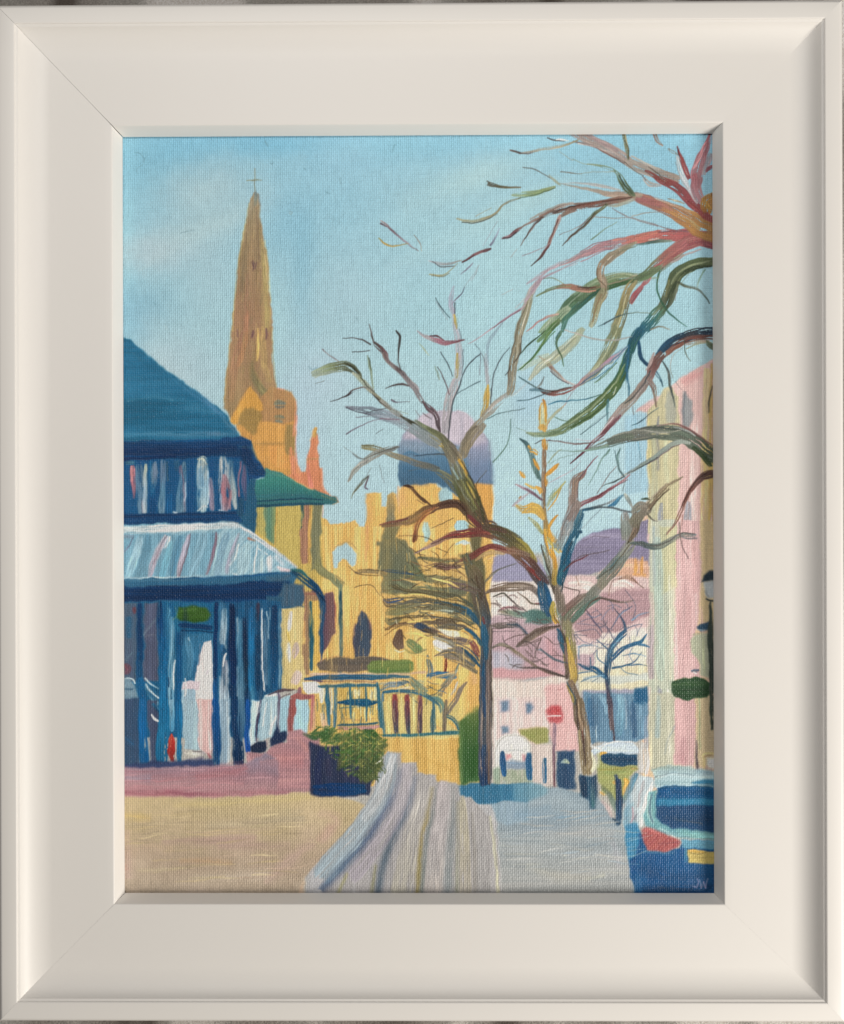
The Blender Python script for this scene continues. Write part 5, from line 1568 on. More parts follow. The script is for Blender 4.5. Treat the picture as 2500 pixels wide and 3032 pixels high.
S 4c3830/8c7474/7c6c68/706460 14,24,16,6 .9 190,760 120,830 70,900 10,1000
S 2c2420 5,6,4 .8 180,780 100,850 40,950
S b08c84/a87c74/986c64/8c6c6c 30,36,34,24,10 .92 350,740 310,840 270,920 240,1010 170,1100
S c8a49c/b89088 6,10,8 .8 350,760 300,880 260,960
S 4c302c/5c3c38 8,8,6 .85 330,780 290,880 250,980
S 6c3c40/5c3c38/3c2c28 10,20,16,4 .9 250,1000 210,1060 160,1120 95,1175
S 7c5c50/8c6c5c/7c6454 40,44,30 .85 480,690 420,710 360,750
S a89098/8c6c7c 3,4,3 .7 240,1000 140,1050 20,1090
S 6c7454/5c6440/6c5c50/6c5448/4c4038 20,30,30,34,20,5 .92 750,650 680,700 610,760 540,840 460,910 365,1010
S 2c3424/34382c 4,6,6,4 .8 740,650 640,730 540,840 440,930
S a8b094 5,8,5 .7 730,660 650,720
S 84787c/9c9ca0/7c7078 5,9,10,4 .85 340,910 440,870 520,830 570,790
S 7c6c78/9c8480/846c70 6,10,9,6 .85 790,680 880,735 1000,780 1180,840
S 9c8484/8c6c6c/8c5c60 4,7,9,10 .85 960,760 1120,810 1260,860 1440,890
S 9c8c80/8c7c70/a08c88 4,7,6,4 .85 640,755 800,765 920,760
S a89c90/8c7c70/a49c94 4,7,5 .8 960,750 1080,720 1200,720 1320,760
S 8ca08c/7c9078/5c6c50 4,10,8 .8 830,800 720,870 610,950
# right side descending green limb
S 4c5c38/5c6840/546440/4c5c3c/5c6444/546050 40,90,100,110,110,110,80 .95 1680,1140 1560,1150 1440,1190 1340,1260 1300,1380 1260,1480 1200,1570
S 84906c/8c9870/84906c 14,20,20,16 .8 1620,1140 1460,1180 1350,1240 1300,1330
S 8c8c5c/8c8c60 10,14 .8 1280,1300 1250,1440
S 2c3820/34442c/3c4c28 20,36,30 .9 1640,1180 1480,1200 1380,1260
S 34442c/3c4c30 30,40,30 .85 1340,1320 1290,1440 1260,1540
S 5c7454/4c7460/2c6c74/1f6078/1c5878 90,110,110,90,80 .93 1230,1530 1180,1590 1120,1660 1060,1720 1000,1800
S 7c8c6c/8ca088 14,20 .7 1200,1540 1140,1600
S 2c5c3c/2c6448/34644c/2c5c50/4c7c70 8,14,14,20,14,5 .92 1200,1210 1180,1300 1180,1400 1240,1530 1320,1620 1430,1700
S 4c5c44/6c7c64 6,8,5 .85 1225,1190 1195,1260 1180,1330
S 3c4830/5c6450/6c6c5c/546454/34443c 14,26,20,14,8 .9 1340,1310 1420,1350 1520,1375 1580,1430 1620,1500
S 8c9888/7c8c7c/8c9c90 5,7,4 .7 1470,1220 1410,1290 1350,1370
S b09ca0/988c90 6,8 .6 1350,1370 1335,1470
S 4c6c50/80a090/a4b8ac 6,12,8 .8 1590,1210 1540,1290 1520,1360
S 7c9c8c 4,5 .7 1580,1210 1530,1320
S 9c8c64/8c8058/7c7850/8c8860/94946c 60,80,90,100,110 .93 925,1370 900,1470 880,1560 850,1650 810,1760
S c0bc98/b8b48c/b8b890 6,10,10,10 .85 930,1380 900,1480 870,1600 820,1740
S 5c5840/54503c/5c5c40 8,10,8 .8 940,1470 910,1600 870,1740
S b07070/ac5c60/a84c54/a06c60 10,40,50,36 .93 1080,1310 1030,1370 980,1440 950,1500
S 8c3c48 5,7 .8 1060,1360 990,1450 950,1500
S 9cb0a8/8ca494 20,30,14 .7 860,1370 980,1330 1100,1290 1180,1280
S 3c6070/2c4850/6c8078/8c9880 4,10,10,8,6 .9 675,1700 760,1650 850,1610 950,1580 1120,1585
S 2c3c44/5c6c70 5,7 .8 720,1680 820,1620
S 8c7c68/6c6c5c/a8a89c 10,14,10 .8 1120,1720 1200,1700 1280,1720
# middle right (zone 6)
@6
S a4a884/a8ac8c/a8ac90/b0b49c 60,90,100,60,30 .75 540,-20 440,110 300,220 160,310 80,420
S c8d0bc/c0c8b4/c4ccb8 8,14,14,8 .8 500,20 360,150 220,260 80,400
S 8c9070/94987c 8,10,6 .7 480,60 320,200 140,370
S b8bca0/b4c0a8 40,60,40 .5 240,200 120,260 0,330
S 7c8460/848c68/8c9070/a0a890 110,110,90,70,36,10 .9 840,-20 780,120 710,240 640,350 560,430 500,480
S bcc4a0/b8c09c/bcc8a8 8,12,12,8 .8 830,0 760,140 680,280 580,400
S 5c6844/6c7454 8,10,6 .75 850,60 780,180 690,320
S 1f5c78/1c5460/2c6054/4c6c38/546c3c/5c7448/647c54/7c906c/8c9c7c 80,80,70,90,100,110,100,70,50,16 .95 1030,-20 970,100 920,230 880,360 810,480 700,600 590,700 470,780 330,860 160,890 60,870
S 9cac84/a0b08c/a4b490 8,14,16,14,6 .8 900,280 820,440 700,570 560,700 400,810 200,870
S 34542c/3c5c30/34542c 10,14,14,10 .8 930,300 860,480 760,590 620,720 440,830
S d8dcc8 5,6 .7 830,480 800,540
S 1c5478/2c6c8c 20,30,20 .8 940,120 930,200 910,340
S 1f5880/2c6484/4c8094 14,22,20,8 .92 930,240 915,400 935,480 935,580
S 3c7080/5c8c94/2c6c7c 20,24,14,6 .88 760,590 745,660 750,720 750,770
S 18406c/1c4468/1f3c5c/2c5470/34606c 24,40,30,34,26,10 .95 1020,90 1030,200 1060,260 1130,320 1190,390 1225,470
S 8ca0ac/a89cac/b07c98/8c8ca0/8c7880/a8747c 16,34,36,30,40,34,16 .85 920,130 830,210 740,270 660,340 580,400 520,450 470,480
S 2c6c94/3c6480/2c5c7c 3,7,6,4 .9 930,120 780,260 640,370 520,460
S 6c8c50/4c6c3c 4,7,5 .85 830,265 740,370 640,440
S c8c0a8/b0a490/8c8c70 6,9,5 .7 520,450 640,330 800,260
S b0a49c/a8a098/9ca0a0 6,10,14,16,10 .8 380,-10 500,30 640,70 800,80 960,50
S 5c7c6c/4c6c50/3c5c30 30,26,20,12,6 .92 350,0 310,100 330,170 360,220 375,300
S 4c7c80/3c6c6c 8,10 .7 340,0 310,60
S 6c8c54/547c3c/5c8848 20,20,16,8 .9 270,0 200,100 120,220 0,330
S 3c6c34/2c5428 6,8,5 .8 300,0 180,140 60,280 -20,340
S 3c5c2c/1f3820/2c3c28 6,14,8 .9 220,0 100,100 0,200
# dark upper limb right edge
S 1f3450/1c2c48/34343c/1c3450/1f4464 70,90,90,80,60 .95 1670,0 1520,20 1400,60 1290,100 1200,180
S 5c3c3c/6c4038/704038/8c5c4c 30,50,60,50 .9 1660,60 1500,60 1360,110 1260,190
S 84503c/8c5848 14,20,14 .8 1400,100 1290,180 1210,250
S 1c3c5c/244868 20,26,20 .85 1400,20 1250,110 1170,200
S b08870/a8a08c/986858 14,36,30 .8 1620,90 1500,90 1420,110
S 8c8c6c/a8a88c 8,16,8 .8 1430,150 1520,110 1640,100
S 6c7c5c/4c5840/5c6450 20,50,50 .9 1600,90 1640,130 1660,180
S 6c4c44/744c48/8c6c68 90,90,80,70 .93 1220,200 1170,260 1130,330 1110,420
S a88c88/a89490 14,30,20 .8 1150,190 1120,260 1080,330
S 7c6c68/8c7c74/8c8478/9c8c88/8c6c6c 60,80,80,80,70,50 .93 1110,380 1050,470 990,560 900,650 800,760 700,880
S 2c3c44/5c5c5c/3c4444 8,14,14,8 .85 1120,340 1060,450 980,560 900,620
S b8acac/b0a8a4/b8a4a8 8,14,14,10 .8 1060,480 980,590 880,690 760,820
S 8c746c/8c7c6c/7c685c 50,50,30,14 .9 1120,430 1150,490 1160,560 1165,650
S 5c4038 6,6 .7 1100,450 1150,520
S 5c4448/6c5c5c/5c4444 4,7,6 .8 970,650 975,720
S 84505c/744048/6c3440/5c2c38 30,36,30,20,8 .9 860,720 760,830 640,940 540,1040 430,1130
S d0c4c8 4,6,5 .8 800,740 700,860 620,950
S 2c3c40/5c6460/44504c/5c6c68 8,20,22,14,8 .9 1220,260 1270,340 1290,480 1320,580 1330,650
S 8c9c98/a8acac/7c8c88 5,9,7 .8 1390,140 1310,220 1290,320 1310,400
S 3c4438/6c7468 8,10,6 .85 1405,80 1420,180 1465,260
S 6c8088/a07c84 4,6 .6 1330,430 1390,500
S 84b0c4/5c94b4 8,8,5 .7 980,720 1000,900 1040,1100
S 2c5464/243c48/5c7c84 5,10,7,5 .9 960,805 1040,770 1100,720 1185,660
S 34505c/5c7888 4,5 .8 520,890 640,800 760,700
# long grey-green limb low right
S 3c5434/4c5c44/5c6858/5c6c60/687464/6c7068/747468/707870/849484 100,130,130,130,130,120,110,90,50,16 .95 1700,1120 1620,1050 1520,970 1400,900 1280,870 1140,870 1000,890 860,920 720,970 590,1010
S 7c5450/6c4040/8c5c54/a08c88 10,18,18,12,8 .9 1650,980 1500,880 1380,810 1280,795 1180,815
S 3c4440/4c5450/5c6460 10,16,16,10 .8 1400,850 1240,830 1080,830 900,870
S 9c9c8c/a4a498/a0a494 10,14,14,8 .8 1380,850 1200,870 1000,850 800,900
S a8acac/9ca0a0 8,14,8 .8 1500,900 1420,850 1320,820
S 2c4420/3c5430 30,60,40 .85 1480,990 1560,1060 1640,1160
S 6c8474/7c9890/84a49c 20,20,10,4 .8 760,990 600,1020 440,1030 240,1030
S 3c4c44 5,7,5 .8 1260,900 1100,920 900,960 760,1000
S 5c403c/8c7c7c/6c4c48/a88c98 4,12,14,12,8 .88 250,935 360,950 480,970 600,960 720,920
S 2c2c30/5c5058 6,8,4 .85 130,965 190,940 260,940
S c8b0bc/b8a4b0 4,8,6 .6 480,930 600,940 720,880
S 9ca49c/8c9890/84908c/7c8c84/a4a8a8 30,44,46,40,34,24,12 .9 1460,960 1360,950 1260,1000 1160,1080 1040,1150 940,1210 860,1250
S 5c4448/7c6c6c/5c4450 6,9,8,6 .8 1370,970 1280,1010 1180,1090 1080,1140
S 2c3c40/44545c 4,8,5 .85 1180,1080 1040,1160 920,1220
S 2c3c40/3c4c4c/5c6c6c 8,14,8,5 .88 880,1250 800,1290 740,1310 700,1330
S 4c6c60/7c9c90/5c8074/7c9c8c 14,14,10,6 .8 770,1020 700,1100 650,1200 590,1320
S 2c4c4c/6c8c8c/3c5454 6,24,24,14 .8 860,1010 830,1090 850,1180 890,1250
S 3c5c64/6c8c94 5,7,5 .8 810,1030 830,1130 880,1240
S 8c8c8c/6c5c5c/8c8080/5c5458 6,7,7,5 .85 820,1160 760,1230 710,1310 660,1390
S 4c5c5c 5,6 .7 895,1260 880,1370
# slender olive tree, young yellow leaves
S 9ca48c/98a080/8c9c7c 5,16,10 .7 360,1020 300,1060 240,1130
S 84a09c 4,5 .7 250,1140 360,1090 480,1050
S c8a860/d0b468/c0b070 44,70,76,66 .9 195,620 195,700 195,780 190,850
S c4ccb0/b8c4a0 20,40,36 .9 190,640 190,720 190,800
S c88c34/c09038/c8983c 20,20,18 .9 205,600 225,680 225,780
S a86c2c/c8943c 20,14 .9 195,590 215,640
S b88838 8,10 .8 175,650 165,760
S c8a45c/c89c4c 30,60,50 .9 160,830 195,830 220,850
S d89c3c/c88c34/c08438 50,56,40 .93 210,930 215,970 215,1020
S 8c6c4c/8c7058/90745c/8c6c50/7c6454/8c744c/a08450/a89450 34,40,40,40,38,40,50,60 .95 205,1020 205,1140 205,1260 205,1380 205,1500 215,1600 225,1680 235,1760
S a88c6c/b09874 6,8,8 .7 195,1060 200,1250 200,1440
S 5c4c3c/544438 5,7,6 .8 222,1150 220,1330 220,1500
S 2c4c54/507478/5c8080/486c6c 16,40,50,50,16 .9 0,915 60,970 100,1060 130,1160 180,1280
S 5c7c7c/6c8c88/4c6c68 30,50,30 .85 90,1080 130,1180 160,1260
S d8a444/d8a040 26,34,20 .93 75,985 90,1010
S d8a84c/d09c40 20,40,40 .93 90,1030 120,1030 150,1050
S d89c38/c88c34 24,34,20 .93 120,1100 140,1140 160,1180
S d89c3c/d89838/c89038 24,36,36,20 .93 225,1240 255,1210 300,1170 330,1145
S d09030/c08c40 20,30,20 .93 225,1230 230,1290 225,1330
S b07c44/c08c50 20,20 .9 10,1420 0,1430
S d8a044/d09c40 20,36,34 .9 0,1210 20,1230 40,1250
S c8a860/d0b060 16,30,30 .9 50,1310 90,1330 130,1350
S d8a444/d8a048 30,40,40 .93 140,1335 170,1360 180,1390
S a8b08c/98a87c/b09c50/a8a86c 20,36,34,24,8 .88 240,1500 280,1430 330,1370 390,1290
S b88838/c09440 6,12,10 .9 240,1540 300,1460 360,1350
S 8cac98 10,14 .7 250,1430 310,1350
S c8a44c/c89c48/d0ac50/c8a050 30,70,90,80,60 .93 -40,1490 40,1530 110,1520 160,1540 200,1600
S d8ac4c/e0b458 20,30,30 .85 20,1560 100,1490 130,1500
S b0a860/a8a464 20,40,30 .85 80,1600 140,1660 200,1740
S c89038/d09c40/c88c38 20,30,24,12 .92 240,1700 260,1650 300,1600 325,1580
S c08c94/a8889c/88687c/70505c 10,20,30,20 .9 -40,1310 30,1340 110,1390 190,1450
S 6c4c5c 5,8 .8 40,1345 180,1440
S b8a8b0/a89ca4 16,22,20 .75 80,1390 20,1430 -60,1500
S a88c9c/c0a8b4/b8a0b0 4,10,12,10,4 .6 250,1300 330,1260 460,1180 520,1110
# right fork of the main trunk
S 8c7470/8c7464/907868/8c7870/9c8c88/a08c80 14,60,76,78,80,70,60 .93 570,1190 520,1240 465,1290 455,1390 455,1480 420,1600 360,1740
S 5c3c3c/5c4444 4,7,6 .8 545,1200 500,1300 490,1400 500,1480
S a8989c/a89890 8,14,10 .7 440,1280 430,1420 430,1520
S 70404c/84505c/6c3c48/8c5460 5,12,10,6 .9 665,1070 610,1130 560,1200 530,1250
S b0989c/a07880/8c4c54/94545c/ac7c84/a87880 20,44,40,34,24,10 .92 450,1560 520,1490 600,1450 700,1400 820,1320 940,1230
S 6c2c3c/7c3440 6,12,10,6 .85 520,1500 640,1430 780,1350 920,1270
S 8c8c90/5c6870/a0a8ac 10,24,20,10 .85 500,1540 640,1510 760,1470 850,1430
S 2c5c8c/3c7098/6c94a8 10,36,24,10 .9 760,1500 810,1480 860,1430 900,1400
S 24587c/2c4c5c/5c6c70 24,26,14 .92 540,1540 620,1520 700,1500
S 3c5058/4c5860/5c6064/484c54 10,16,18,14 .9 640,1520 760,1510 880,1540 1000,1560
S 1f5070/1c5474/24587c/1f5878 60,80,90,90 .95 530,1560 505,1610 485,1680 465,1760
S 2c4c60/1c3c5c 20,40 .85 500,1720 530,1720
S 9cacb0/a4a8a8 20,50,70 .8 470,1540 440,1620 410,1740
S 84949c/6c7c88 4,5 .8 540,1690 620,1610 700,1520
# knotted junction
S 84847c/7c7c70/8c8478/787464 40,100,120,100,80 .95 960,1560 1000,1540 1040,1520 1080,1530 1110,1500
S 7c6c58/84745c/8c7c64/8c8068 70,60,50,30,10 .94 1100,1510 1150,1450 1220,1380 1300,1310 1400,1245
S 2c4434/4c5440 10,22,12 .85 1040,1445 1080,1440 1110,1450
S a89c8c/a49480 10,14,10 .8 1090,1470 1160,1400 1260,1310
S 3c3428/4c4434 6,9,6 .8 1110,1540 1180,1450 1280,1360
S 8c8c84/849090/a0a8a0 20,40,30 .85 960,1510 930,1450 900,1400
S 5c6c6c 5,7 .7 950,1480 920,1420
S 7c7468/787460/7c7468/84847c 90,110,110,120 .93 990,1580 980,1640 970,1700 960,1760
S 8c8480/848478/8c9088 70,80,90 .85 900,1560 900,1650 920,1760
S 4c3c34/5c4c3c 8,14,20 .85 1040,1600 1010,1680 990,1750
S 6c6454/5c5c50/8c847c 14,20,14,6 .9 1090,1560 1110,1590 1140,1620 1180,1630
# red-brown drooping branch at right edge
S 5c3c30/5c3c34/6c4840/784c44/744438/8c5c4c/9c7460 70,70,50,40,36,30,20,14 .95 1680,1215 1600,1235 1520,1290 1460,1370 1420,1460 1380,1560 1320,1660 1260,1740
S 3f2420/4c2c28 8,12,10,6 .8 1600,1215 1500,1290 1430,1420 1380,1530
S a88880 5,7 .6 1470,1380 1420,1500 1360,1600
S 8c5c50/a07c74 4,6 .7 1400,1580 1370,1740
''')
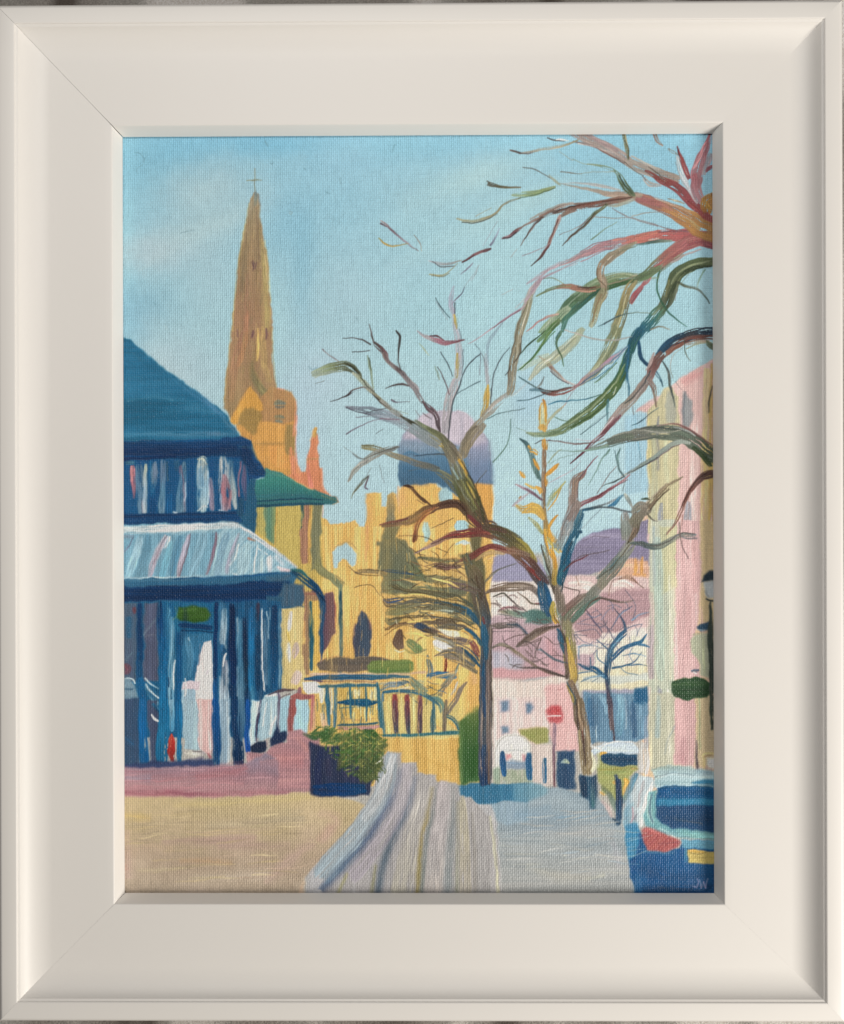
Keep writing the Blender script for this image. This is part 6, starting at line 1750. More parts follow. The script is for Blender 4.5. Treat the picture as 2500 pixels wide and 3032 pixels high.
PAINTING.append('''
# left crown of the middle tree
@5
S 4c3c34/6c5c5c/4c3c34/5c4c48 6,10,14,10 .92 445,-60 455,0 465,50 480,100
S 2c2c2c/5c5458/3c3430 6,8,12,16 .92 220,64 300,58 380,75 450,115
S 4c3c38/5c4444/744c50/7c6468/847478/5c4c4c/84787c 36,50,44,30,40,40,36 .93 480,100 540,150 580,200 600,250 640,300 700,340 760,400
S 5c4c54/84787c/9c9494/8c848c/a8a4a8 36,40,50,34,20 .88 720,350 780,420 840,490 860,550 880,590
S b8b0b8/a8a0a8 10,12 .7 800,440 870,500
S 3c2c30/5c444c/6c545c/6c5460/5c4c54/4c3c40 24,50,46,44,40,20 .95 905,610 950,660 1000,700 1030,750 1035,800 1050,860
S 2c2428 8,8 .8 1000,720 1025,780
S 2c2420/342c28/3c3430/3c3434 10,20,18,10 .95 670,0 705,50 700,140 690,250
S 3c3838/4c4448 8,10,8 .9 690,250 710,330 740,380
S 3c3434/4c4040/5c5050 5,12,18,10 .92 590,492 650,465 730,455 800,470
S 3c3c40/505054 5,7,4 .9 300,180 380,178 450,168
S 7c7078/9c9ca0/848088/a8a8a8 14,10,14,8 .85 45,155 80,190 140,230 200,270
S 4c6450/54684c 6,6 .85 -20,335 60,300 130,275 200,265
S 9cac98/98a890/84946c/5c6040/4c5034/5c6044 60,80,90,90,70,40 .9 -40,370 60,340 160,310 240,300 310,330 370,400
S 3c4028/34381c/3c4030 8,20,14 .9 230,270 290,300 350,360
S a8b4a0/9ca898 10,14,8 .7 -20,400 120,350 220,345
S 6c7c7c 4,5 .7 -20,450 60,425
S b4bcac/a4ac8c/a0a898/8c8c7c 30,40,50,44 .85 300,360 360,410 420,470 480,530
S 2c2c1c/54543c/3c3c2c/4c4438 8,10,16,10 .92 370,400 430,480 500,550 560,610
S 7c8c6c/8ca08c 10,26,20,14 .8 430,210 450,300 465,400 480,490
S 2c3424/546450 8,8,5 .8 445,230 455,300 465,340
S 4c5454/3c3034/443438/746c68/8c8c84 4,12,24,26,30 .9 110,600 240,560 310,510 400,490 460,530
S 3c3028/4c4434 16,40,24 .92 470,540 550,610 620,670
S a0a490/94947c/9c9c8c 14,26,20 .8 420,500 520,570 620,650
S 7c7484/747c8c/7c8494/8c94a4/949ca8/8c949c/84887c 8,50,80,90,100,110,100 .88 235,648 330,665 450,690 560,720 680,760 800,820 920,890
S 3c3c48/4c4454 4,6,5 .85 240,655 340,690 450,715
S 4c5058/5c5c60 5,7,5 .85 420,700 530,675 640,670 740,740
S 8c5c70/84647c 8,12,8 .8 540,750 620,755 700,760
S 5c4c5c/7c6c80/848494 10,8,8,6 .88 250,885 380,810 480,765 570,755
S 7c7080/949ca8 10,8 .8 335,740 420,730 500,720
S 5c6c74 3,4 .7 500,880 560,840
S 5c4c5c/747080/7c8488 22,10,6,4 .88 640,595 680,608 740,605 790,600
S 84907c/94a090 5,8 .6 700,685 780,710
S 6c7c60/7c8860/84885c/8c8c50 20,40,60,60,50 .85 840,770 920,820 1000,880 1060,930 1120,990
S 3c3c24/343420/44482c/5c5c3c 14,30,26,14 .92 715,730 800,780 860,820 940,860
S b4a050/bca04c/a89450 20,40,50,40 .9 960,890 1020,930 1080,980 1130,1030
S 5c6444/6c704c/5c5c40 30,50,60 .9 940,830 1040,890 1120,960
S a0acac/90a0a4 20,30,30 .7 880,880 980,960 1080,1040
S 5c4c54/6c5c64/747078 6,10,6 .85 900,705 940,730 980,760
S 7c7c84 4,6 .8 840,680 880,740
# drooping left limbs
S 8c8458/8c8864/8c8874/8c846c/7c7868/6c6c60/5c6460 40,56,44,50,50,56,60 .9 380,990 470,1000 560,1030 640,1060 760,1100 880,1140 1040,1190
S 5c5c44/6c6850 8,8,6 .8 380,975 470,985 560,1010
S 6c6c6c/84847c/9c9c94/8c8c84 20,50,70,60,30 .85 700,1000 600,1020 500,1060 420,1110 330,1180
S 4c4c44/5c5c54/6c6c68 5,7,8,5 .88 690,1000 600,1020 510,1050 400,1095 310,1060
S 8c8c88/a4a49c/9c9c94 20,40,50,30,20 .8 430,1110 370,1150 310,1210 280,1260 265,1285
S 5c5c54/6c6c60 6,6 .7 350,1160 300,1210 265,1280
S 5c6870/848c90 4,7,4 .8 300,1050 350,1090 410,1100
S 7c8c8c/a0a8a8 4,8 .6 220,990 280,1030 340,1070
S 6c706c/7c7c64/8c9484 10,26,24,14,6 .85 440,1240 400,1280 350,1340 310,1390 290,1435
S 4c5444/4c4c40 5,7,5 .85 430,1250 380,1300 320,1380
S 544c54/6c5460/64546c 8,14,16,20 .85 440,1250 425,1290 410,1340 430,1355
S 6c7c80/8c98a0 5,6,4 .75 530,1150 545,1230 570,1300
S 7c8c8c 4,6 .6 460,1180 410,1260
S 3c4454/344860/3c4c60/4c5454/5c5c50 6,10,14,16,20 .88 830,1070 920,1065 1010,1055 1090,1060 1130,1100
S 4c5c6c/5c6c74/5c7080 5,8,12 .8 780,1200 880,1180 980,1185
S 6c7868/70745c/6c6c50/747458 50,70,90,110 .85 1020,1200 1100,1250 1160,1300 1220,1370
# main leaning trunk
S 7c7c78/8c8c84/6c6c54/5c6440/545c38/4c5434 70,110,130,150,170,150 .93 1110,980 1160,1060 1200,1160 1240,1290 1300,1430 1350,1560
S 84746c/8c7c70/9c8c6c/b89c4c/8c8444 50,56,50,36,20 .9 1120,970 1170,1020 1210,1080 1250,1150 1290,1220
S 2c2420/3c302c/4c4030 14,24,20,14 .93 1110,980 1150,1010 1180,1050 1220,1110
S 3c302c 10,6 .9 1150,960 1190,990
S c89c3c/d0a848/a8843c 16,30,30,14 .92 1200,1080 1230,1130 1260,1180 1280,1250
S 3c3424/2c2c1c/3c3820/44402c 8,12,14,12,10 .9 1230,1110 1280,1190 1310,1250 1350,1330 1390,1450
S c8b860/b8a84c/b0a450 5,9,9,6 .88 1250,1200 1300,1270 1330,1340 1350,1370
S 94b0b4/8ca4a4/7c8c7c 14,20,14 .7 1150,1170 1200,1260 1250,1370
S a0a890/8c9474/7c8450 10,14,14,10 .75 1180,1120 1240,1250 1300,1400 1350,1520
S 8c8450/8c8c50/747c44 30,40,50,40 .75 1290,1260 1330,1350 1360,1460 1390,1560
S 34381c/3c4424/343c20 14,24,30,30 .85 1390,1420 1400,1500 1410,1580 1420,1640
S 84603c/7c6434 6,12,8 .85 1340,1360 1360,1340 1375,1300
S 3c3c34/6c7070 7,6,4 .85 1370,1310 1400,1260 1450,1200
@13
S 5c5c38/545430/5c5034/5c4c38/544034 130,150,150,120,90 .93 660,180 720,320 780,450 830,540 880,600
S 6c6c4c/747450/6c6c48 30,50,50 .8 640,200 700,320 760,440
S 8c8c5c/9c9850/848450 10,16,14 .75 640,150 720,300 780,420
S 4c4c28/44442c 14,24,24 .8 780,280 820,400 850,530
S a89848/b8a04c/a89450 12,20,16 .85 700,190 740,260 770,330
S a8b4b0/9ca49c 6,10 .7 600,170 670,290 720,360
S 6c3c34/743434/6c3030/5c342c 26,40,40,26 .9 690,460 740,510 790,560 840,600
S 3c3424/443c28 8,12,10 .85 690,450 720,540 800,600
# great brown arching branch to the left
S 54402c/5c4430/5c3c2c/5c3c2c/6c4c34/7c5c38/8c7044/8c6c4c/7c5c44/7c6040 60,70,80,70,60,80,90,70,50,34 .93 700,470 660,410 600,380 520,390 440,410 360,440 280,490 200,530 100,550 -20,570
S 3c2418/4c3020/5c3828 14,22,26,20,10 .9 690,440 620,375 540,380 470,400 400,430
S a87c48/b08850/a87c4c 10,20,26,16 .75 460,410 380,440 300,480 220,530
S 6c3c30/744038/84503c/8c5840 12,16,18,20,14 .85 200,510 120,525 40,540 -40,560
S 6c4c2c/7c5834/5c4028 8,26,30,30 .9 160,220 230,250 290,310 350,370
S 4c3020/3c2418/5c3c28 10,26,24,10 .95 155,222 200,225 245,240
S 5c4028/4c3424/5c4028 10,16,20,16 .88 240,250 300,310 350,360 400,400
S 6c5034 4,6 .7 280,350 340,390
S 9c5c38/a86838/b07840/a86c3c/945430/6c3c24 14,34,50,46,40,30 .92 440,410 360,450 310,500 275,570 265,630 250,710
S d0a060/c89858/d0a868 5,8,8 .8 400,440 320,510 285,580 280,660
S 5c2c1c/743c24/5c3020 6,8,6 .8 420,450 330,500 290,590 275,700
S c8743c 8,10 .8 380,460 310,540
S 6c5434/54442c 4,6,4 .8 400,590 500,550 590,505
S 6c5438/6c5034 4,5,4 .8 120,658 220,655 330,660
S 4c4430/5c4c34 5,8,10 .85 330,660 380,680 430,710
S 6c5c3c 4,5 .7 510,830 560,770 600,720
# red arch branches right of the trunk
S a8806c/945c4c/84403c/7c3430/7c3c34/74483c/6c503c/5c5438/6c5c3c 20,40,60,76,90,100,110,130,140 .94 400,720 480,690 580,650 700,635 820,625 930,640 1020,670 1100,720 1180,800
S 9c3c34/8c2c2c/94403c 12,30,34,20 .85 560,660 680,640 800,635 900,640
S 9c7c80/a08488/a08070/946c5c 10,26,40,40 .8 260,810 340,760 420,720 500,690
S 5c4038/5c3830 6,10,8 .85 400,720 520,680 660,650
S 5c4838/544c34/545034/6c6440/84783c/8c7c44 50,80,110,120,110,100 .93 840,580 930,600 1020,640 1110,700 1190,770 1260,860
S a09440/9c9044/94884c 16,40,50,40 .85 1130,680 1200,730 1250,800 1290,880
S 4c3c2c/54442c/5c4c34 14,20,14 .85 900,560 1000,590 1080,640
S 5c4438/644c3c 10,20,12 .8 860,530 920,540 960,560
S 6c4c40/5c3c34/6c443c 20,26,30 .85 900,600 960,600 1040,620
S 7c5c40/74543c/6c4838/5c3c34/504040/485058 90,100,110,110,110,110 .93 1080,780 1160,830 1230,890 1280,950 1330,1020 1370,1080
S 943c34/842c28/8c342c 10,30,34,16 .85 1170,870 1230,930 1290,980 1330,1030
S 6c4038/7c4c44 14,24,20 .8 1100,780 1180,820 1260,880
# second arch
S 84745c/8c5c48/7c4438/74382c/843c34/8c4c44/946850/8c6c58/7c6858 30,50,60,50,46,60,50,40,60 .92 600,900 680,870 760,830 830,780 900,750 980,760 1060,790 1150,800 1240,830
S a8885c/b09460/b8986c 20,40,40,20 .7 780,870 850,820 940,800 1020,810
S 6c3430/742c28 6,12,10 .8 680,870 800,800 920,755 1040,780
S 84746c/7c5c50/946c60/7c6058 12,60,50,40 .85 390,910 470,905 560,920 650,920
S 4c2c28/542c2c/84444c 8,34,24,8 .93 420,910 500,910 560,920 620,925
S 5c2c2c 6,10 .8 450,935 560,945
S 7c7454/74684c/706c50 20,30,26 .75 280,850 400,850 520,860 640,870
S 54604c/7c7450/6c6c50 20,40,30 .7 290,840 420,855 560,880
S c0a890/d8b48c 6,20 .5 880,860 940,830
S 8c8468/7c7c74/7c8084/7c7c80 20,16,12,8 .85 860,1040 930,980 1010,930 1130,890
S 5c5444/5c5c5c 4,6,4 .8 850,1060 900,990 1000,935 1110,900
S 8c88a4 4,6 .6 940,1050 1080,1045 1240,1030
# trunk of the middle tree
@14
S 54585c/4c5460/504e58/4c4c58 104,106,108,112,124 .97 572,200 578,500 575,900 570,1300 574,1618
@8
S 5c604c/54584c/4c5450/3c5058/34505c 60,110,110,110,100 .88 1560,240 1620,420 1660,600 1690,760 1730,900
S 7c744c/74684c/6c6454 20,50,40 .7 1560,250 1610,400 1640,560
@13
S 746848/6c5c48/645448/5c4c44/4c4c4c/44505c 100,120,130,120,120,110 .9 740,930 770,1000 790,1080 810,1180 840,1300 870,1400
S 544030/4c3828/443428 20,24,16 .85 780,1000 800,1090 830,1200
S 342c24/3c3024 8,8,8 .9 735,1020 790,1100 830,1180
S 544830/5c5034 16,24,14 .8 830,1000 835,1080 840,1170
@14
S 4c505c/44505c/44485c/444c5c/4c5460/484c60/44486c 90,90,90,96,96,100,110 .95 570,230 575,420 570,620 565,860 560,1100 560,1350 565,1610
S 847468/7c6c64/7c6864/847468/7c6c68/6c5c5c 30,40,46,46,44,40 .85 610,280 608,500 600,750 600,1000 600,1250 600,1600
S 544438/4c4038 10,14,14 .8 625,300 620,600 618,900
S 8c7c70/94847c 10,16,16,12 .75 545,750 540,1000 535,1300 530,1550
S 344c70/30486c/2c3c64 20,30,30 .8 560,560 555,800 560,1050
S 2c4068/243460/203464 50,60,90,110 .85 560,1300 560,1450 565,1550 570,1625
S 7c6450/6c584c 10,14,14 .7 600,1300 600,1500 605,1620
S 2c5c80/245478/2c506c 30,60,60,30 .9 540,240 560,330 575,450 580,560
S 1f4c74 16,20 .8 560,600 550,700
S 9c9480 6,8 .6 632,640 632,900 632,1300
S 8c3430/842c30 20,20 .8 548,200 560,250
S 8c4440/8c3c44 16,24,16 .8 460,400 490,450 510,500
# left boughs of the middle tree
@8
Q 7c7850/74704c/6c6c54 n 20 .2 980,380 1200,250 1560,260 1700,520 1700,860 1540,880 1300,840 1180,880 900,820 860,700 900,560
Q 6c6850 n 24 .12 1300,420 1700,420 1700,760 1400,700
F 5c5438/6c6040/4c4838/747450/84603c 34 9 230 1300,560 330,300 10 26 .16 .8
F 8c8458/9c9460/a89c68 20 12 200 1250,540 300,240 12 30 .2 .6
F e4bc68/ecc878/d8b460 26 14 110 1250,560 300,260 12 30 .15 .8
F 44505c/3c5064/5c5c54 16 9 150 1400,760 240,120 20 22 .14 .75
@8
S 7c705c/746c58/6c6858/5c6058/545c58/445c64/385c70/34586c 40,60,60,60,60,60,70,80 .92 870,610 900,660 1010,670 1110,650 1240,650 1340,660 1480,690 1600,740
S 84906c/848860/7c805c/747858/6c7058/646854 40,60,80,90,90,90 .8 970,470 1050,530 1160,550 1290,560 1420,560 1560,560
S 5c583c/545438/5c5c44 8,12,14,10 .85 960,480 1010,520 1100,550 1220,580
S 8c8454/848058/7c7858/747058/6c6858 30,60,70,80,80 .75 1050,400 1200,440 1350,450 1480,480 1640,540
S 7c6c60/745c58/74605c/6c5c54 20,50,60,60 .85 1380,470 1460,500 1560,520 1680,560
S 44505c/34506c/2c4c74 14,24,20,10 .88 820,380 900,375 1040,395 1170,420
S 7c6c54/8c7c5c/847450 20,44,44,30 .75 620,390 720,380 820,390 880,400
S 5c503c/54482c 4,6,5 .8 560,340 640,400 760,420 840,420
S 4c4838/4c4430 5,6,4 .8 640,370 760,370 850,380
S 7c8058/6c7450/84886c 40,70,90 .7 1080,320 1160,420 1260,500
S 546040/5c6c48 8,10,8 .8 1080,300 1160,380 1220,480 1280,560
S 5c5438/6c5c40 5,6,4 .8 610,520 700,500 770,510 800,550 830,590
S 3c4c80/34487c/445484 10,44,40,10 .93 850,625 900,635 970,620 1030,608
S 5c4c38/544838/5c5444 8,12,12,8 .9 850,640 880,680 950,680 1030,660 1110,650
S 747450/7c7c54/7c785c 60,90,90,70 .75 880,740 960,720 1060,700 1160,680
S 646848/5c6454/7c744c 40,60,60 .75 870,790 930,820 1000,780
S 747058/6c6c54/686c58/606854 50,70,80,80,80 .8 1170,720 1290,700 1400,720 1520,760 1620,820
S 2c4c64/24506c/205878/24587c/2c5068 14,36,44,44,50 .92 1300,640 1400,650 1500,690 1600,740 1660,830
S a8b098/a4b0a0 14,26,12 .7 1280,730 1370,720 1450,720
S e0dcb0 6,8,5 .85 1260,745 1340,745 1400,740
S 3c3c28/4c4434 5,7,5 .85 1190,760 1230,740 1280,700
S 4c4434/54482c/5c4c38 8,12,8 .88 950,800 1010,780 1100,775 1190,770
S 544434/4c3c2c 6,8,10 .85 1260,775 1290,800 1340,800 1400,790
S c8a864/dcb870 20,24 .7 1300,750 1420,760
S 746448/6c5c4c/74684c 20,40,50,40 .85 1180,810 1280,820 1400,810 1520,790
S 6c6450/646058/5c6060 30,50,60,60 .85 1330,860 1440,850 1540,870 1640,940
S 7c6440/846844/7c6448/84705c/8c7c68/7c7064 14,24,30,44,60,50 .92 870,880 940,850 1040,830 1140,850 1230,880 1320,900
S 5c4428/6c4c2c/54402c 5,8,6 .9 860,860 900,880 960,830 1060,820
S 6c5030/5c4428 5,7,5 .85 870,930 920,890 990,850
S 3c4868/34405c/444c5c 10,60,70,30 .93 1120,850 1160,845 1210,870 1270,900
S 5c5040/6c5848/8c7464/9c8878/7c6c64/6c605c 30,50,50,56,56,50 .92 1210,880 1300,910 1380,930 1450,960 1530,980 1600,990
S 3c3028/44382c/4c4034 6,8,8,6 .88 1180,880 1280,920 1400,960 1520,970
S 6c5040/644c3c/6c5444/7c6450 40,70,100,80 .93 1000,880 990,930 980,990 1000,1030
S f0e8d0 8,10,6 .85 950,1050 990,1070 1030,1060
S f4eccc 6,8 .8 965,800 975,830
S 6c8050/748c58/6c8450 40,80,90,60 .85 1060,970 1090,1000 1140,1040 1180,1060
S 9c9c58/8c8c60 14,20,16,14 .8 1030,1040 1080,1070 1140,1080 1220,1050
S 8c7c54/847450/8c8468 10,20,26 .8 1130,990 1190,940 1260,930 1330,930
S 8c8468/7c7c6c/747468/7c6c64/5c5c60/3c5868 16,50,60,66,60,60 .92 1290,950 1380,980 1450,1010 1530,1040 1600,1090 1660,1160
S e4e0d0/e8e8e0/dcdcd4 30,80,90,40 .97 1290,980 1320,1005 1370,1030 1440,1050
S a8a48c/8c8878 14,20 .8 1290,950 1400,975 1470,1020
P f4ecd0/eee0c0 nh 3 1335,880 1420,875 1490,890 1500,950 1440,945 1370,915
S e8d090/d8b060/e0b868 14,30,40,20 .85 1500,890 1560,890 1600,940 1570,990
S d8a44c/c89840 10,16,12 .8 1520,890 1590,910 1610,960
S a8a088/847c6c/747068/6c6c64/5c6464 14,50,60,60,50 .92 1300,1100 1380,1080 1470,1080 1560,1130 1640,1190
S 7c7464/84786c/8c8068/7c7460 30,50,50,30 .85 1380,1110 1480,1140 1570,1190 1660,1250
S 5c5444/54503c 5,7,6 .85 1290,1105 1380,1070 1450,1090 1560,1170
S 1f4c68/1c4868/24506c 14,24,24,20 .9 1530,1040 1580,1090 1640,1150 1680,1200
S 8c4c48/843c40/7c4040 16,36,40,20 .85 1590,990 1620,1030 1650,1080 1670,1110
S 5c5848/54543c 5,6,6 .8 1500,1170 1580,1200 1660,1260
S 8c2c28/7c2c24 12,26,16 .95 1395,1130 1392,1180 1382,1245
S 9c5048/ac6858 10,8 .6 1370,1250 1460,1240
S 1f4c6c/24587c/1c5070/305c70 20,30,34,40 .88 1550,870 1600,900 1650,950 1690,1010
# entangled arcs around the fence
S 6c7c70/647874/6c7c7c/84948c 20,40,50,60 .85 1235,1100 1245,1160 1260,1220 1250,1290
S 4c6c8c/34608c/3c6890/5c788c 20,60,60,30 .93 1230,1270 1320,1265 1400,1270 1480,1290
S 6c7c74/748078/7c8474/847c68/8c8468 14,36,50,60,50 .88 1500,1180 1470,1250 1420,1310 1360,1390 1340,1450
S b0bcac/a8ac8c 20,30,20 .6 1490,1230 1440,1300 1400,1370
P d8b058/d0a850/d4b464 nv 4 1225,1370 1280,1350 1350,1365 1340,1420 1290,1450 1235,1440
S d8b868/e8c080 16,30,20 .8 1240,1310 1330,1280 1460,1250
S 8c7c64/84786c/8c7c6c/7c7468 16,40,46,40 .88 1570,1330 1510,1400 1460,1500 1400,1600
S 9c8c78/8c7864 14,30,34,20 .85 1480,1260 1400,1350 1370,1400
S e4b868/e8b878 30,40,20 .9 1440,1390 1420,1460 1390,1540
S b0b0a8/c4bca4 14,26,16 .8 1490,1330 1460,1400 1430,1440
S 5c7c78/5c8480/6c8c80 20,50,60,60 .8 1230,1460 1310,1480 1350,1520 1360,1580
S 1f5c7c/24647c/2c6c7c 14,34,30,20 .93 1370,1600 1430,1630 1480,1680 1500,1740
S a8b49c/98a884 30,50 .6 1110,1330 1200,1340
# right boughs of the middle tree
@14
S 74645c/746860/706460/74706c/5c6070/5c6468/64606c/6c605c 20,50,50,44,34,34,30,24 .93 610,260 680,270 760,262 830,262 870,280 900,310 930,340 980,350
S 4c4038/4c4844 5,7,6 .85 630,295 720,290 820,280
S 5c5058 4,5,4 .8 620,320 720,318 820,316
S 3c4c5c/344c68 12,18,16,8 .85 760,255 840,262 890,300 930,335
S 8c7468/846c5c/8c7464/9c8470/84746c/746864 30,40,60,60,50,30 .92 1200,268 1120,290 1050,320 970,360 900,410 840,450
S 5c4c3c/5c4838/6c544c 8,12,10,8 .88 1210,270 1120,290 1040,330 950,360 850,430
S 54403c/6c5854 5,8,8 .85 735,400 820,360 940,345
S 6c5c50/6c5450 5,7,5 .85 830,445 910,440 990,400 1060,370
S 5c4c44/6c5c58 8,6,4 .85 1050,380 1030,430 1000,490 1000,550
S 7c746c/8c8478/8c8070/94846c/8c7868/84706c/745c50/5c4c48 10,30,34,30,26,24,26,10 .9 620,470 680,430 750,440 840,500 930,560 1010,620 1120,670 1250,710
S 5c5048/54484c 5,7,5 .85 610,475 650,450 690,440
S 64584c/6c5848 4,6,6,4 .85 720,440 820,480 920,560 1010,610
S 5c5c60/5c5048/5c4840/4c3c38 4,8,16,14 .88 780,600 900,630 1040,635 1240,705
S 8c98a0/5c6c78/4c5c68/4c5c6c 6,14,16,14,8 .85 1000,470 1060,480 1120,530 1180,565 1270,590
S 6c6c74 4,5 .8 1040,460 1090,510
# limb from pale arch to the second trunk
@13
S 746454/7c6858/746050/7c6c5c/8c7c70/7c6c64/5c5c5c 14,60,70,70,60,44,30 .93 870,1140 950,1110 1050,1095 1150,1090 1240,1090 1300,1130 1340,1200
S 5c4838/544434 5,8,6 .85 920,1085 1040,1065 1160,1060 1270,1080
S a89c8c 6,8 .6 960,1100 1100,1090 1230,1085
S 5c503c/4c4034 6,8 .85 860,1150 960,1130 1080,1130 1200,1120
S 5c4c44/5c5444/443c34 6,12,16,10,6 .88 1140,1140 1200,1180 1250,1230 1320,1250 1400,1255
S 7c2c30/8c3438 8,14,6 .9 1290,1235 1350,1240 1410,1250
S 3c443c/4c4c40/443c38/5c5450 8,16,16,12,6 .88 930,1180 1010,1150 1060,1180 1120,1240 1190,1290
S 6c7070 5,8 .7 960,1180 1040,1170
S 4c4038/4c3c3c 10,14,10,4 .9 910,1235 950,1240 980,1260 1000,1280
S 7c6c6c/a46c74/8c5860/a89098 10,30,24,14 .85 970,1310 1020,1280 1100,1275 1180,1290
P 94806c/84907c/6c8c84/4c706c/54746c lh 5 980,1310 1060,1295 1180,1305 1250,1295 1400,1300 1420,1340 1430,1410 1300,1420 1200,1400 1210,1370 1100,1345 1000,1330
S 5c6460 5,7 .7 970,1330 1080,1345 1190,1370
# second trunk
S a0a484/7c7c60/6c6c54/6c6858/645c50/7c7058 30,40,50,70,70,60 .92 1350,740 1380,830 1400,920 1420,1010 1450,1090 1480,1160
S 2c2c2c/4c4c44/3c3c34/5c5448 10,14,14,14,10 .88 1340,730 1360,840 1390,920 1430,1030 1460,1090
S b0c8c8/a8c4c4 10,20,10 .8 1350,830 1375,920 1400,990
S c8a048/d09c38/d8a440/c89840/b8943c/a88c44/948440 70,70,50,40,40,50,50 .93 1385,600 1405,680 1420,780 1450,860 1460,950 1455,1040 1470,1090
S d8a040/d8a444/c89c40 14,40,40,20 .93 1400,560 1420,640 1460,700 1510,790
S dca43c/c88c34 20,26,16 .9 1420,780 1455,850 1460,930
S b8a850/c4b464 16,30,30,20 .8 1400,680 1440,740 1490,800
S 7c6448/8c7854 10,14 .8 1360,640 1380,740 1400,820
S 6c8890/3c6c80/205c7c/1c5478/14587c/1c506c/24506c 30,50,70,90,90,80,70 .95 1680,440 1650,540 1620,640 1570,760 1550,860 1520,980 1500,1080
S 1f5c74/2c7484/105c7c 16,30,30 .8 1540,900 1500,1000 1490,1080
S 2c4454/2c4c64/244860 16,24,16 .85 1600,700 1560,800 1530,900
S 14303c/1c2c34 10,18,8 .9 1530,1060 1520,1110 1500,1150
S 743c3c/7c2c34/8c4450 4,10,10,5 .9 1530,950 1600,890 1680,850 1736,820
S 94a0a8 8,10 .7 1500,680 1560,600 1620,560
S 34506c/2c5070/2c5478/244c74/2c4c70 80,100,110,120,100 .92 1340,1040 1360,1120 1370,1180 1390,1260 1420,1330
S 5c4c50/5c3c40 20,40,30 .8 1290,960 1340,1010 1400,1060
S 1c4474/205080/1f4878 24,36,36,20 .85 1370,1080 1400,1150 1410,1230 1420,1290
S 5c5448/4c4038/5c4c40 30,50,50,40 .93 1430,1080 1470,1130 1480,1180 1480,1240
S a8984c/b09c44/a89044/c09838 30,60,60,50 .93 1440,1220 1440,1290 1450,1350 1480,1400
S 7c8c7c/6c8478/748474/7c8870 50,80,90,100 .88 1490,1220 1510,1300 1530,1380 1550,1440
S 5c3c24/6c4828/7c5428 5,10,10,6 .92 1440,1340 1460,1370 1480,1400 1490,1420
S e0a838 8,12 .9 1430,1370 1460,1410
@9
S 7c6c5c/6c6c5c/64705c/6c746c/74786c/84807c 120,140,130,110,90,70 .9 390,850 430,760 500,690 580,620 640,560 700,480
S 84645c/7c5c54/7c645c/8c7c70 30,60,60,40 .85 360,760 400,700 470,640 560,570
S 5c7c70/547468/5c7c74/5c7870 30,50,50,40 .85 430,820 510,740 600,660 690,600
S 5c4438/5c4c40/5c4c44/6c5c50 8,14,24,24,14 .92 560,720 620,640 700,610 780,630 860,650
S 7c7064/8c7c70 20,14,6 .8 860,650 920,645 980,625
S 8c8474/7c7c6c/6c7470/748078/848880/8c8c80 70,110,120,110,110,100 .9 690,520 720,450 790,370 850,290 910,200 960,130
S 5c7474/4c6c74/5c7c7c 20,30,30,20 .85 660,440 740,380 800,330 860,260
S 5c5040/5c5444 6,10,8 .8 680,430 780,360 860,260 940,150
S 3c3828/4c4430/343424 10,30,50,30 .9 920,140 950,100 990,40 1010,-20
S 7c6c58/846c5c 30,50,50 .85 940,120 975,60 1000,-20
S 8c8c84/7c847c/848c88 70,90,90 .88 900,110 900,40 890,-40
S 5c645c/4c5c5c/546464/7c8478/848878/8c8c84/7c8488 20,44,56,60,50,50,30 .92 950,140 1040,145 1130,170 1220,160 1300,110 1400,70 1510,70
S 5c5c54/4c4c4c 6,10,10,8 .85 1000,130 1150,165 1260,130 1370,60 1500,60
S 6c6c70/7c7c80/6c6870 6,14,16,14 .8 1300,110 1360,70 1430,100 1520,95
S 84706c/745c58/5c484c 14,14,10,6 .88 1365,-40 1370,60 1390,160 1440,270
S 8c8478 4,6 .7 1240,80 1290,20 1330,-40
S 5c4c54/5c484c 4,6 .8 420,320 520,250 620,230 770,200
S 5c2c38/6c2c38/743c48 5,9,9,5 .88 370,380 440,320 520,270 580,240
S 6c5c70 4,5,4 .7 540,120 640,85 770,90
S 4c3c38/4c3c34 6,9,8,6 .9 385,515 440,530 510,550 490,600
S a8806c/b08c74/b0786c 10,40,36,12 .85 850,450 920,430 960,450 1010,490
S 8c6c5c/7c5c50 6,8,5 .85 760,590 770,520 800,460 870,440
S 6c5448 4,6,4 .8 960,440 1010,490 1060,520
S a07c64 5,8 .7 480,420 510,500
# lower second trunk
S 8c8468/84805c/948c54/8c8050/7c6c50/7c6c58 110,110,120,120,110,100 .93 400,820 410,920 420,1020 430,1120 440,1220 460,1320
S b8a044/c8a84c/c4a454/bca050/a8904c 14,50,60,60,40 .92 400,950 420,1060 445,1180 460,1280 450,1370
S 2c506c/2c5474/305c74/345468 24,60,60,30 .93 320,880 350,950 370,1020 390,1090
S 5c4c44/4c3c38/544440/5c4c40/54443c 10,20,30,30,30 .9 340,870 380,960 395,1080 400,1200 400,1300
S 7c6460/84685c/7c6c58 20,26,20 .8 385,1000 400,1140 400,1260
S 846c58/7c6858/74644c/6c5c48/745c48 60,70,80,80,80 .94 430,1320 460,1420 490,1500 500,1600 520,1740
S 4c5c5c/405460/4c5854 10,30,30,16 .88 400,1330 430,1400 460,1460 470,1520
S a88c48/a89450 10,24,20 .85 400,1360 440,1440 455,1500
S 9c8468/a48c6c/9c846c 10,20,24 .75 500,1480 510,1600 530,1740
S 4c3830/443430 10,16,16 .8 480,1480 490,1600 500,1740
# short branches joining it
S 5c4c44/6c5850/7c6c60/6c5c54 10,40,60,50,30 .9 340,860 250,860 150,900 60,960 -20,1010
S 4c3c38/5c4840 6,10,8 .88 330,850 220,865 100,920 0,1000
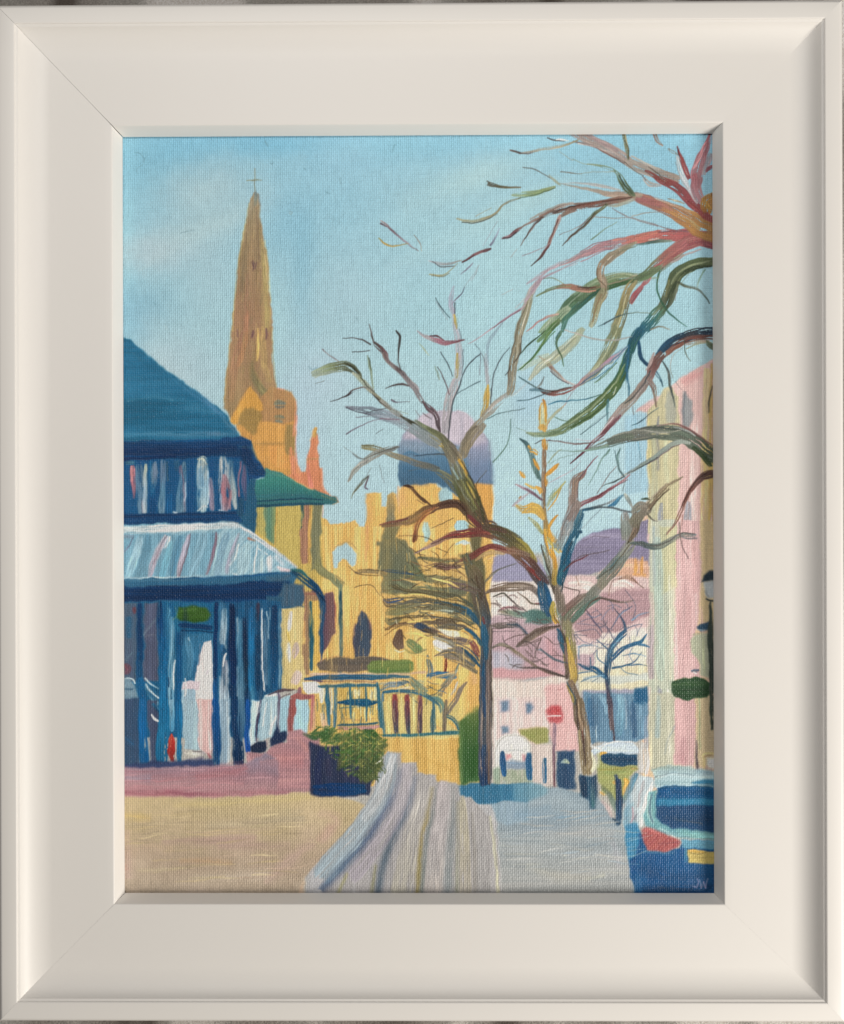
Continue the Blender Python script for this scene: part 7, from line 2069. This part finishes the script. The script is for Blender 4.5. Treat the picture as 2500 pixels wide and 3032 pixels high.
S 5c4c48 5,7,4 .85 180,970 160,1000 150,1050
S 5c4c48 4,6 .8 130,1000 135,1060 130,1110
S 4c5464/5c6874/4c5c70 5,14,14,8 .85 180,1040 250,1100 320,1140 410,1165
S 5c504c/54484c/5c4c48/4c3c38 6,10,18,14 .88 -20,1200 100,1205 220,1220 380,1285
S 94847c/8c7c70/8c7868 14,26,20 .8 -20,1090 60,1140 150,1200
# small blue tree
S 2c4c70/305880/34587c/2c4c74/345070/3c4058/54485c/6c5860/6c5c60 60,50,50,56,56,44,40,50,44 .95 905,900 850,950 790,1030 765,1100 755,1180 745,1270 755,1380 770,1500 790,1740
S 5c7c9c/6c94ac/4c749c 10,14,12 .8 880,930 790,1030 760,1120
S 1c3454/24345c 10,14,10 .8 740,1180 745,1260 760,1350
S 3c4c64/4c5470/34486c/3c5478 6,12,20,26 .92 795,680 840,750 890,820 910,900
S 5c5c70/6c6880/5c5c74 5,8,7 .85 905,545 960,620 990,690 970,800
S 5c6884/7c84a0/4c5c80 8,16,14,8 .85 960,680 880,740 820,800 780,870
S 6c7c98/8c98b4/748cac 8,18,16 .75 1100,730 1020,760 960,800
S 5c6c88/5c6484 6,9,6 .85 1050,835 980,850 910,880
S 5c7090/6c84a4 5,8,6 .8 1050,840 1020,900 980,980
S 2c5c84/346490/2c5c88/2c5484/2c5888 6,30,34,36,40 .95 1090,920 1040,980 960,1010 880,1040 800,1110
S 3c6890/4c749c/34608c 20,24,10 .93 1010,1010 1060,1015 1110,1030
S 2c4c78/345884 8,20,20 .9 890,1050 840,1090 780,1150
S 44607c/3c587c/34587c 4,10,14,16 .93 1045,1080 990,1150 900,1190 790,1210
S 8ca4b8/6c88a4/4c6c8c 6,14,10 .8 1080,1110 980,1090 880,1100
S 2c587c/3c6488/4c6c8c 10,12,12,6 .9 790,1200 900,1190 1020,1180 1090,1195
S 5c7c94 5,7,4 .85 860,1200 920,1250 1010,1270
S 2c4868/345070/3c5474 6,10,14 .9 655,970 710,1010 760,1060
S 3c6080/345c80/4c7490 6,10,10,8 .88 655,1060 665,1120 700,1160 740,1180
S 8ca0b8/9cb0c4 5,8 .7 660,1010 640,1090 650,1170
S 1f5078/24507c/245480/1f4c7c 10,36,50,40 .95 500,1175 560,1200 640,1220 730,1290
S 3c6c94 16,30,20 .85 660,1240 700,1260 740,1300
S 34587c/44648c 7,9,7 .9 605,1120 610,1170 620,1210
S 3c5c84/4c7098 7,12,8 .9 500,1255 560,1245 620,1240
S 5c7890/84a0b4/7c9cb4 8,24,16,8 .85 520,1335 580,1300 660,1280 720,1275
S 4c6c8c 5,6 .8 620,1330 680,1290
S 5c5068/54486c/5c5c70 8,14,14,8 .88 570,710 620,790 670,850 700,900
S 5c5468/545c7c 5,12,10 .88 700,800 760,880 810,970
S 746880/6c6078 5,7,5 .8 640,700 700,770 760,900
S 7c7890/8c84a0 6,10,8 .8 790,690 730,740 690,800
S 5c5c74/6c6880 5,7,5 .85 470,905 560,890 640,880 700,950
S 7c7890/746c84 5,9,5 .75 490,830 560,835 650,850
S 5c6884/6c7894 5,7,6 .8 480,930 540,980 620,1010
S 6c8cac/5c80a4/6c88a8 8,14,10 .8 500,1030 560,1015 620,1020
S 5c84a8 8,12,10 .8 510,1020 505,1080 510,1130
S 54506c 5,6 .8 460,920 500,990

@13
# grey wash joining the second trunk's left limb
S 8c8480/8c8c8c/84949c/8c9090/7c8c8c 60,80,100,110,100 .8 1640,380 1600,470 1560,560 1520,660 1480,760
S 5c4c48/6c5c58 5,8,6 .8 1660,370 1590,450 1530,570 1500,690
S 84786c/7c7064/74685c 70,80,90 .8 1480,1080 1500,1200 1520,1300
@8
F 5c4c34/4c4030/6c5838 40 5 120 1250,600 380,420 15 40 .2 .85
@14
F 5c4c48/6c5854/4c4444 24 5 110 950,420 320,220 20 50 .25 .75
F 4c4444/5c4c4c 14 4 90 780,120 150,110 30 30 .3 .8
@9
F 5c5c74/6c6884/5c6c8c 26 5 100 800,900 280,260 -50 70 .25 .75
@5
@6
@3
@8
F 24607c/3c7080/5c6c60 24 7 90 560,1540 280,150 90 14 .06 .8
F e8d8a0/e4c878/f0e4bc 20 10 70 560,1540 270,150 90 8 .04 .75
F 3c5c78/506870/6c7468 14 7 130 1150,1400 220,110 10 70 .3 .75
@8
# pergola and shopfront in fuller strokes
S 2a5c86/24507c/2c5c80/44707e 20,40,46,34 .9 180,1305 420,1288 760,1290 1080,1285
S 2a6882/34728a 24,28,24 .9 300,1368 540,1362 800,1358
S 24607e/2c6a86/3a7488 26,34,26 .9 372,1370 380,1500 388,1690
S 4a7a8c/42748a 26,30,26 .88 448,1380 446,1540 440,1715
S 2c6e84/34768a 26,32,36 .92 800,1350 818,1520 838,1725
S 0c4c76/0f5680/0c4c76 20,52,64,30 .95 470,1502 580,1500 700,1506 800,1500
S 2f7088/2c6a80 14,18,10 .85 570,1380 572,1480 575,1640
S 2f7088/2c6a80 12,16,10 .85 700,1380 705,1500 706,1660
S 1f5870/2f6478 18,20 .85 470,1700 640,1692 800,1682
S b07c80/bc8486 30,40 .7 470,1725 640,1722 810,1715
S fbf0d4 34,30 .85 330,1400 326,1480
S f4e8c4 24,20 .8 610,1400 612,1460
S f4e4b8 24,20 .8 745,1400 748,1470
S a03a3a/80404a/64505a 46,48,44 .93 948,1440 955,1560 962,1736
S 9c3f3e/86404c/5c4a5c 40,42,38 .93 1055,1440 1060,1560 1066,1736
S 8a5450/7a4850/66505a 44,44,40 .93 1165,1450 1170,1560 1172,1736
S 44707e/4a7480 24,30,26 .88 1282,1500 1290,1600 1292,1736
S 7c7c70/8c8468 20,26 .85 1370,1560 1380,1736
S e8d890/e4cc80 22,24 .75 1008,1460 1012,1736
S e8dc9c/e0cc84 22,24 .75 1112,1460 1118,1736
S 2e6480/3a7084 20,26,34,30 .9 850,1420 1000,1402 1180,1430 1340,1520
S 6c8074/748870/7c8c74 50,70,60 .75 1090,1300 1150,1370 1220,1420
@11
S 7c4850/5c4a58/4a5460 34,40,34 .92 662,-10 666,120 676,262
S 7a4450/5a4a58/445460 32,38,30 .92 766,-10 772,120 784,262
S 7c4450/5c4856/54505c 34,38,34 .92 880,-10 880,120 880,262
S 3c6c76/44646c 28,30,26 .88 990,60 988,180 986,262
S 7c7058/746858 30,36,28 .85 1100,-20 1096,120 1088,262
S 2f7080/347884/2c707c 20,26,28,30 .93 560,285 800,275 1000,266 1215,266
D 2c6428/2a5e26 60,90,70 .8 1320,400 1330,520 1320,640
D 5c7c44/6c8c50 20,30 .6 1240,330 1235,660
F 4c7434/5c7c40/3c6a34/6c7c3c/8c8c48 90 15 46 330,360 260,160 -20 70 .3 .9
F 3a6832/447038 34 14 50 60,270 130,70 -10 60 .3 .9
F b0a850/a8a04c/949a4c 34 8 40 330,380 240,180 0 80 .4 .85
F 4c6038/5c6c3c 24 12 50 470,560 110,120 50 40 .3 .85
@12
D 143c74/1a447c 110,140,120 .75 1040,1420 1300,1500 1640,1480
D 123060/102c5c 70,90 .8 1060,1600 1640,1590
D 1c3c6c/183460 60,80,80 .6 1240,980 1440,1010 1640,1000
D 143c70/1a4478 40,50 .6 1300,770 1640,770
S 5c7c94/54748c 14,20,14 .7 1130,790 1110,920 1140,1030
S 9c9c54/a8a050/8c8c50 20,30,24 .85 690,580 840,570 1000,575
S 24345c/2c3c64/2c4870 44,54,50 .95 845,660 850,850 848,1000
S 24385c/203458 60,70,50 .93 540,640 545,740 560,800
@14
S f0eee4/e8e8e0 24,40,24 .85 680,1380 700,1290 780,1240
S 2a4c80/24508c 44,54,40 .93 716,1360 726,1450 738,1550
S 2a5488/2c5c90 44,56,40 .93 950,1370 946,1460 952,1580
@9
D 4c5c80/485c84 60,80,60 .5 620,1460 640,1600 640,1740
D 485880/4c6088 40,60,50 .5 900,1500 940,1620 960,1740
@0
D b4d4dc/bcd8dc/b0d2dc 60,110,60 .22 480,760 640,680 800,560
D b4d6dc/bcd8da/b0d4dc 50,120,60 .22 1200,620 1420,520 1640,480
D 9cc6d8/94c0d4 60,100,60 .2 1000,900 1150,820 1350,760
@3
S 8c8c68/9c8c64/94885f 70,76,76 .93 985,1300 945,1350 918,1420
S ac6c68/b07070/ac5c60 30,40,40 .9 1120,1250 1095,1300 1060,1340
S 8c8470/948068 60,66,70 .9 850,1050 770,1100 715,1160
S 6c7c5c/5c7450 50,80 .85 1200,1190 1120,1240 1030,1280
S a85c60/a06458 90,110,100 .85 1420,985 1320,1060 1220,1140
S b8a4b0/b090a0/a89ca0 16,24,30 .8 330,1175 230,1225 150,1300 90,1400
@5
S 84787c/8c8488/84787c 38,44,40 .88 720,350 790,440 860,540 905,620
S 6c6c54/7c7460 80,110,120 .85 1080,930 1130,1010 1180,1100
S 84949c/7c8484 90,100,90 .8 820,830 920,900 1040,970
S 8c8474/8c8068 60,80,80 .85 1430,800 1340,900 1270,1020
S 7c6c68/847c78 30,36 .85 560,190 600,260 660,315
S 9c9c94/8c8c84 40,50 .8 540,600 620,660 720,730
@6
S 8c7c74/847470 70,76 .9 500,1470 470,1540 430,1620
S 7c7468/74705f 60,70 .88 1070,1520 1020,1600 985,1680
S 5c6860/687464 60,80 .85 760,960 860,925 960,900
@12
D 7c9cac/8ca8b4/7c98a8 40,60,50 .6 1180,600 1400,580 1640,600
D 6c94b0/5c88ac 40,60,40 .6 930,800 910,960 930,1080
D 6c98a8/5c8ca4 24,40,30 .55 1090,1060 1250,1110 1450,1150
S 2c4c6c/3c5c7c 8,10,8 .6 1200,735 1350,722 1640,722
@7
D 081e50/0a245c 50,60,50 .7 90,600 500,600 900,590 1300,570
D 08245c/0a2a60 40,50 .6 75,1040 75,1045
D 0a2858/0c2c60 30,50,50 .6 600,700 600,850 570,1000
@4
D 08245c/0a2c68 50,60,40 .6 90,1010 500,1000 1000,980
@0
D c49a50/b89450 20,40,30 .35 980,1750 985,1900 975,2050
D cfa458/c49c54 20,40,30 .35 1150,1600 1140,1750 1150,1900
F f0cc7c/d4a858/e8b860/f4d48c 80 3 40 1180,1900 260,330 90 8 .03 .5
F d4c498/b09c80/c4a890/c8b484 60 5 120 650,2500 280,110 -3 6 .03 .4
F a0a8b0/b4b4b0/94a4b4/bcbcb0 60 5 90 1700,2500 190,110 -4 10 .04 .4
F d08890/c07880/c8969c 40 4 90 560,2310 200,40 -3 6 .03 .4
G .55 .28
@12
# initials
S 8c84b0/9c90b8 12,14,12 .6 1520,1505 1526,1545 1512,1580 1484,1572
S 948cb4/9c90b8 12,14 .6 1540,1515 1556,1592
S 948cb4/9c90b8 12,12 .6 1556,1592 1576,1540
S 948cb4/9c90b8 12,12 .6 1576,1540 1592,1592
S 9c90b8/948cb4 12,14 .6 1592,1592 1612,1512
@7
S eef2f4/f4f0ee 5,10,6 .95 1265,720 1258,900 1262,1150 1273,1400
S f0f0f0 8,16,10 .95 955,1085 940,1120 925,1195
S f6f2f0/f4ecea 20,30,20 .9 812,1000 818,1150 828,1320
S e8eef2 6,8,6 .9 515,1140 505,1250 505,1390
S 061c50/08225a 40,50,50 .9 1005,680 1010,1000 1020,1340
S 07245e/0a2c68 30,36,36 .9 865,660 864,900 862,1300
S f0f2f2 10,16,8 .95 320,1610 350,1645 372,1662
S eceff0 10,20,12 .9 605,1300 612,1400 602,1450
@8
S fbf4e6 30,40 .9 1310,985 1400,1035
@14
S 9c9c98/a8a8a4 5,7,5 .7 650,1480 655,1340 710,1240 800,1208 890,1222 950,1290 975,1400
S f6f4ec 14,22,14 .9 690,1300 760,1240 850,1235 920,1290
S 6c7c98/7c8ca4 8,12,8 .8 760,1440 840,1450 910,1440
S a8acb0 5,6 .7 750,1345 830,1335 910,1350
@8
# open curved boughs over the yellow wall
S 6c6440/74684c/5c5840/505848 10,24,34,40 .85 900,500 1040,540 1240,560 1450,590 1620,680
S 746c48/6c6448/5c5844 8,20,30 .85 960,600 1140,610 1340,640 1560,720
S e8c070/e4bc6c 14,30,14 .85 1000,580 1150,590 1300,610
S e8c474/ecc878 12,24,10 .8 1180,720 1330,735 1460,760
S ecc87c/e8c070 10,26,10 .85 1040,450 1160,480 1290,500
S ecc878/e8c474 10,22,10 .8 1280,440 1400,470 1500,520
S e8c06c 10,20,8 .85 1060,820 1180,800 1300,800
S ecc87c/e4b864 12,26,12 .85 1040,910 1140,920 1260,960
S e8c070/e4bc68 14,30,14 .8 1080,1090 1160,1110 1280,1130
S 4c4430/54482c/5c5038 5,9,6 .9 930,520 1080,560 1300,590 1560,650
S 4c4834/5c503c/4c4430 5,8,6 .88 900,800 1080,760 1260,770 1500,800 1650,880
''')

# ---------------------------------------------------------------- the painted canvas as one mesh
def srgb2lin(c): return np.where(c <= .04045, c/12.92, ((c+.055)/1.055)**2.4)
def canvas_material():
    m = bpy.data.materials.new('oil_paint_on_canvas'); nt, N, L, B = nodes(m)
    at = N.new('ShaderNodeAttribute'); at.attribute_name = 'paint'
    tc = N.new('ShaderNodeTexCoord')
    nz = N.new('ShaderNodeTexNoise'); nz.inputs['Scale'].default_value = 260; nz.inputs['Detail'].default_value = 2
    L.new(tc.outputs['Object'], nz.inputs['Vector'])
    dv = N.new('ShaderNodeVectorMath'); dv.operation = 'MULTIPLY_ADD'; dv.inputs[1].default_value = (.00075, .00075, 0)
    L.new(nz.outputs['Color'], dv.inputs[0]); L.new(tc.outputs['Object'], dv.inputs[2])
    sp = N.new('ShaderNodeSeparateXYZ'); L.new(dv.outputs[0], sp.inputs[0])
    def M(op, a, b=None, c=None):
        n = N.new('ShaderNodeMath'); n.operation = op
        for i, x in enumerate((a, b, c)):
            if x is None: continue
            if isinstance(x, (int, float)): n.inputs[i].default_value = x
            else: L.new(x, n.inputs[i])
        return n.outputs[0]
    K = 2*math.pi/WEAVE
    cx = M('COSINE', M('MULTIPLY', sp.outputs[0], K)); cy = M('COSINE', M('MULTIPLY', sp.outputs[1], K*.93))
    hx = M('COSINE', M('MULTIPLY', sp.outputs[0], K*.5)); hy = M('COSINE', M('MULTIPLY', sp.outputs[1], K*.465))
    chk = M('MULTIPLY', hx, hy)
    h = M('ADD', M('ADD', M('MULTIPLY', cx, .46), M('MULTIPLY', cy, .28)), M('MULTIPLY', chk, .42))
    # uneven slubs along warp and weft
    mp = N.new('ShaderNodeMapping'); mp.inputs['Scale'].default_value = (1150, 190, 1); L.new(tc.outputs['Object'], mp.inputs[0])
    s1 = N.new('ShaderNodeTexNoise'); s1.inputs['Scale'].default_value = 1; s1.inputs['Detail'].default_value = 2; L.new(mp.outputs[0], s1.inputs['Vector'])
    mp2 = N.new('ShaderNodeMapping'); mp2.inputs['Scale'].default_value = (260, 1100, 1); L.new(tc.outputs['Object'], mp2.inputs[0])
    s2 = N.new('ShaderNodeTexNoise'); s2.inputs['Scale'].default_value = 1; s2.inputs['Detail'].default_value = 2; L.new(mp2.outputs[0], s2.inputs['Vector'])
    sl = M('ADD', M('MULTIPLY', M('SUBTRACT', s1.outputs[0], .5), 2.6), M('MULTIPLY', M('SUBTRACT', s2.outputs[0], .5), 2.2))
    hh = M('ADD', h, sl)
    # thick paint fills the weave
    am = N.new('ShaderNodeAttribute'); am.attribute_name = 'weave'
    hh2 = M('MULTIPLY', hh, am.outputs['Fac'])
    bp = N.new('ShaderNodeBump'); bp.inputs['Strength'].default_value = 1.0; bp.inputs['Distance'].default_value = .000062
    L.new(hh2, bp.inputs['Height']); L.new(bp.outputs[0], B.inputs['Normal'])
    # pale ground worn through plus painted-in glints on thread tops, pigment gathered in hollows
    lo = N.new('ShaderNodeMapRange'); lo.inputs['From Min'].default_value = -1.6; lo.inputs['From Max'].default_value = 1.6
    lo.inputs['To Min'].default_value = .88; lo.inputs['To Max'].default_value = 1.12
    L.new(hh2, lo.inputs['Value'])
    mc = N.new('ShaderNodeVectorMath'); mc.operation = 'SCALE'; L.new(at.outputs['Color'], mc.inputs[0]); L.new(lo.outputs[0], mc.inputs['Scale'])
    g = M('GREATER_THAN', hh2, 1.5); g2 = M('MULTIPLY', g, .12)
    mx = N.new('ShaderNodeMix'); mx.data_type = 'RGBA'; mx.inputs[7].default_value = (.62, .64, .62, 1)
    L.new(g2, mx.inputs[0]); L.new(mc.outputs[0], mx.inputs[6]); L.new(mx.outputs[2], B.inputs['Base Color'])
    B.inputs['Roughness'].default_value = .46; B.inputs['Specular IOR Level'].default_value = .32
    return m

WEAVE = .00071
def build_canvas():
    global RGB
    X, Y = ray_plane(GX.astype(float), GY.astype(float), ZC)
    n = NW*NH
    hg = HGT/ max(1e-6, 1.0)
    Z = ZC+np.clip(hg, -1, 2.2)*.00007
    co = np.empty((n, 3), np.float32); co[:, 0] = X.ravel(); co[:, 1] = Y.ravel(); co[:, 2] = Z.ravel()
    # a skirt turns the sheet down over the edge of the board
    idx = np.arange(n).reshape(NH, NW)
    q = np.stack([idx[1:, :-1], idx[1:, 1:], idx[:-1, 1:], idx[:-1, :-1]], -1).reshape(-1, 4)
    ring = np.concatenate([idx[0, :], idx[1:, -1], idx[-1, -2::-1], idx[-2:0:-1, 0]])
    sk = co[ring].copy(); sk[:, 2] = ZC-.0035
    ns = n+np.arange(len(ring)); r2 = np.roll(ring, -1); n2 = np.roll(ns, -1)
    sq = np.stack([ring, r2, n2, ns], -1)
    co = np.vstack([co, sk]); q = np.vstack([q, sq]).astype(np.int32)
    me = bpy.data.meshes.new('canvas'); me.vertices.add(len(co)); me.vertices.foreach_set('co', co.ravel())
    me.loops.add(q.size); me.loops.foreach_set('vertex_index', q.ravel())
    me.polygons.add(len(q)); me.polygons.foreach_set('loop_start', np.arange(0, q.size, 4, dtype=np.int32))
    me.update(calc_edges=True)
    me.shade_smooth()
    col = np.clip(RGB, 0, 1)
    # pigment mixing: chroma by hue
    mx_, mn = col.max(-1), col.min(-1); ch = mx_-mn+1e-6
    r, g_, b = col[..., 0], col[..., 1], col[..., 2]
    hue = np.where(mx_ == r, ((g_-b)/ch) % 6, np.where(mx_ == g_, (b-r)/ch+2, (r-g_)/ch+4))*60
    blu = np.clip(1-np.abs(hue-222)/26, 0, 1)*ch                 # the deep blues lean to cerulean
    col = col.copy(); col[..., 1] += .16*blu; col[..., 0] -= .03*blu
    k = np.interp(hue, *zip(*HUES))
    g = col.mean(-1, keepdims=True); col = g+(col-g)*k[..., None]*SAT
    lin = np.clip(srgb2lin(np.clip(col, 0, 1))**1.10*GAIN, 0, .88)
    a = np.ones((len(co), 4), np.float32); a[:n, :3] = lin.reshape(-1, 3); a[n:, :3] = a[ring, :3]
    at = me.color_attributes.new('paint', 'FLOAT_COLOR', 'POINT'); at.data.foreach_set('color', a.ravel())
    w = np.ones(len(co), np.float32); w[:n] = np.clip(1.15-.55*np.clip(HGT, 0, 1.2), .45, 1.15).ravel()
    wt = me.attributes.new('weave', 'FLOAT', 'POINT'); wt.data.foreach_set('value', w)
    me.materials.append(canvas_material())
    o = bpy.data.objects.new('canvas', me); C.objects.link(o); o.parent = root
    o['label'] = 'painted canvas with church spire, blue market hall, bare trees and a blue car'
    return o
HUES = ((0, .76), (15, .76), (28, .82), (40, .88), (50, .88), (70, .80), (120, .82), (170, .9), (195, .80), (205, .92), (225, .94), (260, .72), (330, .68), (360, .76))
SAT, GAIN = .97, 1.30
for chunk in PAINTING: paint(chunk)
build_canvas()
